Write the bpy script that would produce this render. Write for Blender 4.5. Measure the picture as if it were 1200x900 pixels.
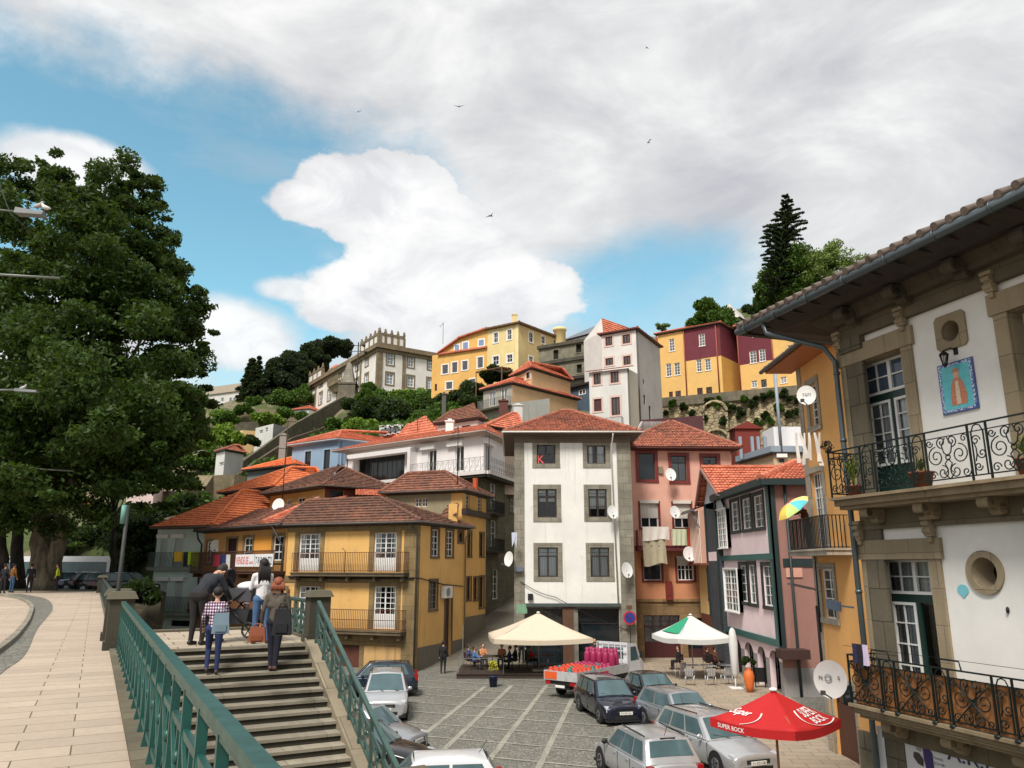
import bpy,bmesh,math,random
import numpy as np
from mathutils import Vector,Matrix
R = math.radians
for o in list(bpy.data.objects):bpy.data.objects.remove(o)
SC = bpy.context.scene
COL = SC.collection
rnd = random.Random(7)
# ------------------------------------------------------------------ camera
PITCH = R(13.43); EYE = Vector((0,0,1.6))
cam = bpy.data.cameras.new('camera'); camo = bpy.data.objects.new('camera',cam); COL.objects.link(camo)
cam.lens = 27.0; cam.sensor_width = 36.0; cam.clip_start = 0.1; cam.clip_end = 5000
camo.location = EYE; camo.rotation_euler = (math.pi/2 + PITCH,0,0); SC.camera = camo
SC.render.resolution_x = 1024; SC.render.resolution_y = 768
# ------------------------------------------------------------------ light
SUN_EL,SUN_AZ = 54.0,203.0  # azimuth clockwise from +Y
sd = bpy.data.lights.new('sun','SUN'); sun = bpy.data.objects.new('sun',sd); COL.objects.link(sun)
sd.energy = 3.2; sd.angle = R(16); sd.color = (1.0,0.95,0.88)
sv = Vector((math.sin(R(SUN_AZ))*math.cos(R(SUN_EL)),math.cos(R(SUN_AZ))*math.cos(R(SUN_EL)),math.sin(R(SUN_EL))))
sun.rotation_euler = sv.to_track_quat('Z','Y').to_euler()
SC.view_settings.view_transform = 'Standard'; SC.view_settings.look = 'None'
SC.view_settings.exposure = 0.5; SC.view_settings.gamma = 1.0
# ------------------------------------------------------------------ pixel helpers (a pixel of the 1200x900 photograph + a distance = a point of the place)
cp,sp = math.cos(PITCH),math.sin(PITCH)
def ray(px,py):
 x = (px-600)/900.0; y = -(py-450)/900.0
 return Vector((x,cp - y*sp,sp + y*cp))
def at(px,py,Y):
 r = ray(px,py); return EYE + r*(Y/r.y)
def atz(px,py,z):
 r = ray(px,py); return EYE + r*((z-1.6)/r.z)
def az_el(px,py):
 r = ray(px,py).normalized(); return math.atan2(r.x,r.y),math.asin(r.z)
 # ------------------------------------------------------------------ colour + node helpers
def lin(c):
 out = []
 for v in c[:3]:
  v = v/255.0; out.append(v/12.92 if v <= 0.04045 else ((v+0.055)/1.055)**2.4)
 return (out[0],out[1],out[2],1.0)
MC = {}
class NT:
 def __init__(s,tree):s.t = tree; s.n = tree.nodes; s.l = tree.links
 def new(s,typ,**kw):
  nd = s.n.new(typ)
  for k,v in kw.items():
   if k.startswith('i_'):
    key = k[2:]
    key = int(key) if key.isdigit() else key.replace('_',' ')
    if hasattr(v,'is_linked') or isinstance(v,bpy.types.NodeSocket):s.l.new(v,nd.inputs[key])
    else:nd.inputs[key].default_value = v
   else:setattr(nd,k,v)
  return nd
 def math(s,op,a,b=None,c=None,clamp=False):
  nd = s.n.new('ShaderNodeMath'); nd.operation = op; nd.use_clamp = clamp
  for i,v in enumerate((a,b,c)):
   if v is None:continue
   if isinstance(v,bpy.types.NodeSocket):s.l.new(v,nd.inputs[i])
   else:nd.inputs[i].default_value = v
  return nd.outputs[0]
 def mix(s,fac,a,b,mode='MIX'):
  nd = s.n.new('ShaderNodeMix'); nd.data_type = 'RGBA'; nd.blend_type = mode
  for i,v in ((0,fac),(6,a),(7,b)):
   if isinstance(v,bpy.types.NodeSocket):s.l.new(v,nd.inputs[i])
   else:nd.inputs[i].default_value = v
  return nd.outputs[2]
 def ramp(s,fac,stops):
  nd = s.n.new('ShaderNodeValToRGB'); e = nd.color_ramp.elements
  while len(e) < len(stops):e.new(0.5)
  for el,(p,c) in zip(e,stops):el.position = p; el.color = c if len(c) == 4 else (*c,1)
  s.l.new(fac,nd.inputs[0]); return nd.outputs[0]
 def noise(s,vec,scale,detail=4,rough=0.55,dist=0.0,col=False):
  nd = s.new('ShaderNodeTexNoise',i_Scale=scale,i_Detail=detail,i_Roughness=rough,i_Distortion=dist)
  if vec is not None:s.l.new(vec,nd.inputs['Vector'])
  return nd.outputs['Color' if col else 'Fac']
 def mapv(s,vec,scale=(1,1,1),loc=(0,0,0),rot=(0,0,0)):
  nd = s.n.new('ShaderNodeMapping'); nd.inputs['Scale'].default_value = scale
  nd.inputs['Location'].default_value = loc; nd.inputs['Rotation'].default_value = rot
  s.l.new(vec,nd.inputs['Vector']); return nd.outputs[0]
def newmat(key):
 m = bpy.data.materials.new(key.replace(' ','_')); m.use_nodes = True
 t = NT(m.node_tree); b = t.n['Principled BSDF']
 return m,t,b
def setb(t,b,**kw):
 for k,v in kw.items():
  k = k.replace('_',' ')
  if isinstance(v,bpy.types.NodeSocket):t.l.new(v,b.inputs[k])
  else:b.inputs[k].default_value = v
def bump(t,b,h,strength=0.4,dist=0.02):
 nd = t.new('ShaderNodeBump',i_Strength=strength,i_Distance=dist); t.l.new(h,nd.inputs['Height'])
 t.l.new(nd.outputs[0],b.inputs['Normal'])
def sc(c,k):return tuple([min(1,v*k) for v in c[:3]]) + (1,)
def BW(v):return (v,v,v,1)
def plaster(rgb,grime=0.35,rough=0.9,key=None):
 key = key or 'plaster_%s_%s' % (str(rgb),grime)
 if key in MC:return MC[key]
 m,t,b = newmat('plaster'); c = lin(rgb)
 uv = t.new('ShaderNodeTexCoord'); ob = uv.outputs['Object']; u = uv.outputs['UV']
 n1 = t.noise(ob,0.55,5,0.6); n2 = t.noise(ob,6.0,5,0.65)
 st = t.noise(t.mapv(u,(2.6,0.16,1)),1.0,5,0.62)
 col = t.mix(t.ramp(n1,[(0.3,BW(0)),(0.72,BW(1))]),sc(c,0.84),sc(c,1.05))
 col = t.mix(t.math('MULTIPLY',t.ramp(n2,[(0.38,BW(0)),(0.62,BW(1))]),0.28),col,sc(c,0.86))
 g = t.math('MULTIPLY',t.ramp(st,[(0.56,BW(0)),(0.76,BW(1))]),grime)
 col = t.mix(g,col,(c[0]*0.42+0.02,c[1]*0.42+0.02,c[2]*0.42+0.02,1))
 blot = t.math('MULTIPLY',t.ramp(t.noise(ob,1.3,6,0.7),[(0.6,BW(0)),(0.66,BW(1))]),min(.6,grime*0.8))
 col = t.mix(blot,col,(c[0]*0.6+0.05,c[1]*0.6+0.05,c[2]*0.6+0.05,1))
 setb(t,b,Base_Color=col,Roughness=rough); bump(t,b,n2,0.25,0.01)
 MC[key] = m; return m
def stone(rgb=(150,140,120),w=0.9,h=0.42,mortar=0.012,dark=0.5,key=None,rubble=False):
 key = key or 'stone_%s_%s_%s_%s' % (str(rgb),w,h,rubble)
 if key in MC:return MC[key]
 m,t,b = newmat('rubble_stone' if rubble else 'granite'); c = lin(rgb)
 tc = t.new('ShaderNodeTexCoord'); u = tc.outputs['UV']; ob = tc.outputs['Object']
 if rubble:
  wv = t.mix(0.25,u,t.noise(ob,1.2,3,col=True))
  vo = t.new('ShaderNodeTexVoronoi',feature='DISTANCE_TO_EDGE',i_Scale=1.0/w); t.l.new(t.mapv(wv,(1,1.7,1)),vo.inputs['Vector'])
  vc = t.new('ShaderNodeTexVoronoi',i_Scale=1.0/w); t.l.new(t.mapv(wv,(1,1.7,1)),vc.inputs['Vector'])
  edge = t.ramp(vo.outputs['Distance'],[(0.0,BW(.35)),(0.06,BW(1))]); cell = t.new('ShaderNodeSeparateColor'); t.l.new(vc.outputs['Color'],cell.inputs[0]); cellf = cell.outputs[0]
 else:
  br = t.new('ShaderNodeTexBrick',i_Scale=1.0,i_Mortar_Size=mortar,i_Brick_Width=w,i_Row_Height=h,i_Color1=BW(0.1),i_Color2=BW(0.9),i_Mortar=BW(0.5))
  br.inputs['Mortar Smooth'].default_value = 0.3
  t.l.new(u,br.inputs['Vector'])
  edge = t.math('SUBTRACT',1.0,br.outputs['Fac']); s2 = t.new('ShaderNodeSeparateColor'); t.l.new(br.outputs['Color'],s2.inputs[0]); cellf = s2.outputs[0]
 n1 = t.noise(ob,0.8,6,0.65); n2 = t.noise(ob,14,5,0.7)
 base = t.mix(cellf,sc(c,0.78),sc(c,1.18))
 base = t.mix(t.ramp(n1,[(0.38,BW(0)),(0.7,BW(1))]),base,sc(c,dark))
 base = t.mix(t.math('MULTIPLY',n2,0.45),base,sc(c,0.55))
 st = t.noise(t.mapv(u,(2.2,0.2,1)),1.0,5,0.65)
 base = t.mix(t.math('MULTIPLY',t.ramp(st,[(0.5,BW(0)),(0.7,BW(1))]),0.5),base,sc(c,0.35))
 col = t.mix(edge,sc(c,0.38),base)
 hgt = t.math('ADD',t.math('MULTIPLY',edge,0.7),t.math('MULTIPLY',n2,0.5))
 setb(t,b,Base_Color=col,Roughness=0.92); bump(t,b,hgt,0.55,0.03)
 MC[key] = m; return m
def paint(rgb,rough=0.45,metal=0.0,wear=0.15,key=None,coat=0.0,scale=5.0):
 key = key or 'paint_%s_%s_%s_%s_%s' % (str(rgb),rough,metal,wear,coat)
 if key in MC:return MC[key]
 m,t,b = newmat('paint'); c = lin(rgb)
 tc = t.new('ShaderNodeTexCoord'); n = t.noise(tc.outputs['Object'],scale,5,0.65)
 col = t.mix(t.math('MULTIPLY',t.ramp(n,[(0.45,BW(0)),(0.7,BW(1))]),wear),c,sc(c,0.45))
 rr = t.math('ADD',t.math('MULTIPLY',n,0.25),rough-0.12)
 setb(t,b,Base_Color=col,Roughness=rr,Metallic=metal)
 if coat:b.inputs['Coat Weight'].default_value = coat; b.inputs['Coat Roughness'].default_value = 0.05
 MC[key] = m; return m
def carpaint(rgb,metal=0.5):return paint(rgb,0.32,metal,0.06,coat=0.8,scale=2.0)
def glass_dark(rgb=(28,34,38),key=None):
 key = key or 'glassd_%s' % str(rgb)
 if key in MC:return MC[key]
 m,t,b = newmat('window_glass'); c = lin(rgb); tc = t.new('ShaderNodeTexCoord')
 n = t.noise(tc.outputs['Object'],1.4,3)
 setb(t,b,Base_Color=t.mix(n,sc(c,0.5),sc(c,1.6)),Roughness=0.06,IOR=1.5)
 bump(t,b,t.noise(tc.outputs['Object'],2.5,2),0.05,0.02)
 MC[key] = m; return m
def glass_clear():
 if 'glassc' in MC:return MC['glassc']
 m = bpy.data.materials.new('clear_glass'); m.use_nodes = True; t = NT(m.node_tree); t.n.clear()
 out = t.n.new('ShaderNodeOutputMaterial'); tr = t.new('ShaderNodeBsdfTransparent',i_Color=(0.86,0.9,0.9,1)); gl = t.new('ShaderNodeBsdfGlossy',i_Roughness=0.04)
 fr = t.new('ShaderNodeFresnel',i_IOR=1.5); mx = t.n.new('ShaderNodeMixShader')
 t.l.new(t.math('ADD',fr.outputs[0],0.04),mx.inputs[0]); t.l.new(tr.outputs[0],mx.inputs[1]); t.l.new(gl.outputs[0],mx.inputs[2]); t.l.new(mx.outputs[0],out.inputs[0])
 MC['glassc'] = m; return m
def curtain_mat(rgb=(205,205,200)):
 key = 'curt%s' % str(rgb)
 if key in MC:return MC[key]
 m,t,b = newmat('curtain'); c = lin(rgb); tc = t.new('ShaderNodeTexCoord')
 w = t.new('ShaderNodeTexWave',i_Scale=2.6,i_Distortion=3.0,i_Detail=2.0); t.l.new(t.mapv(tc.outputs['UV'],(1,0.12,1)),w.inputs['Vector'])
 setb(t,b,Base_Color=t.mix(w.outputs['Fac'],sc(c,0.66),c),Roughness=0.95); bump(t,b,w.outputs['Fac'],0.5,0.02)
 MC[key] = m; return m
def tile_mat(c1,c2,c3,moss=0.2,pitch=0.22,row=0.40,key=None):
 key = key or 'tile_%s%s%s' % (c1,c2,moss)
 if key in MC:return MC[key]
 m,t,b = newmat('roof_tile'); a,bb,cc = lin(c1),lin(c2),lin(c3)
 tc = t.new('ShaderNodeTexCoord'); u = tc.outputs['UV']; ob = tc.outputs['Object']
 sep = t.new('ShaderNodeSeparateXYZ'); t.l.new(u,sep.inputs[0])
 cx = t.math('FLOOR',t.math('DIVIDE',sep.outputs[0],pitch)); cy = t.math('FLOOR',t.math('DIVIDE',sep.outputs[1],row))
 cb = t.new('ShaderNodeCombineXYZ'); t.l.new(cx,cb.inputs[0]); t.l.new(cy,cb.inputs[1])
 wn = t.new('ShaderNodeTexWhiteNoise'); t.l.new(cb.outputs[0],wn.inputs['Vector'])
 n1 = t.noise(ob,0.45,5,0.6)
 col = t.mix(wn.outputs['Value'],a,bb)
 col = t.mix(t.ramp(n1,[(0.5,BW(0)),(0.75,BW(1))]),col,cc)
 n3 = t.noise(ob,5.0,6,0.7)
 col = t.mix(t.math('MULTIPLY',t.ramp(n3,[(0.5,BW(0)),(0.68,BW(1))]),moss*2.2,clamp=True),col,lin((74,62,48)))
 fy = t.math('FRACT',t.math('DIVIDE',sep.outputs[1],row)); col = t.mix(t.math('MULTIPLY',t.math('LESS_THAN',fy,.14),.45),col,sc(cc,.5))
 setb(t,b,Base_Color=col,Roughness=0.85); bump(t,b,n3,0.3,0.02)
 MC[key] = m; return m
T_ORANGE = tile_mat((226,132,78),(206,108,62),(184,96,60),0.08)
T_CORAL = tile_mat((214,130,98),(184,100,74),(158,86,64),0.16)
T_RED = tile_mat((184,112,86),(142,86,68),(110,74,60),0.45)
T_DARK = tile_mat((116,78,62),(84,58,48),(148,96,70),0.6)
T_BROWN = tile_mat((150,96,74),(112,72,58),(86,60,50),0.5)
def leafmat(rgb,rgb2,key):
 if key in MC:return MC[key]
 m,t,b = newmat('leaves'); tc = t.new('ShaderNodeTexCoord')
 n = t.noise(tc.outputs['Object'],0.55,3); g = t.new('ShaderNodeNewGeometry')
 f = t.math('ADD',t.math('MULTIPLY',g.outputs['Random Per Island'],0.6),t.math('MULTIPLY',n,0.5),clamp=True)
 col = t.mix(f,lin(rgb),lin(rgb2)); setb(t,b,Base_Color=col,Roughness=0.6)
 b.inputs['Specular IOR Level'].default_value = 0.25
 tr = t.new('ShaderNodeBsdfTranslucent'); t.l.new(t.mix(0.5,col,lin((120,150,40))),tr.inputs['Color'])
 mx = t.n.new('ShaderNodeMixShader'); mx.inputs[0].default_value = 0.22
 t.l.new(b.outputs[0],mx.inputs[1]); t.l.new(tr.outputs[0],mx.inputs[2]); t.l.new(mx.outputs[0],t.n['Material Output'].inputs[0])
 MC[key] = m; return m
def barkmat(rgb=(92,84,70),key='bark'):
 if key in MC:return MC[key]
 m,t,b = newmat('bark'); c = lin(rgb); tc = t.new('ShaderNodeTexCoord'); n = t.noise(t.mapv(tc.outputs['Object'],(2,2,0.5)),1.5,6,0.7)
 setb(t,b,Base_Color=t.mix(t.ramp(n,[(0.4,BW(0)),(0.6,BW(1))]),sc(c,0.5),sc(c,1.3)),Roughness=0.95); bump(t,b,n,0.7,0.05)
 MC[key] = m; return m
WHITE = paint((226,226,222),0.5); IRON = paint((34,36,36),0.55,0.3,0.2); DKWOOD = paint((46,34,30),0.6)
CHROME = paint((190,192,195),0.25,0.9); BLACK = paint((18,18,19),0.6); RUST = paint((96,52,36),0.8,0.1,0.5)
GRAN = stone((150,144,128),0.8,0.5); GRAND = stone((122,114,98),0.8,0.5); GREY = stone((140,136,124),0.9,0.4)
# ------------------------------------------------------------------ mesh builder
class MB:
 def __init__(s,M=None):s.v = []; s.f = []; s.uv = []; s.mi = []; s.M = M.copy() if M else Matrix(); s.sm = []; s.cur = 0; s.smooth = False
 def face(s,pts,uv=None,mi=None,smooth=None):
  pts = [Vector(p) for p in pts]
  if uv is None:
   n = Vector((0,0,0))
   for i in range(len(pts)):
    a,b = pts[i],pts[(i+1) % len(pts)]
    n += Vector(((a.y-b.y)*(a.z+b.z),(a.z-b.z)*(a.x+b.x),(a.x-b.x)*(a.y+b.y)))
   ax,ay,az = abs(n.x),abs(n.y),abs(n.z)
   if az >= ax and az >= ay:uv = [(p.x,p.y) for p in pts]
   elif ax >= ay:uv = [(p.y,p.z) for p in pts]
   else:uv = [(p.x,p.z) for p in pts]
  i0 = len(s.v); s.v += [s.M @ p for p in pts]; s.f.append(list(range(i0,i0+len(pts)))); s.uv += list(uv)
  s.mi.append(s.cur if mi is None else mi); s.sm.append(s.smooth if smooth is None else smooth)
 def box(s,x0,x1,y0,y1,z0,z1,mi=None):
  if x0 > x1:x0,x1 = x1,x0
  if y0 > y1:y0,y1 = y1,y0
  if z0 > z1:z0,z1 = z1,z0
  p = lambda a,b,c:(a,b,c)
  A,B,C,D = p(x0,y0,z0),p(x1,y0,z0),p(x1,y1,z0),p(x0,y1,z0); E,F,G,H = p(x0,y0,z1),p(x1,y0,z1),p(x1,y1,z1),p(x0,y1,z1)
  for q in ((A,B,F,E),(B,C,G,F),(C,D,H,G),(D,A,E,H),(E,F,G,H),(D,C,B,A)):s.face(q,mi=mi)
 def hexa(s,bot,top,mi=None):  # 4 bottom pts ccw, 4 top pts
  s.face(list(reversed(bot)),mi=mi); s.face(top,mi=mi)
  for i in range(4):
   j = (i+1) % 4; s.face((bot[i],bot[j],top[j],top[i]),mi=mi)
 def prism(s,poly,z0,z1,mi=None):  # poly ccw in xy
  b = [(x,y,z0) for x,y in poly]; t = [(x,y,z1) for x,y in poly]
  s.face(list(reversed(b)),mi=mi); s.face(t,mi=mi)
  for i in range(len(poly)):
   j = (i+1) % len(poly); s.face((b[i],b[j],t[j],t[i]),mi=mi)
 def prismy(s,poly,y0,y1,mi=None):  # poly in xz, ccw seen from -y
  b = [(x,y0,z) for x,z in poly]; t = [(x,y1,z) for x,z in poly]
  s.face(b,mi=mi); s.face(list(reversed(t)),mi=mi)
  for i in range(len(poly)):
   j = (i+1) % len(poly); s.face((b[j],b[i],t[i],t[j]),mi=mi)
 def bar(s,a,b,w,h=None,mi=None):  # rectangular bar a->b
  a,b = Vector(a),Vector(b); h = h or w; d = (b-a)
  if d.length < 1e-6:return
  d.normalize(); up = Vector((0,0,1)) if abs(d.z) < 0.95 else Vector((0,1,0))
  x = d.cross(up).normalized()*w/2; y = x.cross(d).normalized()*h/2
  c = [a-x-y,a+x-y,a+x+y,a-x+y]; e = [q+(b-a) for q in c]
  s.hexa(c,e,mi)
 def tube(s,pts,r,n=8,mi=None,cap=True,smooth=True):
  pts = [Vector(p) for p in pts]; rs = r if hasattr(r,'__len__') else [r]*len(pts); rings = []
  ux = None
  for i,p in enumerate(pts):
   d = (pts[min(i+1,len(pts)-1)] - pts[max(i-1,0)]).normalized()
   if ux is None:ux = d.orthogonal().normalized()
   else:
    ux = ux - d*ux.dot(d)
    ux = ux.normalized() if ux.length > 1e-5 else d.orthogonal().normalized()
   uy = d.cross(ux)
   rings.append([p + (ux*math.cos(2*math.pi*k/n) + uy*math.sin(2*math.pi*k/n))*rs[i] for k in range(n)])
  for i in range(len(rings)-1):
   for k in range(n):
    j = (k+1) % n; s.face((rings[i][k],rings[i][j],rings[i+1][j],rings[i+1][k]),mi=mi,smooth=smooth)
  if cap:s.face(list(reversed(rings[0])),mi=mi); s.face(rings[-1],mi=mi)
 def lathe(s,prof,n=16,c=(0,0,0),mi=None,smooth=True):
  c = Vector(c)
  for i in range(len(prof)-1):
   (r0,z0),(r1,z1) = prof[i],prof[i+1]
   for k in range(n):
    a,b = 2*math.pi*k/n,2*math.pi*(k+1)/n
    P = lambda r,z,t:c + Vector((r*math.cos(t),r*math.sin(t),z))
    if r0 < 1e-5 and r1 < 1e-5:continue
    if r0 < 1e-5:q = (P(0,z0,0),P(r1,z1,b),P(r1,z1,a)); q = (q[0],q[2],q[1]) if False else q
    elif r1 < 1e-5:q = (P(r0,z0,a),P(r0,z0,b),P(0,z1,0))
    else:q = (P(r0,z0,a),P(r0,z0,b),P(r1,z1,b),P(r1,z1,a))
    s.face(q,mi=mi,smooth=smooth)
 def ball(s,c,r,n=10,m=7,mi=None,jit=0.0,rg=None):
  c = Vector(c); r = Vector(r) if hasattr(r,'__len__') else Vector((r,r,r)); P = []
  for i in range(m+1):
   th = math.pi*i/m; row = []
   for k in range(n):
    ph = 2*math.pi*k/n; j = 1 + (rg.uniform(-jit,jit) if rg else 0)
    row.append(c + Vector((r.x*math.sin(th)*math.cos(ph),r.y*math.sin(th)*math.sin(ph),-r.z*math.cos(th)))*j if not jit else c + Vector((r.x*math.sin(th)*math.cos(ph)*j,r.y*math.sin(th)*math.sin(ph)*j,-r.z*math.cos(th)*j)))
   P.append(row)
  for i in range(m):
   for k in range(n):
    j = (k+1) % n
    if i == 0:s.face((P[0][0],P[1][j],P[1][k]),mi=mi,smooth=True)
    elif i == m-1:s.face((P[i][k],P[i][j],P[m][0]),mi=mi,smooth=True)
    else:s.face((P[i][k],P[i][j],P[i+1][j],P[i+1][k]),mi=mi,smooth=True)
 def build(s,name,mats,parent=None,loc=None,weld=False,bevel=0):
  """verts are in world space for static things; in local space when the parent is a 'local' root"""
  off = Vector((0,0,0))
  if parent is not None:off = worigin(parent)
  elif loc is not None:off = Vector(loc)
  me = bpy.data.meshes.new(name)
  me.from_pydata([tuple(p - off) for p in s.v],[],s.f)
  uvl = me.uv_layers.new(name='UV'); flat = np.array(s.uv,dtype=np.float32).ravel()
  uvl.data.foreach_set('uv',flat)
  if not isinstance(mats,(list,tuple)):mats = [mats]
  for m in mats:me.materials.append(m)
  me.polygons.foreach_set('material_index',s.mi); me.polygons.foreach_set('use_smooth',s.sm)
  if weld or any(s.sm):
   bm = bmesh.new(); bm.from_mesh(me); bmesh.ops.remove_doubles(bm,verts=bm.verts,dist=0.0004); bm.to_mesh(me); bm.free()
  me.update()
  o = bpy.data.objects.new(name,me); COL.objects.link(o)
  if parent is not None:o.parent = parent
  elif loc is not None:o.location = loc
  if bevel:
   md = o.modifiers.new('bevel','BEVEL'); md.width = bevel; md.segments = 2; md.limit_method = 'ANGLE'
  return o
def worigin(o):
 if o.get('local_root') is not None or o.get('_lr'):return Vector((0,0,0))
 p = Vector((0,0,0))
 while o is not None:
  if o.name in LOCAL:return Vector((0,0,0))
  p += o.location; o = o.parent
 return p
LOCAL = set()
def tag(o,label=None,cat=None,group=None,kind=None):
 if label:o['label'] = label
 if cat:o['category'] = cat
 if group:o['group'] = group
 if kind:o['kind'] = kind
 return o
def empty(name,loc,label,cat,group=None,rz=0,local=False):
 o = bpy.data.objects.new(name,None); COL.objects.link(o); o.location = loc; o.rotation_euler = (0,0,rz); o.empty_display_size = 0.3
 if local:LOCAL.add(o.name)
 return tag(o,label,cat,group)
def copy_tree(o,parent=None):
 c = o.copy(); COL.objects.link(c); c.parent = parent
 if o.name in LOCAL:LOCAL.add(c.name)
 for ch in list(o.children):copy_tree(ch,c)
 return c
def V2(p):return Vector((p[0],p[1]))
class Frame:
 """a vertical plane: A left, B right as seen from outside; local x along it, y inward, z up (world z)"""
 def __init__(s,A,B):
  s.A,s.B = V2(A),V2(B); s.L = (s.B-s.A).length; s.d = (s.B-s.A)/s.L; d = s.d
  s.M = Matrix(((d.x,-d.y,0,s.A.x),(d.y,d.x,0,s.A.y),(0,0,1,0),(0,0,0,1)))
  s.Mi = s.M.inverted()
 def uv(s,px,py,y=0.0):
  o = s.Mi @ EYE; r = s.Mi.to_3x3() @ ray(px,py); t = (y-o.y)/r.y; p = o + r*t; return p.x,p.z
 def rect(s,x0,y0,x1,y1,y=0.0):
  ym,xm = (y0+y1)/2,(x0+x1)/2
  return s.uv(x0,ym,y)[0],s.uv(x1,ym,y)[0],s.uv(xm,y1,y)[1],s.uv(xm,y0,y)[1]
 def p(s,x,y,z):return s.M @ Vector((x,y,z))
def tile_poly(mb,pts,pitch=0.22,row=0.40,amp=0.055,step=0.065,mi=0,seg=4,jit=0.012):
 """pts: planar polygon, pts[0]->pts[1] is the eave. covers it with rows of barrel tiles (real relief)"""
 P = [Vector(p) for p in pts]; s_ = (P[1]-P[0]).normalized(); n = (P[1]-P[0]).cross(P[-1]-P[0]).normalized()
 if n.z < 0:n = -n
 t_ = n.cross(s_).normalized()
 if (P[-1]-P[0]).dot(t_) < 0:t_ = -t_
 q = [((p-P[0]).dot(s_),(p-P[0]).dot(t_)) for p in P]
 smin,smax = min(a for a,b in q),max(a for a,b in q)
 ns = max(2,int((smax-smin)/(pitch/seg))+1); tmax = max(b for a,b in q); rows = int(tmax/row)+1
 def rng(sv):
  lo,hi = 1e9,-1e9
  for i in range(len(q)):
   (a,b),(c,d) = q[i],q[(i+1) % len(q)]
   if (a-sv)*(c-sv) <= 0 and abs(a-c) > 1e-9:
    tt = b + (d-b)*(sv-a)/(c-a); lo,hi = min(lo,tt),max(hi,tt)
  return (lo,hi) if hi > lo else (0,0)
 cols = []
 r2 = random.Random(int(abs(P[0].x*97+P[0].y*31)))
 jr = [[r2.uniform(-jit,jit) for _ in range(rows+1)] for _ in range(int((smax-smin)/pitch)+3)]
 for i in range(ns+1):
  sv = smin + (smax-smin)*min(max(i/ns,0.0005),0.9995); lo,hi = rng(sv)
  c = amp*abs(math.cos(math.pi*sv/pitch))**0.7; ci = int((sv-smin)/pitch); col = []
  for k in range(rows):
   a,b = min(max(k*row,lo),hi),min(max((k+1)*row,lo),hi)
   j = jr[ci][k]
   col.append((P[0] + s_*sv + t_*a + n*(c+step+j),P[0] + s_*sv + t_*b + n*(c+j),a,b,sv))
  cols.append(col)
 for i in range(ns):
  for k in range(rows):
   A,B = cols[i][k],cols[i+1][k]
   if A[3]-A[2] < 1e-4 and B[3]-B[2] < 1e-4:continue
   mb.face((A[0],B[0],B[1],A[1]),uv=((A[4],A[2]+0.002),(B[4],B[2]+0.002),(B[4],B[3]-0.002),(A[4],A[3]-0.002)),mi=mi)
   # riser of the row
   mb.face((A[0]-n*step,B[0]-n*step,B[0],A[0]),uv=((A[4],A[2]),)*2 + ((B[4],A[2]+0.01),)*2,mi=mi)
def ridge_tiles(mb,a,b,r=0.13,mi=0):
 a,b = Vector(a),Vector(b); L = (b-a).length; n = max(1,int(L/0.42)); d = (b-a)/n
 for i in range(n):mb.tube([a+d*i,a+d*(i+1.08)],[r*1.08,r*0.9],8,mi=mi,smooth=False)
def inset_quad(c,k):  # outward offset of a convex ccw polygon by k
 c = [V2(p) for p in c]; n = len(c); out = []
 for i in range(n):
  a,b,d = c[i-1],c[i],c[(i+1) % n]
  e1,e2 = (b-a).normalized(),(d-b).normalized(); n1,n2 = Vector((e1.y,-e1.x)),Vector((e2.y,-e2.x))
  bis = (n1+n2); bis = bis/(bis.dot(n1)) if bis.length > 1e-6 else n1; out.append(b + bis*k)
 return out
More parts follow.
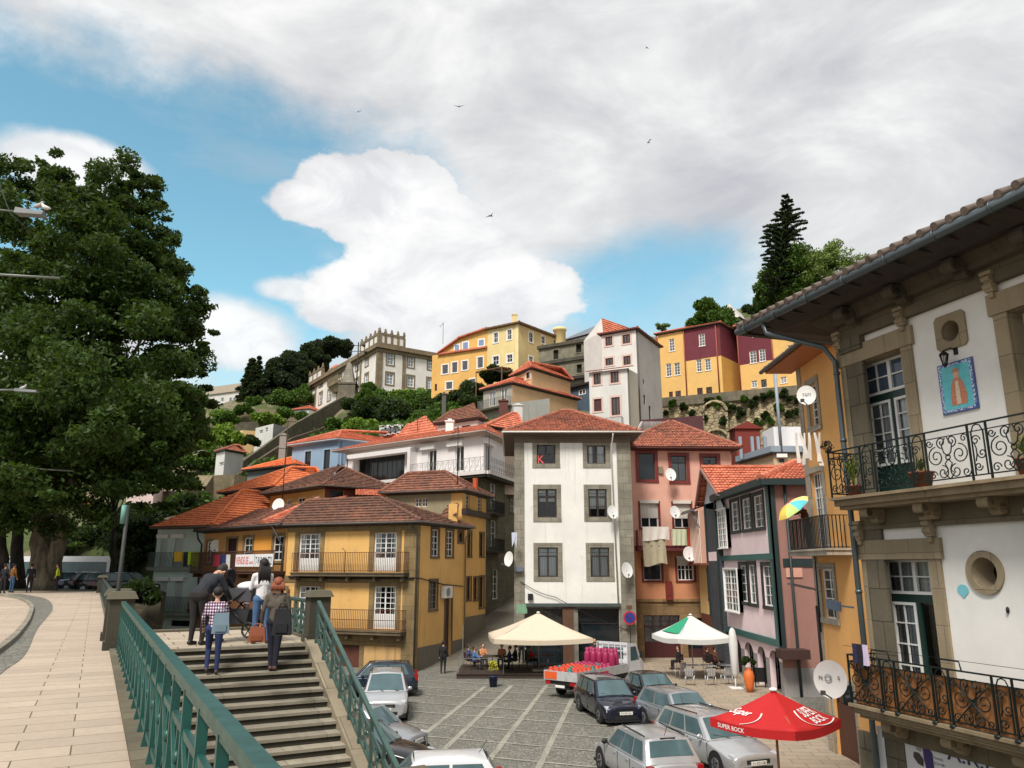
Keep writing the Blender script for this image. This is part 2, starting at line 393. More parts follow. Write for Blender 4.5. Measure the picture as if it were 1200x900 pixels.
 # ------------------------------------------------------------------ world: physical sky with a broken cloud deck
def make_world():
 w = bpy.data.worlds.new('World'); SC.world = w; w.use_nodes = True; t = NT(w.node_tree); t.n.clear()
 out = t.n.new('ShaderNodeOutputWorld'); bg = t.new('ShaderNodeBackground',i_Strength=0.095); t.l.new(bg.outputs[0],out.inputs[0])
 sky = t.n.new('ShaderNodeTexSky'); sky.sky_type = 'NISHITA'; sky.sun_disc = False; sky.sun_elevation = R(SUN_EL); sky.sun_rotation = R(SUN_AZ); sky.air_density = 1.0; sky.dust_density = 0.6; sky.ozone_density = 1.2
 tc = t.n.new('ShaderNodeTexCoord'); v = tc.outputs['Generated']
 sep = t.new('ShaderNodeSeparateXYZ'); t.l.new(v,sep.inputs[0])
 az = t.math('ARCTAN2',sep.outputs[0],sep.outputs[1]); el = t.math('ARCSINE',sep.outputs[2])
 cb = t.new('ShaderNodeCombineXYZ'); t.l.new(az,cb.inputs[0]); t.l.new(el,cb.inputs[1])
 big = t.noise(t.mapv(v,(1,1,1.7)),3.2,9,0.6); fine = t.noise(t.mapv(v,(1,1,1.3)),9.0,8,0.62)
 wisp = t.noise(t.mapv(v,(1,1,3.0),(3,1,2)),2.2,8,0.62,0.4)
 nz = t.math('SUBTRACT',t.math('ADD',t.math('MULTIPLY',big,0.5),t.math('MULTIPLY',fine,0.5)),0.5)
 def blob(px,py,rx,ry,soft,gain=1.0,noise=2.2):
  a,e = az_el(px,py); sx,sy = rx/900.0,ry/900.0
  dx = t.math('DIVIDE',t.math('SUBTRACT',az,a),sx); dy = t.math('DIVIDE',t.math('SUBTRACT',el,e),sy)
  r = t.math('SQRT',t.math('ADD',t.math('MULTIPLY',dx,dx),t.math('MULTIPLY',dy,dy)))
  q = t.math('ADD',t.math('SUBTRACT',1.0,r),t.math('MULTIPLY',nz,noise))
  mr = t.new('ShaderNodeMapRange',interpolation_type='SMOOTHSTEP'); t.l.new(q,mr.inputs[0]); mr.inputs[1].default_value = -soft; mr.inputs[2].default_value = soft
  return t.math('MULTIPLY',mr.outputs[0],gain)
  # everything is cloud deck except the openings
 hole = None
 for h in HOLES:
  bb = blob(*h); hole = bb if hole is None else t.math('MAXIMUM',hole,bb)
  # openings only towards the view, elsewhere broken by noise
 cloud = t.math('SUBTRACT',1.0,hole,clamp=True)
 thin = t.math('MULTIPLY',t.ramp(wisp,[(0.45,BW(0)),(0.75,BW(1))]),0.55)
 cloud = t.math('MAXIMUM',cloud,thin)
 for c in CUMULUS:cloud = t.math('MAXIMUM',cloud,blob(*c))
 shade = t.noise(t.mapv(v,(1,1,2.0),(5,2,1)),3.4,9,0.58,0.5)
 ccol = t.ramp(shade,[(0.34,(4.3,4.3,4.6)),(0.5,(5.7,5.7,5.75)),(0.64,(7.4,7.35,7.3))])
 cum = None
 for c in CUMULUS:
  bb = blob(c[0],c[1],c[2]*0.95,c[3]*0.95,0.5,1.0,1.2); cum = bb if cum is None else t.math('MAXIMUM',cum,bb)
 ccol = t.mix(t.math('MULTIPLY',cum,t.ramp(fine,[(0.3,BW(0.45)),(0.6,BW(1))])),ccol,t.ramp(t.noise(t.mapv(v,(1,1,1.6),(2,7,1)),7.5,8,.6,.6),[(.36,(6.0,6.0,6.25)),(.5,(7.5,7.45,7.45)),(.62,(8.3,8.2,8.15))]))
 skc = t.mix(1.0,sky.outputs[0],SKYTINT,'MULTIPLY')
 # hazier towards the horizon
 fin = t.mix(t.math('MULTIPLY',cloud,0.97),skc,ccol)
 t.l.new(fin,bg.inputs['Color'])
HOLES = [(170,225,330,130,0.35,1.0,2.0),(300,330,120,130,0.3,1.0,1.6),(40,90,190,40,0.6,0.45,2.2),(760,335,130,62,0.45,0.95,1.8),(395,225,60,60,0.5,0.8,1.6),(820,370,90,30,0.5,0.7,1.6)]
CUMULUS = [(440,235,105,55,0.08,1.0,2.4),(365,240,60,28,0.1,1.0,2.2),(505,300,110,80,0.08,1.0,2.4),(605,338,90,44,0.1,1.0,2.4),(450,350,130,48,0.12,1.0,2.2),(350,340,50,16,0.3,.9,2.2),(270,395,85,42,0.3,0.95,1.6),(90,195,75,28,0.25,0.95,1.6)]
SKYTINT = (1.35,1.85,1.5,1)
make_world()
# ------------------------------------------------------------------ ground and terrain
ZS = -4.4
def mat_cobble():
 m,t,b = newmat('cobble'); tc = t.new('ShaderNodeTexCoord'); ob = tc.outputs['Object']
 vo = t.new('ShaderNodeTexVoronoi',feature='DISTANCE_TO_EDGE',i_Scale=7.0); t.l.new(ob,vo.inputs['Vector'])
 vc = t.new('ShaderNodeTexVoronoi',i_Scale=7.0); t.l.new(ob,vc.inputs['Vector']); s2 = t.new('ShaderNodeSeparateColor'); t.l.new(vc.outputs['Color'],s2.inputs[0])
 e = t.ramp(vo.outputs['Distance'],[(0.0,BW(0)),(0.12,BW(1))])
 c = lin((122,120,110)); col = t.mix(s2.outputs[0],sc(c,0.72),sc(c,1.22)); col = t.mix(e,sc(c,0.42),col)
 n = t.noise(ob,0.35,6,0.65); col = t.mix(t.math('MULTIPLY',t.ramp(n,[(0.42,BW(0)),(0.66,BW(1))]),0.5),col,sc(c,0.55))
 n2 = t.noise(ob,1.7,5,0.7); col = t.mix(t.math('MULTIPLY',t.ramp(n2,[(0.58,BW(0)),(0.72,BW(1))]),0.5),col,lin((98,100,74)))
 setb(t,b,Base_Color=col,Roughness=0.8); bump(t,b,e,0.6,0.02); return m
def mat_slab(rgb,w,h,rot,key='slab',moss=(96,88,50),mort=0.012):
 m,t,b = newmat(key); tc = t.new('ShaderNodeTexCoord'); ob = tc.outputs['Object']; c = lin(rgb)
 v = t.mapv(ob,(1,1,1),(0,0,0),(0,0,rot)); nn = t.noise(ob,0.7,3,col=True)
 v = t.mix(0.035,v,nn)
 br = t.new('ShaderNodeTexBrick',i_Scale=1.0,i_Mortar_Size=mort,i_Brick_Width=w,i_Row_Height=h,i_Color1=BW(0),i_Color2=BW(1),i_Mortar=BW(0.5)); br.offset = 0.37; br.squash = 1.0; br.squash_frequency = 3; br.offset_frequency = 2
 br.inputs['Mortar Smooth'].default_value = 0.2
 t.l.new(v,br.inputs['Vector']); s2 = t.new('ShaderNodeSeparateColor'); t.l.new(br.outputs['Color'],s2.inputs[0])
 col = t.mix(s2.outputs[0],sc(c,0.86),sc(c,1.08))
 n1 = t.noise(ob,0.5,6,0.65); col = t.mix(t.math('MULTIPLY',t.ramp(n1,[(0.4,BW(0)),(0.7,BW(1))]),0.45),col,sc(c,0.62))
 n2 = t.noise(ob,9,6,0.72); col = t.mix(t.math('MULTIPLY',t.ramp(n2,[(0.45,BW(0)),(0.7,BW(1))]),0.4),col,sc(c,0.68))
 mo = t.mix(t.ramp(t.noise(ob,1.5,4),[(0.45,BW(0)),(0.55,BW(1))]),lin((92,80,62)),lin(moss))
 col = t.mix(br.outputs['Fac'],col,mo)
 setb(t,b,Base_Color=col,Roughness=0.8); bump(t,b,t.math('SUBTRACT',n2,t.math('MULTIPLY',br.outputs['Fac'],1.5)),0.4,0.02); return m
COBBLE = mat_cobble(); SLABY = mat_slab((180,163,145),1.15,0.42,R(-27.8),'promenade_slabs',mort=.007); SLABG = mat_slab((158,143,124),0.9,0.5,0.1,'street_slabs')
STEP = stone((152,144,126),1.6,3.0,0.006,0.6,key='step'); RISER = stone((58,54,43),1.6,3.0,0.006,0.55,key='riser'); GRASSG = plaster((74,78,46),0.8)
EARTH = plaster((96,88,68),0.9)
def sheet(name,pts,mat,thick=None):
 mb = MB()
 mb.face([tuple(p) for p in pts]); return tag(mb.build(name,mat),kind='structure')
mb = MB(); mb.face(((-2500,-600,-4.6),(2500,-600,-4.6),(2500,4000,-4.6),(-2500,4000,-4.6))); tag(mb.build('ground',EARTH),kind='structure')
mb = MB()
for i in range(24):
 for j in range(30):
  x0,x1,y0,y1 = -16+i*1.5,-14.5+i*1.5,4+j*1.6,5.6+j*1.6
  def gz(x,y):
   return ZS + max(0,(y-49.5))*0.12*(1 if x < 0.6 else 0)*min(1,max(0,(2-x)/2))
  mb.face(((x0,y0,gz(x0,y0)),(x1,y0,gz(x1,y0)),(x1,y1,gz(x1,y1)),(x0,y1,gz(x0,y1))))
tag(mb.build('square',COBBLE),kind='structure')
# alley climbing between the yellow house and the white house
sheet('alley_path',[(-7.5,49.5,ZS+0.01),(0.8,49.5,ZS+0.01),(1.5,62,ZS+1.75),(3.0,82,ZS+5.0),(-3.5,82,ZS+5.0),(-5.0,62,ZS+1.75)],mat_slab((112,106,94),0.6,0.35,0.2,'alley_slabs'))
# pale stone strips in the square
sm_ = stone((158,155,142),1.1,0.5,0.01,0.75,key='strip')
mb = MB()
hA = Vector((math.sin(R(9.0)),math.cos(R(9.0)),0)); hB = Vector((math.sin(R(-80)),math.cos(R(-80)),0)); hB = Vector((-0.93,0.36,0)).normalized()
zs = ZS+0.012
for (px,py) in ((482,872),(530,869),(590,869),(650,861),(720,880)):
 c = atz(px,py,zs); n = Vector((hA.y,-hA.x,0))*0.105
 a,b = c - hA*12,c + hA*13.5; mb.face((a-n,a+n,b+n,b-n))
c0 = atz(592,855,zs+0.004)
for k in range(-3,8):
 c = c0 + hA*k*2.15; n = Vector((-hB.y,hB.x,0))*0.07; c.z = zs+0.004
 a,b = c - hB*7.0,c + hB*6.5; mb.face((a-n,a+n,b+n,b-n) if True else 0)
tag(mb.build('paving_strips',sm_),kind='structure')
# tan pavement on the right side of the square
sheet('pavement',[atz(700,1010,ZS+0.03),(10.6,14,ZS+0.03),(13.2,39,ZS+0.03),(13.2,56,ZS+0.03),(4.5,56,ZS+0.03),tuple(atz(800,812,ZS+0.03)),tuple(atz(905,880,ZS+0.03))],SLABG)
# promenade at camera level
hd = Vector((-math.sin(R(27.9)),math.cos(R(27.9)),0)); hr = Vector((hd.y,-hd.x,0)); PL = Vector((-7.53,15.9,0))
def S(r,f,z=0):return PL + hr*r + hd*f + Vector((0,0,z))  # stair frame: r to the right, f away along the promenade
mb = MB(); e0,e1 = S(-0.30,-24),S(-0.30,46)
mb.face([(-70,-10,0),tuple(e0),tuple(e1),(-34,66,0),(-110,66,0),(-110,-10,0)])
tag(mb.build('promenade',SLABY),kind='structure')
sheet('promenade_verge',[(-110,60.5,0.012),tuple(S(-0.3,44.5,0.012)),(-30,64.5,0.012),(-110,67,0.012)],GRASSG)
# sett band curving at the left with raised kerb
band_o = [(0,800),(40,760),(75,735),(93,718),(92,706),(75,698),(38,695)]
band_i = [(0,765),(20,750),(40,735),(54,720),(55,710),(40,703),(10,696)]
band_o2 = [(-120,890)] + band_o; band_i2 = [(-130,850)] + band_i
mb = MB()
def smoothpts(L,z):
 P = [atz(a,b,z) for a,b in L]; out = []
 for i in range(len(P)-1):
  p0,p1,p2,p3 = P[max(i-1,0)],P[i],P[i+1],P[min(i+2,len(P)-1)]
  for k in range(6):
   t = k/6; out.append(0.5*((2*p1)+(p2-p0)*t+(2*p0-5*p1+4*p2-p3)*t*t+(3*p1-p0-3*p2+p3)*t**3))
 out.append(P[-1]); return out
po,pi_ = smoothpts([(50,800-50) if False else p for p in [(-120,900),(0,790),(30,766),(45,735),(62,712),(52,701),(24,696)]],0.008),smoothpts([(-130,850),(0,762),(22,742),(34,724),(36,710),(22,702),(-6,697)],0.008)
for i in range(len(po)-1):mb.face((pi_[i],po[i],po[i+1],pi_[i+1]))
m_ = mat_cobble(); tag(mb.build('sett_band',m_),kind='structure')
mb = MB()
for i in range(len(pi_)-1):mb.bar(pi_[i]+Vector((0,0,0.04)),pi_[i+1]+Vector((0,0,0.04)),0.13,0.10)
tag(mb.build('kerb',GRAN),kind='structure')
# stairs, landing, walls
WR = 3.45; RISE,TREAD = 0.142,0.335
mb = MB(); mb.face([tuple(S(-0.3,0.0,-0.004)),tuple(S(WR+0.5,0.25,-0.004)),tuple(S(WR+0.5,4.6,-0.004)),tuple(S(-0.3,4.6,-0.004))])
tag(mb.build('landing',mat_slab((176,162,142),1.0,0.6,R(-27.8),'landing_slabs',mort=.015)),kind='structure')
mb = MB(Matrix(((hr.x,hd.x,0,PL.x),(hr.y,hd.y,0,PL.y),(0,0,1,0),(0,0,0,1))))
N = 31
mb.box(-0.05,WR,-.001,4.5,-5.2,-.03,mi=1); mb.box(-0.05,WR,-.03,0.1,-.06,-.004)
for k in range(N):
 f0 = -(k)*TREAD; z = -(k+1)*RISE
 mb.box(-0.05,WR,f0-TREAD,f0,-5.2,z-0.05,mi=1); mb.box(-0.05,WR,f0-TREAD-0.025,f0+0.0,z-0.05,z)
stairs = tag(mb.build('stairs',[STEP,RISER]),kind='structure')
SF = mb.M
mb = MB(SF)  # retaining walls round the promenade and the landing
mb.box(-0.34,-0.06,-24,0.2,-5.2,0.045); mb.box(-0.34,0.0,0.2,4.6,-5.2,-0.01)
mb.box(-0.3,WR+0.55,4.6,4.9,-5.2,0.05); mb.box(WR+0.25,WR+0.55,-0.1,4.6,-5.2,0.05)
mb.box(-0.3,0.02,4.9,46,-5.2,0.02)
o = mb.build('promenade_wall',stone((112,104,84),0.8,0.4,key='promw'),loc=tuple(S(0,4,-4.4))); tag(o,'mossy granite retaining wall under the promenade and the stair landing','wall')
mb = MB(SF)  # sloped string wall at the right of the steps
run = 10.6; sl = RISE/TREAD
p = [(0.1,0.10),(-run,0.10-run*sl),(-run,-5.2),(0.1,-5.2)]
def sloped(mb,x0,x1,prof):
 A = [(x0,f,z) for f,z in prof]; B = [(x1,f,z) for f,z in prof]
 mb.face(A); mb.face(list(reversed(B)))
 for i in range(len(prof)):
  j = (i+1) % len(prof); mb.face((A[j],A[i],B[i],B[j]))
sloped(mb,WR,WR+0.42,p)
o = mb.build('stair_string_wall',stone((150,138,116),1.4,0.9,0.008,0.6,key='string'),loc=tuple(S(WR,-5,-4.4))); tag(o,'sloping stone string wall along the right of the steps carrying the railing','wall')
# railings
TEAL = paint((30,80,73),0.42,0.2,0.6); TEALG = paint((66,92,86),0.5,0.2,0.5)
def railing(name,label,x,f0,f1,slope,mat,H=0.88,panel=0.7,root_at=None):
 def P(f,z):return Vector((x,f,z + 0.05 + (slope*f if slope else 0)))
 root = empty(name,tuple(SF @ P((f0+f1)/2,0)),label,'railing')
 tr = MB(SF); tr.bar(P(f0,H),P(f1,H),0.075,0.05); tr.bar(P(f0,H-0.045),P(f1,H-0.045),0.045,0.04); tr.build('top_rail',mat,root,bevel=0.008)
 lr = MB(SF); lr.bar(P(f0,H*0.68),P(f1,H*0.68),0.035,0.045); lr.bar(P(f0,0.10),P(f1,0.10),0.035,0.045); lr.build('lower_rails',mat,root)
 n = max(1,round((f1-f0)/panel)); st = (f1-f0)/n
 for i in range(n+1):
  f = f0+i*st
  b = MB(SF); b.bar(P(f,-0.03),P(f,H-0.02),0.055,0.05)
  q = P(f,0); b.hexa([Vector((x-.05,f-.045,q.z-.05)),Vector((x+.05,f-.045,q.z-.05)),Vector((x+.05,f+.045,q.z-.05)),Vector((x-.05,f+.045,q.z-.05))],[Vector((x-.03,f-.03,q.z+.08)),Vector((x+.03,f-.03,q.z+.08)),Vector((x+.03,f+.03,q.z+.08)),Vector((x-.03,f+.03,q.z+.08))])
  b.build('post',mat,root,bevel=0.004)
 for i in range(n):
  f = f0+i*st; c = (f+st/2)
  b = MB(SF); b.bar(P(f,0.10)+Vector((-.012,0,0)),P(f+st,H*0.68)+Vector((-.012,0,0)),0.02,0.045); b.bar(P(f+st,0.10)+Vector((.012,0,0)),P(f,H*0.68)+Vector((.012,0,0)),0.02,0.045)
  b.bar(P(c,0.10),P(c,H*0.68),0.022,0.04); q = P(c,0.39); b.ball(q,(0.03,0.05,0.05),8,5)
  b.build('brace_panel',mat,root)
 return root
railing('iron_railing','dark green cross braced iron railing between the promenade and the steps',-0.2,-15.9,-0.15,0,TEAL)
railing('iron_railing','grey green iron railing sloping down the right side of the steps',WR+0.21,-5.45,-0.1,sl,TEALG,H=0.86)
railing('iron_railing','short iron railing behind the woman with the black backpack',WR+0.3,0.55,4.4,0,TEALG,H=0.8)
railing('iron_railing','far iron railing between the lamp post and the parked dark cars',-0.2,3.2,40,0,paint((52,66,64),0.5,0.2,0.3),H=0.85,panel=1.8)
def pillar(px,py,w,h,label,f,r,z=0.0):
 M = SF @ Matrix.Translation((r,f,z)); b = MB(M)
 b.box(-w/2-.04,w/2+.04,-w/2-.04,w/2+.04,-0.02,0.16); b.box(-w/2,w/2,-w/2,w/2,0.16,h-0.14)
 o = empty('stone_pillar',tuple(M @ Vector((0,0,0))),label,'pillar','stone pillars of the stair railings')
 b.build('shaft',stone((74,70,56),2,2,key='pil'),o,bevel=0.02)
 c = MB(M); k = w/2+.06; c.hexa([(-k,-k,h-.14),(k,-k,h-.14),(k,k,h-.14),(-k,k,h-.14)],[(-k+.07,-k+.07,h),(k-.07,-k+.07,h),(k-.07,k-.07,h),(-k+.07,k-.07,h)])
 c.build('cap',stone((104,98,80),2,2,key='pilc'),o,bevel=0.03)
pillar(0,0,0.46,1.12,'stone pillar at the top left of the steps where the green railing ends',0.55,-0.2)
pillar(0,0,0.46,1.10,'mossy stone pillar at the top right of the steps beside the yellow balcony',0.3,WR+0.3)
pillar(0,0,0.5,1.12,'stone pillar with rounded cap just behind the lamp post',2.9,-0.2)
pillar(0,0,0.62,1.1,'broad stone pillar capping the lower end of the right stair railing above the white car',-5.85,WR+0.3,-5.85*sl+0.02)
pillar(0,0,0.5,1.1,'far stone pillar at the end of the promenade railing near the parked cars',40.5,-0.2)
# ------------------------------------------------------------------ building kit
W_WHITE = dict(fm=WHITE,cols=2,rows=2,glass='dark')
class House:
 def __init__(s,name,label,cat,corners,z0,z1,mat,group=None,thick=0.28):
  s.c = [V2(p) for p in corners]; s.z0,s.z1 = z0,z1; s.mat = mat; n = len(s.c); s.n = n
  s.root = empty(name,(s.c[0].x,s.c[0].y,z0),label,cat,group)
  s.F = [Frame(s.c[i],s.c[(i+1) % n]) for i in range(n)]; s.holes = [[] for _ in range(n)]; s.th = thick; s.ptop = {}
 def wall(s,mats=None,zones=None,name='wall',skip=(),tops=None):
  """zones: {side: [(u0,u1,z0,z1,material index)]} paints areas of the wall with another material"""
  mats = mats or [s.mat]; zones = zones or {}
  mb = MB()
  for i in range(s.n):
   if i in skip:continue
   F = s.F[i]; mb.M = F.M; H = s.holes[i]; Z = zones.get(i,[])
   us = {0.0,F.L}; zs = {s.z0,s.z1}
   for h in H:us |= {min(max(h[0],0),F.L),min(max(h[1],0),F.L)}; zs |= {min(max(h[2],s.z0),s.z1),min(max(h[3],s.z0),s.z1)}
   for h in Z:us |= {min(max(h[0],0),F.L),min(max(h[1],0),F.L)}; zs |= {min(max(h[2],s.z0),s.z1),min(max(h[3],s.z0),s.z1)}
   us,zs = sorted(us),sorted(zs)
   for a in range(len(us)-1):
    for b in range(len(zs)-1):
     u0,u1,z0,z1 = us[a],us[a+1],zs[b],zs[b+1]
     if u1-u0 < 1e-4 or z1-z0 < 1e-4:continue
     uc,zc = (u0+u1)/2,(z0+z1)/2
     if any(h[0] < uc < h[1] and h[2] < zc < h[3] for h in H):continue
     mi = 0
     for h in Z:
      if h[0] < uc < h[1] and h[2] < zc < h[3]:mi = h[4]
     mb.face(((u0,0,z0),(u1,0,z0),(u1,0,z1),(u0,0,z1)),mi=mi)
   for h in H:
    u0,u1,z0,z1 = h[:4]; d = s.th
    for q in (((u0,0,z0),(u0,0,z1),(u0,d,z1),(u0,d,z0)),((u1,0,z1),(u1,0,z0),(u1,d,z0),(u1,d,z1)),((u0,0,z1),(u1,0,z1),(u1,d,z1),(u0,d,z1)),((u1,0,z0),(u0,0,z0),(u0,d,z0),(u1,d,z0))):mb.face(q)
  if tops:
   for q in tops:mb.M = Matrix(); mb.face(q)
  mb.M = Matrix()
  mb.face([(p.x,p.y,s.z1-0.01) for p in s.c])
  return mb.build(name,mats,s.root)
 def win(s,i,rect,px=True,y=0.0,**k):
  F = s.F[i]; r = F.rect(*rect) if px else rect
  window(F,s.root,r,**k)
  s.holes[i].append(r); return r
 def strip(s,i,u0,u1,z0,z1,mat,out=0.03,name='band',mb=None,yin=0.0):
  m = MB(s.F[i].M); m.box(u0,u1,-out,yin,z0,z1); return m.build(name,mat,s.root)
SURF = {}
def window(F,parent,r,fm=WHITE,cols=2,rows=3,glass='dark',sur=None,sw=0.16,sout=0.035,recess=0.12,fw=0.055,mw=0.022,trans=0.0,sill=None,leaves=1,curtain=None,shutter=None,solid=0.0,cw=None,kind='window',lintel=None,handle=False,blind=None,gm=None):
 u0,u1,z0,z1 = r
 if u1 < u0:u0,u1 = u1,u0
 d = recess
 m = MB(F.M)
 m.box(u0,u0+fw,d,d+.06,z0,z1); m.box(u1-fw,u1,d,d+.06,z0,z1); m.box(u0+fw,u1-fw,d,d+.06,z1-fw,z1); m.box(u0+fw,u1-fw,d,d+.06,z0,z0+fw)
 zt = z1-fw; zb = z0+fw
 if trans:
  zt2 = z1-(z1-z0)*trans; m.box(u0+fw,u1-fw,d-.005,d+.065,zt2-.03,zt2+.03)
 else:zt2 = zt
 W = (u1-u0-2*fw)/leaves
 for k in range(leaves):
  a,b = u0+fw+k*W,u0+fw+(k+1)*W
  if leaves > 1:m.box(a,a+fw*.7,d-.012,d+.05,zb,zt2); m.box(b-fw*.7,b,d-.012,d+.05,zb,zt2)
  zs_ = zb
  if solid:zs_ = zb+(zt2-zb)*solid; m.box(a+.01,b-.01,d,d+.05,zb,zs_); m.box(a+fw,b-fw,d-.012,d,zb+.08,zs_-.06)
  for c in range(1,cols):x = a+(b-a)*c/cols; m.box(x-mw/2,x+mw/2,d+.012,d+.045,zs_,zt2)
  for q in range(1,rows):zz = zs_+(zt2-zs_)*q/rows; m.box(a,b,d+.010,d+.043,zz-mw/2,zz+mw/2)
  if trans:
   for c in range(1,cols):x = a+(b-a)*c/cols; m.box(x-mw/2,x+mw/2,d+.012,d+.045,zt2,zt)
   if leaves > 1 and k:m.box(a-fw/2,a+fw/2,d,d+.05,zt2,zt)
   m.box(a,b,d+.010,d+.043,(zt+zt2)/2-mw/2,(zt+zt2)/2+mw/2) if trans > 0.22 else None
 w = m.build(kind,fm,parent)
 g = MB(F.M); g.face(((u0+.02,d+.035,z0+.02),(u1-.02,d+.035,z0+.02),(u1-.02,d+.035,z1-.02),(u0+.02,d+.035,z1-.02)))
 cl = glass in ('curtain','clear') or curtain
 g.build('pane',gm or (glass_clear() if cl else glass_dark()),w)
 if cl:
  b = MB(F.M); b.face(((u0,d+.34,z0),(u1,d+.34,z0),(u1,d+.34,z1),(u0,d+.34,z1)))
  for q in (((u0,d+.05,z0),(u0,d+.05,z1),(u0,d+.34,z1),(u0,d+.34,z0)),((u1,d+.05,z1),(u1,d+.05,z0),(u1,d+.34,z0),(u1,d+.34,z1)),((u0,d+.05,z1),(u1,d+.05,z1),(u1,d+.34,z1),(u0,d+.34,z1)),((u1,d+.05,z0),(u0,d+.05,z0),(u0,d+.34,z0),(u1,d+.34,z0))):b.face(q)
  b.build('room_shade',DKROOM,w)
  spec = curtain or [(0.0,1.0,0.0,1.0)]
  c = MB(F.M)
  for (a0,a1,b0,b1) in spec:
   x0,x1 = u0+(u1-u0)*a0,u0+(u1-u0)*a1; q0,q1 = z0+(z1-z0)*b0,z0+(z1-z0)*b1
   n = max(6,int((x1-x0)/0.045)); P = [(x0+(x1-x0)*i/n,d+.075+.014*math.sin(i*2.1)) for i in range(n+1)]
   for i in range(n):c.face(((*P[i],q0),(*P[i+1],q0),(*P[i+1],q1),(*P[i],q1)),smooth=False)
  c.build('curtain',curtain_mat(cw or (240,240,236)),w)
 if sur:
  b = MB(F.M); q = sw; o = sout
  b.box(u0-q,u0+.004,-o,.02,z0,z1); b.box(u1-.004,u1+q,-o,.02,z0,z1); b.box(u0-q-.003,u1+q+.003,-o-.004,.02,z1-.003,z1+q*(lintel or 1));
  if sill != 'none':b.box(u0-q-.003,u1+q+.003,-o-.03,.02,z0-q*.9,z0+.003)
  b.build('surround',sur,w)
 elif sill and sill != 'none':
  b = MB(F.M); b.box(u0-.08,u1+.08,-.07,.1,z0-.07,z0+.003); b.build('sill',sill,w)
 if blind:  # roller shutter lowered to a fraction
  b = MB(F.M); zz = z1-(z1-z0)*blind; n = max(2,int((z1-zz)/.05))
  for i in range(n):a = zz+(z1-zz)*i/n; b.box(u0+.01,u1-.01,d-.05,d-.03,a+.004,a+(z1-zz)/n-.002)
  b.box(u0-.03,u1+.03,-.14,d-.02,z1-.02,z1+.20); b.build('roller_blind',blind_mat,w)
 if shutter:  # white box above
  b = MB(F.M); b.box(u0-.25,u1+.2,-.28,-.002,z1+.08,z1+.38); b.build('shutter_box',shutter,w,bevel=.01)
 return w
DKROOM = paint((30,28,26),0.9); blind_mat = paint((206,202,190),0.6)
def bars(F,parent,u0,u1,z0,z1,y,step=0.11,mat=None,r=0.014,name='railing',ends=True,rails=(0.0,1.0),depth=None,top=0.03,ex=None):
 """balcony railing standing y metres out of the facade with returns to the wall"""
 m = MB(F.M); mat = mat or IRON; n = max(2,int((u1-u0)/step))
 for i in range(n+1):x = u0+(u1-u0)*i/n; m.box(x-r,x+r,-y-r,-y+r,z0,z1)
 for q in rails:zz = z0+(z1-z0)*q; m.box(u0-top/2,u1+top/2,-y-top*.6,-y+top*.6,zz-top/2,zz+top/2)
 if ends:
  for x in (u0,u1):
   k = max(1,int(y/step))
   for i in range(1,k):m.box(x-r,x+r,-y+y*i/k-r,-y+y*i/k+r,z0,z1)
   for q in rails:zz = z0+(z1-z0)*q; m.box(x-top/2,x+top/2,-y,0,zz-top/2+.001,zz+top/2-.001)
 if ex:ex(m)
 return m.build(name,mat,parent)
def slab(F,parent,u0,u1,z,y,mat,t=0.16,name='balcony_slab',brackets=0,bm=None):
 m = MB(F.M); m.box(u0,u1,-y,-.001,z-t,z); m.box(u0-.04,u1+.04,-y-.05,-.001,z-.05,z+.012)
 if brackets:
  for i in range(brackets):
   x = u0+.25+(u1-u0-.5)*i/max(1,brackets-1)
   m.prismy([(x-.09,z-t-.28),(x+.09,z-t-.28),(x+.09,z-t),(x-.09,z-t)],-y*.75,-.001)
 return m.build(name,mat,parent)
def scroll(m,c,r0,turns,th0,sgn,rr,y,n=26,flatz=1.0):
 """spiral bar in the local xz plane"""
 P = []
 for i in range(n+1):
  t = i/n; r = r0*(1-0.82*t); th = th0+sgn*turns*2*math.pi*t; P.append((c[0]+r*math.cos(th),y,c[1]+r*math.sin(th)*flatz))
 m.tube(P,rr,5,smooth=False)
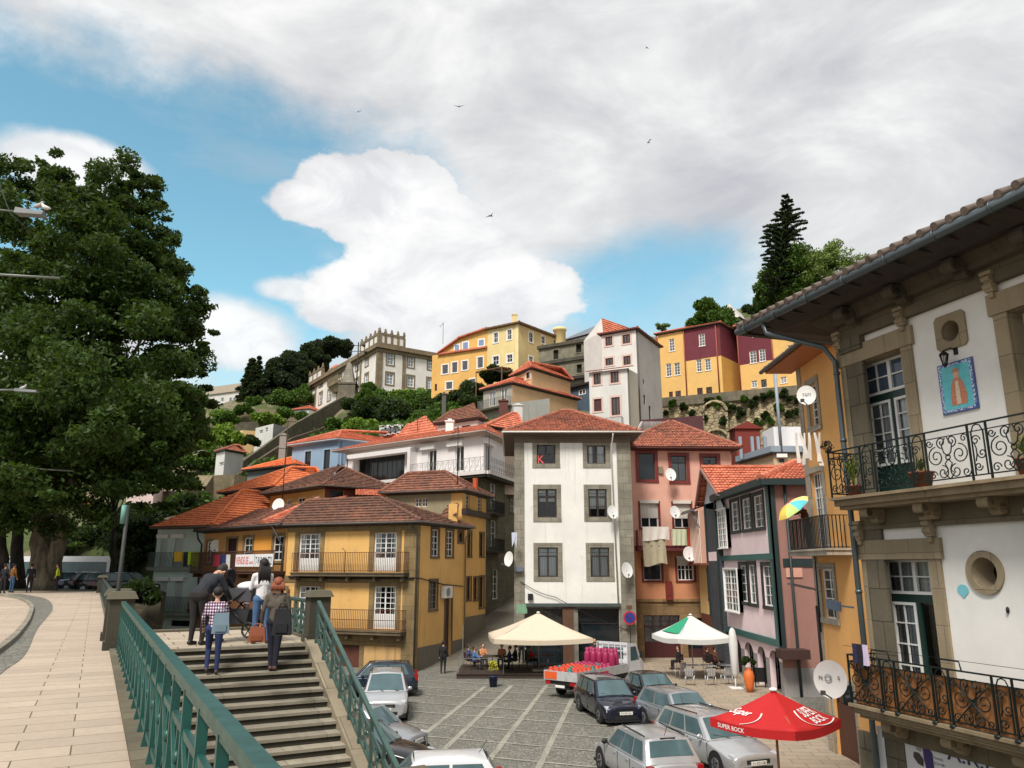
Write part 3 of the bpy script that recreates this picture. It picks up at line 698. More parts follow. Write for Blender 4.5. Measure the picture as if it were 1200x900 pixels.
def roof_hip(h,ze,zr,tile,over=0.45,ridge=None,name='roof',soffit=None,pitch=0.22,row=0.36,amp=0.045,sides=None,under=True,gutter=None,rt=True,ext=None):
 """ridge: (p,q) plan points; quad footprint"""
 E = inset_quad(h.c,over); n = len(E)
 Pq = [Vector((p.x,p.y,ze)) for p in E]
 a,b = ridge; a = Vector((a[0],a[1],zr)); b = Vector((b[0],b[1],zr))
 mb = MB()
 for i in range(4):
  p,q = Pq[i],Pq[(i+1) % 4]
  # side i: which ridge points are used
  ra = a if (i in (0,3)) else b; rb = b if (i in (0,1)) else a
  def near(pt):return a if (pt-a).length < (pt-b).length else b
  rp,rq = near(p),near(q)
  if (a-b).length < 0.05 or rp == rq:poly = [p,q,rp]
  else:poly = [p,q,rq,rp]
  if sides is None or i in sides:tile_poly(mb,poly,pitch,row,amp)
  else:mb.face(poly)
 if rt:
  for p in Pq:
   r_ = a if (p-a).length < (p-b).length else b
   ridge_tiles(mb,p+Vector((0,0,.06)),r_+Vector((0,0,.06)))
  if (a-b).length > .3:ridge_tiles(mb,a+Vector((0,0,.07)),b+Vector((0,0,.07)))
 ro = mb.build(name,tile,h.root)
 s = MB(); zt = ze-.03
 I = [Vector((p.x,p.y,0)) for p in h.c]; O = [Vector((p.x,p.y,0)) for p in E]
 for i in range(n):
  j = (i+1) % n; s.face([(O[j].x,O[j].y,zt-.05),(O[i].x,O[i].y,zt-.05),(I[i].x,I[i].y,zt-.16),(I[j].x,I[j].y,zt-.16)])
  s.face([(O[i].x,O[i].y,zt-.05),(O[j].x,O[j].y,zt-.05),(O[j].x,O[j].y,ze+.03),(O[i].x,O[i].y,ze+.03)])
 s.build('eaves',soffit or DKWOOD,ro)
 if gutter:
  g = MB(); Q = [Vector((p.x,p.y,ze-.02)) for p in inset_quad(h.c,over+.07)]
  g.tube([*Q,Q[0]],.065,6); g.build('gutter',gutter,ro)
 return ro
def chimney(parent,p,w,hgt,mat,pot=True):
 m = MB(Matrix.Translation(p)); m.box(-w/2,w/2,-w/2,w/2,-.8,hgt); m.box(-w/2-.06,w/2+.06,-w/2-.06,w/2+.06,hgt,hgt+.08)
 if pot:m.lathe([(.10,hgt+.08),(.12,hgt+.3),(.09,hgt+.34)],8)
 return m.build('chimney',mat,parent)
def pipe(parent,pts,r,mat,name='drainpipe',n=7):m = MB(); m.tube(pts,r,n); return m.build(name,mat,parent)
def back(A,B,depth):
 A,B = V2(A),V2(B); d = (B-A).normalized(); n = Vector((-d.y,d.x)); return [A,B,B+n*depth,A+n*depth]
def pl(px,py,Y):p = at(px,py,Y); return (p.x,p.y)
def zat(px,py,Y):return at(px,py,Y).z
def text_mb(txt,size,bold=False,font=None,shear=0.0,squeeze=1.0):
 cu = bpy.data.curves.new('t','FONT'); cu.body = txt; cu.size = size; cu.align_x = 'LEFT'; cu.shear = shear; cu.offset = 0.012*size if bold else 0.0; cu.resolution_u = 3
 o = bpy.data.objects.new('t',cu); COL.objects.link(o); dg = bpy.context.evaluated_depsgraph_get(); dg.update()
 me = bpy.data.meshes.new_from_object(o.evaluated_get(dg)); vs = [v.co.copy() for v in me.vertices]; fs = [tuple(p.vertices) for p in me.polygons]
 bpy.data.objects.remove(o); bpy.data.curves.remove(cu); bpy.data.meshes.remove(me)
 xs = [v.x for v in vs]; w = max(xs)-min(xs); x0 = min(xs)
 return [Vector(((v.x-x0)*squeeze,v.y,0)) for v in vs],fs,w*squeeze
def put_text(txt,size,M,name,mat,parent,width=None,bold=False,shear=0.0,height=None):
 vs,fs,w = text_mb(txt,size,bold,shear=shear); k = (width/w) if width else 1.0
 ky = 1.0
 if height:hh = max(v.y for v in vs)-min(v.y for v in vs); ky = height/hh
 mb = MB(M)
 for f in fs:mb.face([(vs[i].x*k,0,vs[i].y*ky) for i in f])
 return mb.build(name,mat,parent)
 # ================================================================== the white house in the middle
Yc = 51.0
A,B = pl(603,620,Yc),pl(741.5,620,Yc)
zb = ZS; zt = zat(672,506,Yc-0.7)
h = House('town_house','tall white plastered town house with granite corners and six dark windows, square tiled roof','house',back(A,B,9.5),zb,zt,plaster((228,226,219),0.5))
F = h.F[0]; DKF = paint((48,36,32),0.5)
wins = [((629,521,651,543.5),1),((688,521.5,710,543.5),2),((630,573,652.5,606.5),3),((689.5,573,711.5,606),4),((630.5,641.5,654,676),5),((692,641.5,714.5,676),6)]
for r,k in wins:
 kw = dict(fm=DKF,cols=1,rows=1,leaves=2,sur=GRAN,sw=.29,sout=.02,recess=.16,fw=.07)
 if k == 1:kw.update(glass='clear',curtain=[(0.0,.02,0,1)],rows=2)
 if k == 2:kw.update(glass='clear',curtain=[(0.06,.3,0,1),(.52,.96,0,1)],rows=2)
 if k in (3,4):kw.update(glass='clear',trans=.27,rows=2,curtain=[(0.06,.44,.78 if k == 3 else .7,.97),(.56,.94,.78 if k == 3 else .7,.97),(.1,.44,.56 if k == 3 else .3,.68),(.56,.9,.56 if k == 3 else .3,.68)])
 if k in (5,6):kw.update(glass='clear',trans=.3,curtain=[(0.05,.47,.03,.68),(.53,.95,.03,.68),(.05,.95,.72,.98)],cw=(232,238,240))
 rr = h.win(0,r,**kw)
 if k == 1:put_text('K',.75,F.M @ Matrix.Translation((rr[0]+.08,.13,rr[2]+.06)),'window_letter',paint((220,90,90),.5),h.root,bold=True,width=.42)
 # ground floor: dark cafe fronts, stone lintel band, awning box
zg = F.uv(672,707)[1]
h.win(0,(611,713,664,798),fm=DKWOOD,cols=4,rows=1,trans=.2,recess=.3)
h.win(0,(678,713,727,798),fm=DKWOOD,cols=1,rows=1,trans=.22,recess=.5,kind='door')
h.wall([h.mat,GREY],{0:[(0,F.L,zb,zg,1)]})
h.strip(0,-.02,.64,zb,zt-.02,GRAN,.05,'corner_pilaster'); h.strip(0,F.L-.9,F.L+.02,zb,zt-.02,GRAN,.05,'corner_pilaster')
h.strip(0,-.04,F.L+.04,zt-.62,zt+.01,stone((120,106,90),2,1,key='frz'),.075,'frieze')
h.strip(0,.73,F.L-1.0,zg-.2,zg,paint((70,80,78),.7,wear=.6),.16,'awning_box')
h.strip(0,3.05,3.75,zb,zg-.21,paint((92,62,44),.7,wear=.4),.03,'wood_panel')
h.strip(0,.12,.8,F.uv(611,717)[1]-.1,F.uv(611,711)[1]+.15,paint((120,160,130),.6,wear=.4),.06,'faded_plaque')
c = h.c; mid = (c[0]+c[1]+c[2]+c[3])/4
za = zat(672,482,Yc+4.7)
roof_hip(h,zt,za,T_RED,.72,((mid.x-.35,mid.y),(mid.x+.35,mid.y)),soffit=paint((96,84,74),.8),gutter=paint((214,210,200),.5))
pipe(h.root,[F.p(F.L-1.2,-.75,zt-.1),F.p(F.L-1.2,-.70,zt-.25),F.p(F.L-1.28,-.09,zt-1.2),F.p(F.L-1.1,-.09,zg-.1)],.05,paint((206,202,192),.5))
for (px,py) in ((649,700),):pass
for k,(u0_,u1_) in enumerate(((.35,2.6),(2.6,7.2))):
 m = MB(F.M); P = [(u0_+(u1_-u0_)*i/10,-.12,F.uv(613,681)[1] - (u0_+(u1_-u0_)*i/10-.35)*.44 - .15*math.sin(math.pi*i/10)) for i in range(11)]
 m.tube(P,.022,5); m.build('cable',BLACK,h.root)
m = MB(F.M); u,z = F.uv(621.5,699.5); m.box(u-.16,u+.16,-.16,-.01,z-.2,z+.2); m.build('meter_box',BLACK,h.root,bevel=.01)
m = MB(F.M); u,z = F.uv(608,667); m.box(u-.28,u+.28,-.3,-.051,z-.14,z+.14); m.build('alarm_box',paint((100,108,124),.5),h.root,bevel=.02)
WH = h
# ================================================================== coral house
Yk = 56.0
A,B = pl(743.5,620,Yk-.9),pl(862,620,Yk-.9)
A = (WH.F[0].p(WH.F[0].L+.02,0,0).x,Yk-1.2)
zt = zat(800,524,Yk-1.6); COR = plaster((218,166,146),.55); CORD = plaster((198,136,98),.4)
h = House('town_house','coral pink house with dark red window frames, laundry balcony and tiled pyramid roof','house',back(A,B,9),ZS,zt,COR)
F = h.F[0]; DRED = paint((112,40,32),.55); zb2 = F.uv(800,703)[1]; zmid = F.uv(800,628)[1]
for r,kw in (((748.5,531,767.5,562),dict(glass='dark',cols=1,rows=1)),((787,534,804.5,563.5),dict(glass='clear',curtain=[(0.05,.95,0,.72)],cw=(150,160,158),cols=2,rows=1,trans=.28)),((824,535,841,566),dict(glass='clear',curtain=[(0.05,.95,0,.6)],cw=(150,160,158),cols=2,rows=1,trans=.28))):
 h.win(0,r,fm=BLACK,sur=DRED,sw=.22,sout=.05,**kw)
for r in ((750.5,589.5,771.5,618),(789.5,590,809.5,618.5)):
 h.win(0,r,fm=WHITE,sur=DRED,sw=.14,sout=.04,cols=1,rows=1,leaves=2,blind=.62)
h.win(0,(754,655,775,680),fm=WHITE,sur=DRED,sw=.14,sout=.04,cols=1,rows=1,leaves=1,blind=.3)
h.win(0,(793.5,655,813,680),fm=WHITE,sur=DRED,sw=.14,sout=.04,cols=2,rows=2,leaves=2,blind=.32,mw=.05)
gs = h.win(0,(755,721,798,773),fm=paint((70,26,26),.6),cols=2,rows=1,leaves=2,trans=.26,solid=.52,glass='clear',recess=.2,cw=(190,190,186))
h.win(0,(806,724,840,773),fm=paint((60,24,24),.6),cols=2,rows=1,leaves=1,trans=.2,solid=.3,recess=.2,kind='door')
OCH = stone((150,122,84),1.0,.5,key='ochst')
h.wall([COR,OCH,CORD],{0:[(0,F.L,zmid,zb2,2),(0,F.L,zb2,F.uv(800,640)[1],2),(0,F.L,ZS,zb2,1)]})
h.strip(0,-.0,F.L,zb2-.12,zb2+.06,OCH,.1,'string_course')
c = h.c; mid = (c[0]+c[1]+c[2]+c[3])/4; za = zat(786,494.5,Yk+3.3)
ax = at(786,494.5,Yk+3.3)
roof_hip(h,zt,za,T_RED,.65,((ax.x-.15,ax.y),(ax.x+.15,ax.y)),soffit=paint((84,44,36),.8))
zsl = F.uv(790,640)[1]; u0,_ = F.uv(744.5,640); u1,_ = F.uv(806,640)
bl = slab(F,h.root,u0,u1,zsl,.9,paint((92,34,32),.7,wear=.5),t=.34); bars(F,bl,u0+.04,u1-.04,zsl,zsl+1.05,.86,.13,DRED)
m = MB(F.M); u,z = F.uv(783.5,692); m.box(u-.22,u+.22,-.25,-.01,z-.62,z+.62); m.box(u-.14,u+.14,-.27,-.24,z-.3,z+.35); m.build('shrine_box',DRED,h.root,bevel=.02)
m = MB(F.M); u,z = F.uv(774,551); m.box(u-.16,u+.16,-.14,-.01,z-.25,z+.25); m.build('vent_box',paint((130,116,96),.6),h.root,bevel=.02)
CH = h
def cloth_strip(F,u0,u1,z0,z1,y,mat,name,label,cat='laundry',group=None,ruf=.05,kx=9,slant=0.0,uneven=0.0,parent=None):
 m = MB(F.M); n = 14; rows = 6; g = []
 for j in range(rows+1):
  t = j/rows; z = z1+(z0-z1)*t
  g.append([(u0+(u1-u0)*i/n + slant*t,y+ruf*math.sin(i*kx/n*2.2+t*1.3)*(.3+t),z - uneven*t*math.sin(i/n*5+1)) for i in range(n+1)])
 for j in range(rows):
  for i in range(n):m.face((g[j+1][i],g[j+1][i+1],g[j][i+1],g[j][i]),smooth=True)
  # thickness
 for j in range(rows):
  for i in range(n):m.face([(p[0],p[1]+.012,p[2]) for p in (g[j][i],g[j][i+1],g[j+1][i+1],g[j+1][i])],smooth=True)
 o = m.build(name,mat,parent,loc=None if parent else tuple(F.p((u0+u1)/2,y,(z0+z1)/2)))
 if not parent:tag(o,label,cat,group)
 return o
ur = F.rect(753.5,619,782.5,633,-.95); uq = F.rect(753,631,780,662,-.95)
cloth_strip(F,uq[0],uq[1],uq[2],uq[3],-.97,paint((176,166,140),.95,wear=.3),'blanket','big beige blanket hanging low from the coral house balcony','blanket',slant=.1,uneven=.12)
cloth_strip(F,ur[0]-.03,ur[1]+.08,ur[2],ur[3]+.1,-1.04,paint((222,214,204),.95,wear=.12),'white_sheet','white sheet folded over the beige blanket on the coral balcony','sheet',uneven=.07)
ur = F.rect(788,620,805,639,-.95); cloth_strip(F,ur[0],ur[1],ur[2],ur[3],-.98,paint((190,196,164),.95,wear=.15),'towel','pale green towel drying on the coral house balcony','towel')
ur = F.rect(806,619,820,662,-.95); cloth_strip(F,ur[0],ur[1],ur[2],ur[3],-.99,paint((158,62,30),.9,wear=.3),'rust_blanket','rust red cloth screen at the right end of the coral balcony','blanket',ruf=.03)
# ================================================================== pink timber house and its neighbours along the right
XR = 13.0
PINK = plaster((236,212,214),.3); TEALP = paint((44,92,88),.5,wear=.3); DKT = paint((26,44,44),.55); SLATE = stone((70,74,80),.5,.22,.008,.7,key='slate')
Yn,Yf = 39.0,48.4
cor = [(XR,Yf),(XR,Yn),(XR+6,Yn),(XR+6,Yf)]
zt = zat(909,561,Yn+.2)-.1
h = House('timber_house','pale pink house with dark teal timber trim, narrow sash windows and an arcade on the street','house',cor,ZS,zt,PINK)
F = h.F[0]
zmid = F.uv(885,653)[1]; zlow = F.uv(896,749)[1]
for r in ((857.5,587.5,866.5,622),(870.5,583.5,880.5,620),(884,580,895,618)):
 h.win(0,r,fm=WHITE,sur=paint((40,44,44),.6),sw=.2,sout=.06,cols=2,rows=4,fw=.06,recess=.06,mw=.035,glass='clear',cw=(190,192,190))
for r in ((868.5,662.5,876.5,705),(878.5,662,886.5,707),(895,663,905.5,710)):
 h.win(0,r,fm=WHITE,sur=paint((40,44,44),.6),sw=.2,sout=.06,cols=2,rows=4,fw=.06,recess=.06,mw=.035,glass='clear',cw=(190,192,190))
 # arcade openings
def arch_hole(hh,side,u0,u1,z0,z1):
 hh.holes[side].append((u0,u1,z0,z1)); Fm = hh.F[side]
 m = MB(Fm.M); cx = (u0+u1)/2; r = (u1-u0)/2; n = 8; zc = z1-min(r,.55)
 for s_ in (-1,1):
  pts = [(cx+s_*r,z1+.002)]
  for i in range(n+1):a = math.pi/2*i/n; pts.append((cx+s_*r*math.cos(a),zc+(z1-zc)*math.sin(a)))
  for i in range(1,n+1):
   q = [(pts[0][0],0.003,pts[0][1]),(pts[i][0],.003,pts[i][1]),(pts[i+1][0],.003,pts[i+1][1])]
   m.face(q if s_ < 0 else list(reversed(q)))
 m.build('arch_spandrel',hh.mat,hh.root)
L = F.L; e = zlow-.42
ops = [(L-1.95,L-.45),(L-3.9,L-2.55),(L-6.2,L-4.6),(L-8.6,L-6.9)]
for a,b in ops:
 arch_hole(h,0,a,b,ZS,e)
 g = MB(F.M); g.box(a,a+.07,.5,.56,ZS,e); g.box(b-.07,b,.5,.56,ZS,e); g.box((a+b)/2-.04,(a+b)/2+.04,.5,.56,ZS,e); g.box(a,b,.5,.56,e-1.0,e-.92)
 w = g.build('shop_window',BLACK,h.root); q = MB(F.M); q.face(((a,.58,ZS),(b,.58,ZS),(b,.58,e),(a,.58,e))); q.build('pane',glass_dark((40,48,48)),w)
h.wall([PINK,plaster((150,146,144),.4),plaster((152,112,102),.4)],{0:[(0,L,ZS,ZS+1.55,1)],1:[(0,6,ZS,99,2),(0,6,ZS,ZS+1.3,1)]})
h.strip(0,-.05,L+.1,zmid-.14,zmid+.16,TEALP,.14,'timber_band'); h.strip(0,-.05,L+.1,zlow-.16,zlow+.16,TEALP,.14,'timber_band')
h.strip(0,L-.42,L+.12,zlow-.1,zt,TEALP,.1,'corner_post'); h.strip(1,-.12,.22,zlow-.3,zt,DKT,.12,'corner_post')
h.strip(1,.4,2.2,zmid-.5,zmid-.1,DKT,.05,'dark_beam')
h.strip(1,.5,1.3,zmid-1.0,zmid-.55,plaster((206,152,132),.2),.06,'patch')
m = MB(h.F[1].M); m.box(-.3,1.05,-.9,-.001,zlow-.62,zlow-.2); m.build('porch_hood',paint((60,36,30),.7),h.root)
pipe(h.root,[h.F[1].p(.75,-.1,zt-.1),h.F[1].p(.75,-.1,zlow-.3),h.F[1].p(.75,-.1,ZS)],.07,DKT)
E = [Vector((XR-.55,Yf+.1,zt)),Vector((XR-.55,Yn-.4,zt)),Vector((XR+6.5,Yn-.4,zt))]
ap = Vector((XR+2.6,Yn+3.2,zt+1.25)); ap2 = Vector((XR+2.6,Yf+.1,zt+1.25)); apx = Vector((XR+6.5,Yn+3.2,zt+1.25))
mb = MB(); tile_poly(mb,[E[0],E[1],ap,ap2]); tile_poly(mb,[E[1],E[2],apx,ap]); mb.face((ap,apx,(XR+6.5,Yf,zt+1.25),ap2))
ridge_tiles(mb,E[1]+Vector((0,0,.1)),ap+Vector((0,0,.12)),.2); ridge_tiles(mb,ap+Vector((0,0,.12)),apx+Vector((0,0,.12)),.16)
ro = mb.build('roof',T_CORAL,h.root)
m = MB(); m.bar(E[0]+Vector((0,0,-.12)),E[1]+Vector((0,0,-.12)),.16,.34); m.bar(E[1]+Vector((0,0,-.12)),E[2]+Vector((0,0,-.12)),.16,.3); m.face((E[0]+Vector((0,0,-.26)),E[1]+Vector((0,0,-.26)),(XR,Yn,zt-.28),(XR,Yf,zt-.28))); m.build('eaves',DKT,ro)
PH = h
# slate bay with the tall white windows and cross gable
Yg = 51.2
cor = [(XR-.25,Yg),(XR-.25,Yf+.02),(XR+6,Yf+.02),(XR+6,Yg)]
zt2 = zt-.25
h = House('gabled_house','narrow slate clad house with a gable and tall white windows beside the pale pink house','house',cor,ZS,zt2,SLATE)
F = h.F[0]
h.win(0,(840.5,597,851,642),fm=WHITE,cols=2,rows=6,sur=WHITE,sw=.08,sout=.05,recess=.02,mw=.05,glass='clear',leaves=2,fw=.07,cw=(170,176,176))
h.win(0,(849.5,667,864.5,716),fm=WHITE,cols=2,rows=6,sur=WHITE,sw=.08,sout=.05,recess=.02,mw=.05,glass='clear',leaves=2,fw=.07,cw=(150,156,156))
h.wall([SLATE,PINK],{0:[(0,F.L,F.uv(845,655)[1]-.1,F.uv(845,648)[1]+.1,1)]})
h.strip(0,-.02,.14,ZS+3,zt2,DKT,.1,'corner_post'); h.strip(0,F.L-.16,F.L+.02,ZS+2.6,zt2,DKT,.12,'corner_post')
zr = zat(829,549,49.7); Y0,Y1,Ym = Yf-2.3,Yg+.6,49.7; xg = XR-.75
mb = MB(); a0,a1 = Vector((xg,Y0,zr-1.95)),Vector((XR+7,Y0,zr-1.95)); r0,r1 = Vector((xg,Ym,zr)),Vector((XR+7,Ym,zr)); b0,b1 = Vector((xg,Y1,zt2-.1)),Vector((XR+7,Y1,zt2-.1))
tile_poly(mb,[a0,a1,r1,r0]); tile_poly(mb,[b1,b0,r0,r1]); ridge_tiles(mb,r0+Vector((0,0,.1)),r1+Vector((0,0,.1)),.14)
ro = mb.build('roof',T_CORAL,h.root)
m = MB(); m.bar(a0+Vector((-.02,0,-.05)),r0+Vector((-.02,0,-.05)),.1,.16); m.bar(b0+Vector((-.02,0,-.05)),r0+Vector((-.02,0,-.05)),.1,.16); m.build('verge_board',paint((150,118,108),.6),ro)
m = MB(); xx = XR-.25; m.face(((xx,Y0+.3,zt2-.8),(xx,Ym,zr-.15),(xx,Y1-.2,zt2-.2))); m.face(((a0.x,a0.y,a0.z-.1),(r0.x,r0.y,r0.z-.1),(xx+.1,Ym,zr-.1),(xx+.1,Y0,a0.z-.1))); m.build('gable',paint((186,192,200),.7,wear=.25),h.root)
# narrow house with red and white striped boards above cream
cor = [(XR-.1,54.6),(XR-.1,Yg+.02),(XR+6,Yg+.02),(XR+6,54.6)]
h = House('narrow_house','narrow cream house with a bay of red and white vertical boards between slate house and coral house','house',cor,ZS,zt-1.3,plaster((222,190,130),.3))
F = h.F[0]
h.win(0,(830,668,834,702),fm=WHITE,cols=1,rows=3,sur=paint((92,40,30),.6),sw=.14,glass='clear',cw=(120,90,80)); h.win(0,(838,668,842,704),fm=WHITE,cols=1,rows=3,sur=paint((92,40,30),.6),sw=.14,glass='clear',cw=(120,90,80))
BRN = paint((110,62,44),.7)
h.wall([h.mat,BRN],{0:[(0,F.L,ZS,ZS+3.0,1)]})
zq0,zq1 = zat(826,660,53),zat(826,600,53)
m = MB(F.M); m.box(0,F.L,-.55,-.001,zq0,zq1); m.build('bay',paint((196,150,130),.7),h.root)
m = MB(F.M)
n = 9
for i in range(n):m.box(F.L*i/n+.03,F.L*i/n+.2,-.58,-.55,zq0+.02,zq1-.05)
m.build('red_boards',paint((150,46,30),.6),h.root)
m = MB(F.M)
for i in range(n):m.box(F.L*i/n+.22,F.L*i/n+.3,-.6,-.55,zq0,zq1)
m.build('white_battens',paint((226,206,190),.6),h.root)
m = MB(F.M); m.box(-.2,F.L+.2,-.75,-.001,zq0-.14,zq0); m.build('bay_sill',BRN,h.root)
mb = MB(); tile_poly(mb,[(XR-1.0,54.7,zq1),(XR-1.0,Yg,zq1),(XR+5,Yg,zq1+2),(XR+5,54.7,zq1+2)]); ro = mb.build('roof',T_DARK,h.root); m = MB(); m.tube([(XR-1.05,54.8,zq1-.02),(XR-1.05,Yg-.1,zq1-.02)],.07,7); m.tube([(XR-1.0,Yg+.2,zq1-.05),(XR-.9,Yg+.15,zq1-.8),(XR-.35,Yg+.1,zq1-1.5),(XR-.35,Yg+.1,zt2-1.9)],.06,6); m.build('gutter',paint((104,106,110),.5,.3),ro)
# ================================================================== orange house next to the camera-side house
XO = 10.7
A,B = (XO,at(951,650,1).y),None
def yx(px,py,X):r = ray(px,py); return r.y*X/r.x
yfar,ynear = yx(950,620,XO),20.0
ORG = plaster((222,166,98),.3)
cor = [(XO,yfar),(XO,ynear),(XO+6,ynear),(XO+6,yfar)]
F0 = Frame(cor[0],cor[1]); zt = F0.uv(935,431)[1]
h = House('town_house','bright orange plastered house with stone window surrounds and an iron balcony','house',cor,ZS,zt,ORG)
F = h.F[0]; GS = stone((176,166,148),1.2,.8,key='paleS')
h.win(0,(948.5,449,958.5,500),fm=WHITE,cols=2,rows=5,sur=GS,sw=.22,sout=.04,recess=.12,glass='clear',mw=.035,curtain=[(0,1,0,.55)],cw=(96,84,96))
h.win(0,(953,552,967.5,645),fm=WHITE,cols=2,rows=6,sur=GS,sw=.2,sout=.04,recess=.12,leaves=2,trans=.2,mw=.03,kind='balcony_door',sill='none',glass='clear',cw=(120,116,108))
h.win(0,(963.5,667,979,725),fm=WHITE,cols=2,rows=5,sur=GS,sw=.18,sout=.04,recess=.1,glass='clear',mw=.03,cw=(120,120,116))
dr = F.rect(979,800,997,905)
h.win(0,(dr[0],dr[1]+.5,ZS,dr[3]),px=False,fm=paint((84,48,34),.6),cols=1,rows=1,solid=.7,sur=GS,sw=.14,sill='none',kind='door')
h.wall()
h.strip(0,-.02,.34,ZS,zt,GS,.03,'corner_pilaster'); h.strip(1,-.1,.3,ZS,zt,GS,.03,'corner_pilaster')
zsl = F.uv(958,645)[1]; ua = F.uv(950,645)[0]; ub = F.uv(989,645)[0]
bl = slab(F,h.root,-.1,ub+.6,zsl,.8,GS,.2,'balcony_slab');
bars(F,bl,-.02,ub+.5,zsl,zsl+1.05,.74,.12,IRON,rails=(0.05,1.0))
m = MB(F.M); m.prism([(-.55,-1.0),(F.L,-1.0),(F.L,0),(-.55,0)],zt-.06,zt+.05); m.build('eaves_board',paint((170,104,54),.6),h.root)
mb = MB(); tile_poly(mb,[F.p(-.7,-1.05,zt+.06),F.p(F.L,-1.05,zt+.06),F.p(F.L,3,zt+1.7),F.p(-.7,3,zt+1.7)]); ro = mb.build('roof',T_BROWN,h.root)
m = MB(); m.tube([F.p(-.75,-1.1,zt+.04),F.p(F.L,-1.1,zt+.04)],.08,8); m.build('gutter',paint((60,56,54),.5),ro)
m = MB(F.M)
for (a,b) in (((.25,-.02,F.uv(956,640)[1]),(.25,-.06,F.uv(962,740)[1])),):
 m.tube([a,b],.035,6); m.tube([(.05,-.05,F.uv(960,710)[1]),(.12,-.07,F.uv(966,790)[1])],.05,6)
m.build('cable_bundle',BLACK,h.root)
OH = h
# ================================================================== grand stone-trimmed house at the right
th = R(17.6); dfw = Vector((math.sin(th),-math.cos(th)))  # along the facade towards the camera
inw = Vector((-dfw.y,dfw.x))
Fc = Vector((atz(978,583,1.6+.0878*15.2).x,15.2)); Fc = V2(pl(978,583,15.2))
OUT = 0.72
C0 = Fc + inw*OUT - dfw*.05
A = C0; B = C0 + dfw*11.0
F = Frame(A,B)
zt = F.uv(1100,340)[1];
WW = plaster((232,230,224),.08)
ztop = F.uv(1115,354)[1]+.36
z_up = at(978,583,15.2).z; z_lo = at(1004,825,15.2).z
print('grand',z_up,z_lo,ztop,[F.uv(x,600) for x in (960,985,1000,1050,1100,1200)])
h = House('grand_house','old white house with granite door frames, scrolled iron balconies and broad dark eaves, nearest on the right','house',[A,B,B+inw*9,A+inw*9],ZS,ztop,WW)
GR = stone((164,148,120),1.1,.62,.006,.72,key='gr1'); GRB = stone((112,104,86),.55,.6,.014,.6,key='gr2'); DG = paint((26,52,46),.4,wear=.15); IR = paint((22,34,32),.5,.4,.2)
u_end = F.L
def zF(px,py,y=0):return F.uv(px,py,y)[1]
def uF(px,py,y=0):return F.uv(px,py,y)[0]
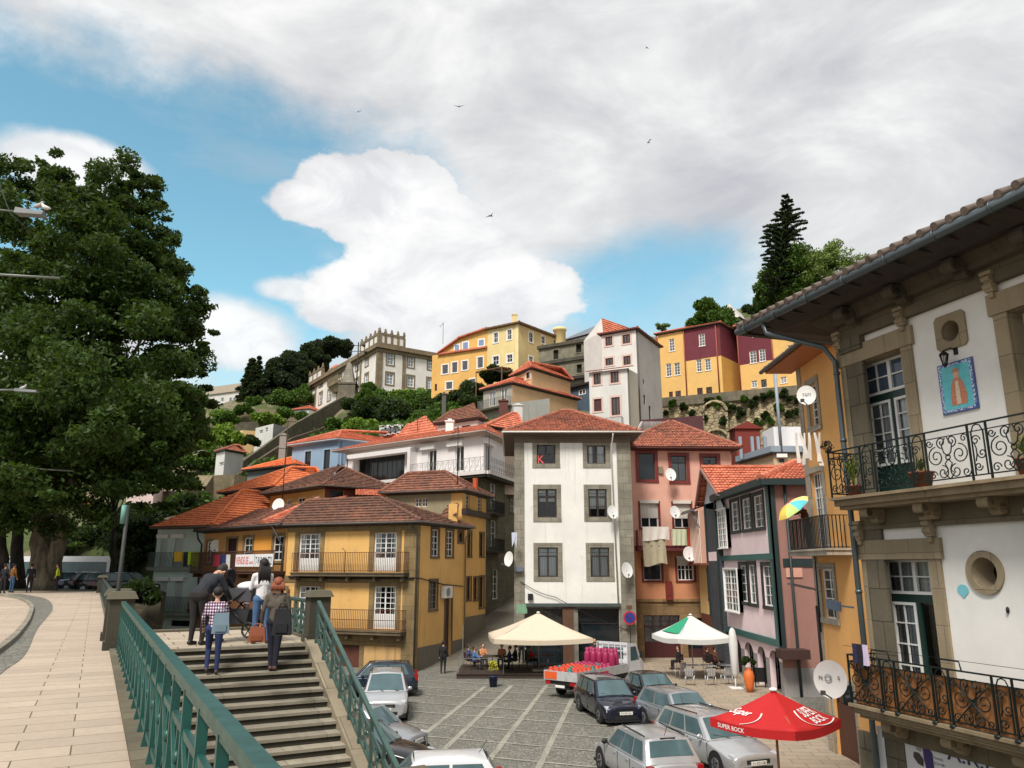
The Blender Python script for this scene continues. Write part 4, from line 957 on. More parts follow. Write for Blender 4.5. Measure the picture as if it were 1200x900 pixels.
# doors upstairs
def french(rect,zbot,open_leaf=False,y=.30,key=0,skipwall=False,both=True):
 u0,u1,_,z1 = F.rect(*rect);
 hole = (u0,u1,zbot,z1); h.holes[0].append(hole)
 fr = MB(F.M); d = y; zt_ = zbot+(z1-zbot)*.72
 fr.box(u0,u1,d,d+.1,zt_-.06,zt_+.09); fr.box(u0,u0+.05,d,d+.1,zbot,z1); fr.box(u1-.05,u1,d,d+.1,zbot,z1); fr.box((u0+u1)/2-.05,(u0+u1)/2+.05,d,d+.1,zbot,zt_-.06)
 root = fr.build('balcony_door',DG,h.root)
 zz = zbot+.62 if key == 0 else zbot+.3
 a,b = u0+.05,(u0+u1)/2-.05; a2,b2 = (u0+u1)/2+.05,u1-.05
 def leaf(a,b,open_=False):
  m = MB(F.M)
  m.box(a,b,d+.01,d+.07,zbot,zz); m.build('door_panel',DG,root)
  w = MB(F.M); t = .05
  w.box(a,a+t,d-.02,d+.04,zz,zt_-.06); w.box(b-t,b,d-.02,d+.04,zz,zt_-.06); w.box(a+t,b-t,d-.02,d+.04,zz,zz+t); w.box(a+t,b-t,d-.02,d+.04,zt_-.06-t,zt_-.06)
  w.box((a+b)/2-.012,(a+b)/2+.012,d,d+.03,zz,zt_-.08)
  for i in range(1,4):q = zz+(zt_-.06-zz)*i/4; w.box(a+t,b-t,d+.001,d+.029,q-.012,q+.012)
  w.build('door_leaf',WHITE,root)
  g = MB(F.M); g.face(((a,d+.045,zz),(b,d+.045,zz),(b,d+.045,zt_-.06),(a,d+.045,zt_-.06))); g.build('pane',glass_clear(),root)
  c = MB(F.M); n = 22; P = [(a+(b-a)*i/n,d+.085+.015*math.sin(i*1.7)) for i in range(n+1)]
  for i in range(n):c.face(((*P[i],zz),(*P[i+1],zz),(*P[i+1],zt_-.08),(*P[i],zt_-.08)))
  c.build('curtain',curtain_mat((214,216,220)),root)
 leaf(a,b)
 if both:leaf(a2,b2)
 else:
  g = MB(F.M); g.face(((a2,d+.045,zbot+.5),(b2,d+.045,zbot+.5),(b2,d+.045,zt_-.06),(a2,d+.045,zt_-.06))); g.build('pane',glass_clear(),root)
  c = MB(F.M); n = 18; P = [(a2+(b2-a2)*i/n,d+.18+.02*math.sin(i*1.7)) for i in range(n+1)]
  for i in range(n):c.face(((*P[i],zbot+.75),(*P[i+1],zbot+.75),(*P[i+1],zt_-.08),(*P[i],zt_-.08)))
  c.build('curtain',curtain_mat((120,112,100)),root)
 w = MB(F.M); t = .055; q0 = zt_+.09
 w.box(u0,u0+t,d-.01,d+.05,q0,z1); w.box(u1-t,u1,d-.01,d+.05,q0,z1); w.box(u0,u1,d-.011,d+.051,z1-t,z1); w.box(u0,u1,d-.011,d+.051,q0,q0+t); w.box((u0+u1)/2-.04,(u0+u1)/2+.04,d-.012,d+.05,q0,z1)
 for f in (.25,.75):x = u0+(u1-u0)*f; w.box(x-.012,x+.012,d,d+.03,q0,z1)
 w.box(u0,u1,d+.001,d+.029,(q0+z1)/2-.012,(q0+z1)/2+.012); w.build('transom_window',WHITE,root)
 g = MB(F.M); g.face(((u0,d+.035,q0),(u1,d+.035,q0),(u1,d+.035,z1),(u0,d+.035,z1))); g.build('pane',glass_clear() if key else glass_dark((70,84,100)),root)
 if key:
  c = MB(F.M); c.face(((u0,d+.1,q0),(u1,d+.1,q0),(u1,d+.1,z1),(u0,d+.1,z1))); c.build('lace_curtain',curtain_mat((190,192,190)),root)
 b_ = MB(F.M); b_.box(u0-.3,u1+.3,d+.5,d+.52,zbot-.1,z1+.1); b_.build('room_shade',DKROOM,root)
 s = MB(F.M); sw = .25
 s.box(u0-sw,u0+.003,-.05,.03,zbot,z1); s.box(u1-.003,u1+sw,-.05,.03,zbot,z1); s.box(u0-sw-.06,u1+sw+.06,-.08,.03,z1-.003,z1+.36)
 s.box(u0,u0+.012,.03,d-.002,zbot,z1); s.box(u1-.012,u1,.03,d-.002,zbot,z1); s.box(u0+.012,u1-.012,.03,d-.002,z1-.012,z1)
 s.build('door_surround',GR,root,bevel=.012)
 return hole
h1 = french((1004,415,1067.5,570),z_up); h3 = french((1030,655,1099,800),z_lo,key=1,both=False)
w2 = h1[1]-h1[0]; u2 = uF(1190,420)
h2u = (u2,u2+w2)
def french_u(u0,u1,z1,zbot,**k):
 global F
 class G:pass
 old = F.rect
 F.rect = lambda *a:(u0,u1,0,z1)
 r = french((0,0,0,0),zbot,**k); del F.rect; return r
h2 = french_u(u2,u2+w2,h1[3],z_up)
h4 = french_u(u2+.15,u2+.15+(h3[1]-h3[0]),h3[3],z_lo,key=1)
print('doors',h1,h2,h3,h4)
# round niche openings
def oculus(px,py,rad,square,name):
 u,z = F.uv(px,py); m = MB(F.M); n = 28; ro_ = rad+.11
 ins = [(u+rad*math.cos(2*math.pi*i/n),z+rad*math.sin(2*math.pi*i/n)) for i in range(n)]
 if square:
  k = rad+.13; outp = []
  for i in range(n):
   a = 2*math.pi*i/n; c_,s_ = math.cos(a),math.sin(a); f = k/max(abs(c_),abs(s_)); outp.append((u+f*c_,z+f*s_))
 else:outp = [(u+ro_*math.cos(2*math.pi*i/n),z+ro_*math.sin(2*math.pi*i/n)) for i in range(n)]
 for i in range(n):
  j = (i+1) % n; a,b,c_,d_ = ins[i],ins[j],outp[j],outp[i]
  m.face(((a[0],-.04,a[1]),(d_[0],-.04,d_[1]),(c_[0],-.04,c_[1]),(b[0],-.04,b[1])))
  m.face(((d_[0],-.04,d_[1]),(d_[0],.02,d_[1]),(c_[0],.02,c_[1]),(c_[0],-.04,c_[1])))
  q = .6; m.face(((b[0],-.04,b[1]),(u+(b[0]-u)*q,.35,z+(b[1]-z)*q),(u+(a[0]-u)*q,.35,z+(a[1]-z)*q),(a[0],-.04,a[1])))
 o = m.build(name,GR,h.root); g = MB(F.M); g.face([(u+rad*.6*math.cos(2*math.pi*i/n),.34,z+rad*.6*math.sin(2*math.pi*i/n)) for i in range(n)]); g.build('pane',glass_dark((20,20,18)),o)
 k = rad*.99 if not square else rad*.99
 h.holes[0].append((u-k,u+k,z-k,z+k,'r'))
 # fill square corners of the hole round the ring
 m = MB(F.M)
 for i in range(n):
  a = 2*math.pi*i/n; b = 2*math.pi*(i+1)/n
  f1 = k/max(abs(math.cos(a)),abs(math.sin(a))); f2 = k/max(abs(math.cos(b)),abs(math.sin(b)))
  m.face(((u+ins[i][0]-u,.0,ins[i][1]),(u+f1*math.cos(a),.0,z+f1*math.sin(a)),(u+f2*math.cos(b),.0,z+f2*math.sin(b)),(ins[j][0] if False else ins[(i+1) % n][0],.0,ins[(i+1) % n][1])))
 m.build('plaster_ring',WW,h.root)
oculus(1115,388,.19,True,'square_vent'); oculus(1155,671,.245,False,'round_vent')
u_sign = uF(1033,870)
h.holes[0] = [x[:4] for x in h.holes[0]]
h.wall(name='wall')
# masonry: corner pilaster, band under balcony, frieze
def bx(u0,u1,y0,y1,z0,z1,mat,name,bev=.01):
 m = MB(F.M); m.box(u0,u1,y0,y1,z0,z1); return m.build(name,mat,h.root,bevel=bev)
up0,up1 = 0.0,h1[0]-.5
bx(-.02,.45,-.07,.02,ZS,ztop-.5,GRB,'corner_pilaster')
bx(-.1,.52,-.14,.02,ztop-.62,ztop-.35,GRB,'corner_capital')
for (zz,tt) in ((z_up,0),(z_lo,0)):
 bx(-.03,u_end,-.10,.02,zz-.62,zz-.14,stone((116,104,82),1.5,.8,.006,.6,key='gr3'),'string_course')
bx(-.03,u_end,-.12,.02,ztop-.36,ztop+.02,stone((110,98,78),1.5,.8,.006,.6,key='gr4'),'cornice')
bx(-.03,u_end,-.3,.02,ztop-.05,ztop+.16,stone((96,86,70),1.5,.8,.006,.6,key='gr5'),'cornice')
# brackets with stepped profile
def console(u,z,mat=GR,w=.16,hgt=.36):
 m = MB(F.M); m.box(u-w/2,u+w/2,-.16,-.05,z,z+hgt); m.box(u-w/2-.03,u+w/2+.03,-.2,-.05,z+hgt-.07,z+hgt); m.tube([(u-w/2-.01,-.14,z+.1),(u+w/2+.01,-.14,z+.1)],.06,10); m.tube([(u-w/2,-.17,z+hgt-.13),(u+w/2,-.17,z+hgt-.13)],.05,10); m.box(u-w*.3,u+w*.3,-.14,-.05,z-.1,z)
 return m.build('console',mat,h.root,bevel=.008)
for hh in (h1,h2):
 for u in (hh[0]-.16,hh[1]+.16):console(u,hh[3]+.38)
for hh in (h3,h4):
 for u in (hh[0]-.16,hh[1]+.16):console(u,hh[3]+.38)
 # balconies
SLABM = stone((150,132,104),2.2,.5,.006,.6,key='slabm')
def balcony(zb_,y=OUT,ue=8.5):
 m = MB(F.M); m.box(-.05,ue,-y+.06,-.002,zb_-.17,zb_-.05); m.box(-.11,ue,-y-.01,-.002,zb_-.055,zb_); m.box(-.0,ue,-y+.14,-.002,zb_-.24,zb_-.17)
 s_ = m.build('balcony_slab',SLABM,h.root,bevel=.02)
 u = .55
 while u < ue:
  c = MB(F.M); c.box(u-.1,u+.1,-y+.2,-.002,zb_-.40,zb_-.24); c.tube([(u-.1,-y+.26,zb_-.33),(u+.1,-y+.26,zb_-.33)],.085,12); c.tube([(u-.1,-.2,zb_-.42),(u+.1,-.2,zb_-.42)],.1,12); c.build('corbel',SLABM,s_,bevel=.01); u += 1.3
 return s_
b1,b2 = balcony(z_up),balcony(z_lo)
def scrollwork(zb_,parent,y=OUT,ue=6.5,H=.92,dense=False):
 m = MB(F.M); yy = -y+.03; r = .011
 m.box(-.06,ue,yy-.02,yy+.02,zb_+H-.012,zb_+H+.012); m.box(-.06,ue,yy-.012,yy+.012,zb_+.07,zb_+.09); m.box(-.06,ue,yy-.01,yy+.01,zb_+H-.13,zb_+H-.115)
 # end return to the wall
 for q in (H,.08,H-.12):m.box(-.075,-.05,yy,0,zb_+q-.012,zb_+q+.012)
 for k in range(1,5):
  yq = yy+(0-yy)*k/5; m.box(-.07,-.055,yq-.008,yq+.008,zb_+.08,zb_+H);
  scroll(m,(0,0),.01,1,0,1,.004,0,4)
 u = -.05; pan = .86; nar = .34; k = 0
 if dense:pan,nar = .80,.34
 def S_(cx,cz,r0,tn,t0,sg):scroll(m,(cx,cz),r0,tn,t0,sg,r*.95,yy,22)
 while u < ue-.1:
  a,b = u,min(u+pan,ue); cx = (a+b)/2; cz = zb_+H*.48
  for x in (a,b):
   m.box(x-.014,x+.014,yy-.014,yy+.014,zb_,zb_+H)
   # wide panel: mirrored C scrolls around a central drop
  for s_ in (-1,1):
   S_(cx+s_*pan*.27,cz+.03,.17,1.6,math.pi/2,-s_ if not dense else s_)
   S_(cx+s_*pan*.12,cz+.26,.10,1.4,-math.pi/2,s_); S_(cx+s_*pan*.15,cz-.24,.12,1.4,math.pi/2,s_); S_(cx+s_*pan*.38,cz-.27,.08,1.3,0,-s_); S_(cx+s_*pan*.40,cz+.27,.07,1.3,0,s_)
   m.tube([(cx+s_*.02,yy,cz+.33),(cx+s_*.10,yy,cz+.2),(cx+s_*.07,yy,cz+.08),(cx,yy,cz+.02)],r,5); m.tube([(cx,yy,cz-.03),(cx+s_*.07,yy,cz-.1),(cx+s_*.02,yy,cz-.2),(cx+s_*.09,yy,cz-.27),(cx,yy,cz-.36)],r,5)
   if dense:
    m.tube([(cx-s_*pan*.45,yy,cz+.30),(cx-s_*.12,yy,cz+.1),(cx+s_*.12,yy,cz-.12),(cx+s_*pan*.42,yy,cz-.33)],r,5)
  m.tube([(cx+.045*math.cos(q*math.pi/5),yy,cz+.045*math.sin(q*math.pi/5)) for q in range(11)],r,5)
  if dense:
   m.ball((b,yy-.02,zb_-.0),(.06,.05,.035),8,5); m.ball((b+nar,yy-.02,zb_-.0),(.06,.05,.035),8,5)
  c,d = b,min(b+nar,ue); cx = (c+d)/2
  if d-c > .1:
   for x in (c+.06,d-.06):m.box(x-.009,x+.009,yy-.009,yy+.009,zb_+.08,zb_+H-.12)
   S_(cx-.045,zb_+H*.70,.085,1.4,0,1); S_(cx+.045,zb_+H*.46,.085,1.4,math.pi,1); S_(cx-.045,zb_+H*.24,.075,1.4,0,-1)
   m.tube([(c+.09,yy,zb_+.3),(c+.12,yy,zb_+.4),(c+.12,yy,zb_+.5),(c+.09,yy,zb_+.6)],r,5)
   m.tube([(cx-.1,yy,zb_+H-.12),(cx-.06,yy,zb_+H-.04),(cx,yy,zb_+H-.02),(cx+.06,yy,zb_+H-.04),(cx+.1,yy,zb_+H-.12)],r,5)
  u = d; k += 1
 return m.build('iron_railing',IR,parent)
scrollwork(z_up,b1,H=.90); scrollwork(z_lo,b2,H=.86,dense=True)
m = MB(F.M); m.box(0.0,6.4,-OUT+.09,-OUT+.13,z_lo+.02,z_lo+.72); m.build('rusty_backing_sheet',plaster((150,98,52),1.6,key='rust'),b2)
# awning frame handles over lower railing
m = MB(F.M)
for u in (.55,2.05):m.tube([(u,-OUT+.03,z_lo+.86),(u+.03,-OUT+.03,z_lo+1.0),(u+.42,-OUT+.03,z_lo+1.0),(u+.45,-OUT+.03,z_lo+.86)],.012,6)
m.tube([(-.1,-OUT,z_lo+1.02),(6,-OUT,z_lo+1.02)],.005,4); m.build('clothes_bracket',IR,b2)
# eaves: deep dark soffit, gutter, tiles
EO = 1.28; zE = ztop+.28
ge = at(866,386,1);
gx = F.M @ Vector((0,-EO,0))
zg = F.uv(1100,274,-EO)[1]; ug = F.uv(866,387,-EO)[0]; print('eave',zg,F.uv(900,369,-EO)[1],ug)
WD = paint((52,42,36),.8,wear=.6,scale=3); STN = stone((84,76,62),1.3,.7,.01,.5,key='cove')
ue0 = ug
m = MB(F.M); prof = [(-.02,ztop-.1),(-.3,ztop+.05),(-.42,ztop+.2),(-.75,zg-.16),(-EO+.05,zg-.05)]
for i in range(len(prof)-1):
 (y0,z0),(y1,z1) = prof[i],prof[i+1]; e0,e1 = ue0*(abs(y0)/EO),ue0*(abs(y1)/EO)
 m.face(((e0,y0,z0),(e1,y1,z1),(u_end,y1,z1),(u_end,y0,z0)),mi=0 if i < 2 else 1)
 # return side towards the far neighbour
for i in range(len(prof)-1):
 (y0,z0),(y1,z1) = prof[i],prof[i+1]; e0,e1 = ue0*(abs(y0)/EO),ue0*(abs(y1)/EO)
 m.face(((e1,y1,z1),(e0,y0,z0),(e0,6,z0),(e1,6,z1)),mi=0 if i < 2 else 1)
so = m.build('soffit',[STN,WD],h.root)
m = MB(F.M)
n = 40
for i in range(n):
 u = ue0+.2+i*.55
 if u > u_end:break
 m.bar((u,-.45,ztop+.22),(u,-EO+.06,zg-.09),.05,.05)
m.build('rafters',WD,so)
for i in range(6):
 u = .55+i*1.32; c = MB(F.M); c.prismy([(u-.12,ztop-.02),(u+.12,ztop-.02),(u+.12,ztop+.16),(u-.12,ztop+.16)],-.62,-.1); c.tube([(u-.12,-.55,ztop+.04),(u+.12,-.55,ztop+.04)],.12,10); c.tube([(u-.12,-.28,ztop-.06),(u+.12,-.28,ztop-.06)],.1,10); c.build('eaves_bracket',STN,so,bevel=.01)
ZN = paint((92,102,106),.4,.5,.3)
m = MB(F.M); m.tube([(ue0-.02,5,zg+.0),(ue0-.02,-EO-.02,zg),(u_end,-EO-.02,zg)],.085,10)
for i in range(9):u = ue0+.3+i*1.05; m.tube([(u-.02,-EO-.02,zg),(u+.02,-EO-.02,zg)],.098,10)
g_ = m.build('gutter',ZN,h.root)
m = MB(F.M); ud = F.uv(946,430,-EO)[0]
m.tube([F.Mi @ at(906,372,F.p(ud,-EO,0).y) if False else (ue0+.9,-EO,zg-.05),(ue0+.95,-EO+.02,zg-.3),(-.28,-.35,ztop-.42),(-.2,-.16,ztop-.75),(-.19,-.16,z_up+.2),(-.19,-.16,ZS)],.055,9);
for zz in (ztop-1.0,z_up+1.2,z_up-.5,z_lo+2.0,z_lo+.8):m.tube([(-.19,-.16,zz-.03),(-.19,-.16,zz+.03)],.068,9)
m.build('drainpipe',ZN,h.root)
mb = MB(); tile_poly(mb,[F.p(ue0-.02,-EO+.1,zg+.0),F.p(u_end,-EO+.1,zg+.0),F.p(u_end,3.5,zg+1.3),F.p(ue0-.02,3.5,zg+1.3)],.26,.4,.07,.03,seg=6); mb.build('roof',tile_mat((128,112,102),(104,92,84),(84,78,74),.4,.26,.4,'oldtile'),h.root)
m = MB(F.M); u = ue0+.13
while u < u_end:m.tube([(u,-EO-.12,zg+.1),(u,-EO+.35,zg+.1+.2)],[.07,.06],10); u += .29
m.build('eaves_tiles',tile_mat((128,112,102),(104,92,84),(84,78,74),.4,.26,.4,'oldtile'),h.root)
# azulejo saint panel
def mat_azulejo():
 m,t,b = newmat('azulejo'); tc = t.new('ShaderNodeTexCoord'); u = tc.outputs['UV']
 sep = t.new('ShaderNodeSeparateXYZ'); t.l.new(u,sep.inputs[0]); x,y = sep.outputs[0],sep.outputs[1]
 ex = t.math('MINIMUM',x,t.math('SUBTRACT',1.0,x)); ey = t.math('MINIMUM',y,t.math('SUBTRACT',1.0,y)); e = t.math('MINIMUM',t.math('MULTIPLY',ex,.66),ey)
 n = t.noise(u,22,4,.6,0,False)
 bg_ = t.mix(t.math('MULTIPLY',n,.6),lin((64,176,190)),lin((110,200,196)))
 bd = t.mix(t.ramp(n,[(.46,BW(0)),(.54,BW(1))]),lin((44,70,150)),lin((190,204,220)))
 col = t.mix(t.math('LESS_THAN',e,.05),bg_,bd)
 br = t.new('ShaderNodeTexBrick',i_Scale=1.0,i_Mortar_Size=.004,i_Brick_Width=.25,i_Row_Height=.1666,i_Color1=BW(0),i_Color2=BW(0),i_Mortar=BW(1)); br.offset = 0; t.l.new(u,br.inputs['Vector'])
 col = t.mix(t.math('MULTIPLY',br.outputs['Fac'],.5),col,lin((60,80,110)))
 setb(t,b,Base_Color=col,Roughness=.15); return m
r = F.rect(1103.5,424,1144,482); u0,u1,z0,z1 = r
zc0 = z0; m = MB(F.M); m.box(u0-.02,u1+.02,-.03,-.004,z0-.02,z1+.02); m.build('tile_panel_back',paint((60,80,140),.3),h.root)
m = MB(F.M); m.face(((u0,-.034,z0),(u1,-.034,z0),(u1,-.034,z1),(u0,-.034,z1)),uv=((0,0),(1,0),(1,1),(0,1))); tp = m.build('tile_panel',mat_azulejo(),h.root)
def fig(pts,mat,y,nm):
 m = MB(F.M); m.face([(u0+(u1-u0)*a,y,z0+(z1-z0)*b) for a,b in pts]); m.build(nm,mat,tp)
fig([(.3,.12),(.74,.12),(.78,.3),(.7,.55),(.62,.68),(.42,.68),(.34,.55),(.28,.3)],paint((196,120,84),.2,wear=.9,scale=30),-.037,'painted_robe')
fig([(.44,.14),(.58,.14),(.56,.62),(.46,.62)],paint((216,190,160),.2,wear=.6,scale=30),-.0385,'painted_robe'); fig([(.45+.0,.68),(.58,.68),(.61,.76),(.57,.83),(.47,.83),(.43,.76)],paint((204,158,124),.2),-.0385,'painted_face')
fig([(.40,.80),(.63,.80),(.60,.88),(.44,.88)],paint((170,120,80),.2),-.040,'painted_hair')
# lantern on the wall
lr = empty('wall_lantern',tuple(F.p(uF(1118,412),-.1,zF(1118,412))),'black wall lantern hanging above the blue tile panel','lantern')
u,z = F.uv(1117,420); u -= .02
m = MB(F.M); m.tube([(u+.1,0,z+.13),(u+.07,-.1,z+.17),(u,-.18,z+.13)],.012,6); m.box(u+.06,u+.14,-.02,0,z+.05,z+.2); m.lathe([(.001,z+.14),(.03,z+.11),(.085,z+.06)],8,(u,-.18,0)); m.lathe([(.04,z-.1),(.05,z-.12),(.02,z-.16),(.001,z-.18)],8,(u,-.18,0))
for k in range(6):a = k*math.pi/3; m.bar((u+.075*math.cos(a),-.18+.075*math.sin(a),z+.06),(u+.04*math.cos(a),-.18+.04*math.sin(a),z-.1),.009)
m.build('lantern_frame',BLACK,lr); m = MB(F.M); m.lathe([(.038,z-.1),(.07,z+.055)],6,(u,-.18,0)); m.build('lantern_glass',glass_clear(),lr)
# blue fan sticker, house number
m = MB(F.M); u,z = F.uv(1129,692); n = 14; m.face([(u+.115*math.cos(math.pi*(-.08+1.16*i/n)),-.012,z+.10*math.sin(math.pi*(-.08+1.16*i/n))) for i in range(n+1)]+[(u+.0,-.012,z-.13)]); m.build('fan_plaque',paint((120,196,206),.4),h.root)
m = MB(F.M); u,z = F.uv(1182,715); m.ball((u,-.02,z),(.025,.03,.055),8,5); m.build('wall_hook',BLACK,h.root)
u,z = F.uv(1024,690.5); m = MB(F.M); m.box(u-.0,u+.17,-.055,-.05,z-.035,z+.035); m.build('number_plate',paint((96,124,170),.4),h.root)
# sign with lettering over the ground floor
s0 = uF(1031,868); zs1 = zF(1060,858); m = MB(F.M); m.box(s0,6.6,-.05,-.001,zs1-1.3,zs1); so_ = m.build('sign_board',plaster((224,224,224),.12),h.root)
zl = zF(1120,887.5,-.06)
put_text('A.R.D.S.P.',.3,F.M @ Matrix.Translation((uF(1109,884,-.06),-.056,zF(1112,890,-.06))),'sign_letters',paint((52,54,96),.5),so_,bold=True,width=1.72,height=.225)
put_text('Fundada',.06,F.M @ Matrix.Translation((uF(1094,888,-.06),-.056,zF(1094,889,-.06))),'sign_letters',paint((70,72,100),.5),so_); put_text('27-8-1981',.06,F.M @ Matrix.Translation((uF(1094,893,-.06),-.056,zF(1094,894,-.06)-.02)),'sign_letters',paint((70,72,100),.5),so_)
ux,zx = F.uv(1082,887,-.06); k = (uF(1094,887,-.06)-uF(1070,887,-.06))
def blobf(pts,mat,y,nm):m = MB(F.M); m.face([(ux+k*a,y,zx+k*b) for a,b in pts]); m.build(nm,mat,so_)
blobf([(0,.5),(.25,.42),(.45,.2),(.45,-.4),(.3,-.8),(.1,-.6),(0,0)],paint((56,44,104),.5),-.056,'sign_emblem')
blobf([(-.45,.1),(-.2,.1),(0,-.1),(-.05,-.35),(-.3,-.3),(-.5,-.1)],paint((70,60,56),.5),-.058,'sign_emblem')
blobf([(-.3,.5),(0,.55),(.05,.4),(-.1,.15),(-.32,.2)],paint((150,150,152),.5),-.060,'sign_emblem')
bx(s0-.5,s0-.0,-.06,.02,ZS,z_lo-.62,GRB,'ground_pilaster')
GH = h; GF = F
# plants on the upper balcony, laundry on the lower one, hanging fern
def spiky(name,label,u,y,z,hgt,n,spread,mat,pot=None,pr=.16,ph=.24,cat='potted plant',rg=random.Random(3)):
 root = empty(name,tuple(GF.p(u,y,z)),label,cat,None)
 if pot:m = MB(GF.M); m.lathe([(.001,z),(pr*.72,z),(pr,z+ph),(pr*1.08,z+ph),(pr*1.08,z+ph+.03),(pr*.8,z+ph+.02)],12,(u,y,0)); m.build('pot',pot,root)
 m = MB(GF.M)
 for i in range(n):
  a = rg.uniform(0,6.28); l = hgt*rg.uniform(.6,1.1); s_ = spread*rg.uniform(.3,1); zb_ = z+(ph if pot else 0); w = rg.uniform(.012,.028); P = []
  for k in range(5):t = k/4; P.append(Vector((u+s_*t*t*math.cos(a)*1.0,y+s_*t*t*math.sin(a)*.5,zb_+l*(t-.35*t*t*s_/max(spread,.01)))))
  side = Vector((-math.sin(a),math.cos(a)*.5,0)).normalized()
  for k in range(4):w0,w1 = w*(1-(k/4)**2),w*(1-((k+1)/4)**2); m.face((P[k]-side*w0,P[k]+side*w0,P[k+1]+side*w1,P[k+1]-side*w1))
 m.build('leaves',mat,root); return root
LFY = leafmat((70,100,34),(150,160,60),'leafy'); TERR = paint((150,92,62),.8,wear=.4)
spiky('potted_plant','tall yellow green strappy plant at the far corner of the upper balcony',.22,-.38,z_up,.75,70,.36,LFY,TERR,.15,.2)
spiky('potted_plant','low spiky plant in a brown pot right of the green balcony door',uF(1083,560,-.4),-.45,z_up,.34,50,.28,LFY,TERR,.2,.26)
spiky('potted_plant','potted plant cut off by the right edge on the upper balcony',uF(1199,540,-.4)+.1,-.45,z_up,.5,50,.3,LFY,TERR,.16,.24)
m = MB(GF.M); rg = random.Random(5); fu,fz = GF.uv(970,524,-OUT);
for i in range(240):
 v = Vector((rg.gauss(0,1),rg.gauss(0,1),rg.gauss(0,1))).normalized()*rg.uniform(.03,.12); c = Vector((fu,-OUT-.02,fz)) + v; q = v.normalized().orthogonal()*.02; m.face((c-q,c+v*.25,c+q))
o = m.build('dried_wreath',paint((36,34,26),.9),loc=tuple(GF.p(fu,-OUT,fz))); tag(o,'dark dried plant ball hanging at the far corner of the upper iron balcony','hanging plant')
um,zm = GF.uv(1000,762,-OUT-.1)
for k,(du,col_,w_,hh_,lab) in enumerate(((-.04,(40,36,70),.10,.34,'dark blue sock like garment hanging at the end of the lower iron balcony'),(.08,(30,24,34),.14,.42,'black garment hanging between two others on the lower iron balcony'),(.22,(190,176,200),.12,.36,'pale lilac cloth hanging on the lower iron balcony'))):
 cloth_strip(GF,um+du,um+du+w_,zm-hh_+.12,zm+.12,-OUT-.09,paint(col_,.9),'hanging_garment',lab,'garment','garments on the lower iron balcony',ruf=.02)
 # ================================================================== yellow corner house at the mouth of the alley
YEL = plaster((220,174,104),.6); YELB = plaster((196,158,104),1.0); PLN = plaster((110,104,92),.6)
K = V2(pl(487.5,700,48)); dd = Vector((.927,-.375)).normalized()
A = K - dd*9.7; Cc = V2(pl(544,700,54.6)); Dd = A + (Cc-K)*1.15
zt = zat(487,612,47.4)
h = House('corner_house','ochre yellow corner house with two iron balconies and dark tiled roof at the alley mouth','house',[A,K,Cc,Dd],ZS,zt,YEL)
F = h.F[0]; OCHS = stone((142,120,82),.9,.7,key='ochs')
fr = dict(fm=WHITE,cols=2,rows=5,leaves=2,solid=.34,sur=OCHS,sw=.34,sout=.03,recess=.1,sill='none',fw=.06,kind='balcony_door',glass='clear',curtain=[(.02,.2,.3,1),(.8,.98,.3,1)],mw=.035)
for r in ((350,625.5,374.7,669.5),(438,624,464.7,669.5),(437.5,687,463.5,737),(349,687,373.7,737)):h.win(0,r,**fr)
g = F.rect(393,753,421,792); h.win(0,(g[0],g[1],ZS,g[3]),px=False,fm=paint((92,50,36),.7,wear=.4),cols=1,rows=1,leaves=2,solid=.96,sur=OCHS,sw=.3,sill='none',recess=.15,kind='garage_door')
zl,zu = F.uv(420,738)[1],F.uv(420,671)[1]
F1 = h.F[1]
for r,kw in (((505.7,620.5,513.8,652),dict(fm=WHITE)),((523,622,530.7,652),dict(fm=WHITE)),((503.3,681,512,714),dict(fm=paint((120,110,112),.5))),((537,624,542.5,635),dict(fm=DKWOOD,cols=1,rows=1))):
 k = dict(cols=2,rows=4,sur=stone((120,100,76),1,1,key='brs'),sw=.16,recess=.07,mw=.035); k.update(kw); h.win(1,r,**k)
g = F1.rect(521.5,690,529,748); h.win(1,(g[0],g[1],ZS,g[3]),px=False,fm=paint((70,40,30),.7),cols=1,rows=1,solid=.97,sur=stone((120,100,76),1,1,key='brs'),sw=.16,recess=.2,sill='none',kind='door')
zp = F1.uv(500,757)[1]
h.wall([YEL,YELB,PLN],{0:[(0,F.L,zu-.9,zu-.35,1),(0,F.L,ZS,zl,1)],1:[(0,F1.L,ZS,max(zp,ZS+1.1),2)]})
u0 = F.uv(472,700)[0]
h.strip(0,u0,F.L+.03,ZS,zt,OCHS,.05,'corner_pilaster'); h.strip(1,-.02,.28,ZS,zt,OCHS,.05,'corner_pilaster')
h.strip(0,-.02,F.L+.05,zt-.42,zt,OCHS,.08,'frieze'); h.strip(0,-.02,u0,zu-.62,zu-.2,OCHS,.04,'stone_band'); h.strip(0,-.02,u0,zl-.9,zl-.2,OCHS,.04,'stone_band')
for (z,y_,x0,x1) in ((zu,.62,339,472.5),(zl,.62,345,471)):
 ua,ub = F.uv(x0,700,-y_)[0],F.uv(x1,700,-y_)[0]
 bl = slab(F,h.root,ua,ub,z,y_+.04,stone((110,96,74),3,1,key='bsl'),.22,brackets=5)
 bars(F,bl,ua+.03,ub-.03,z+.04,z+1.22,y_,.125,RUST,r=.011,rails=(.06,1.0) if z == zu else (.06,.5,1.0),top=.035)
m = MB(F.M); ub = F.uv(405,640,-.62)[0]; m.tube([(ub,-.62,zu),(ub,-.62,zu+1.3),(ub-.25,-.62,zu+1.5)],.025,6); m.build('clothes_post',RUST,h.root)
ap = at(447,584.5,51.6); ap2 = Vector((ap.x-5.5,ap.y+2.2,ap.z))
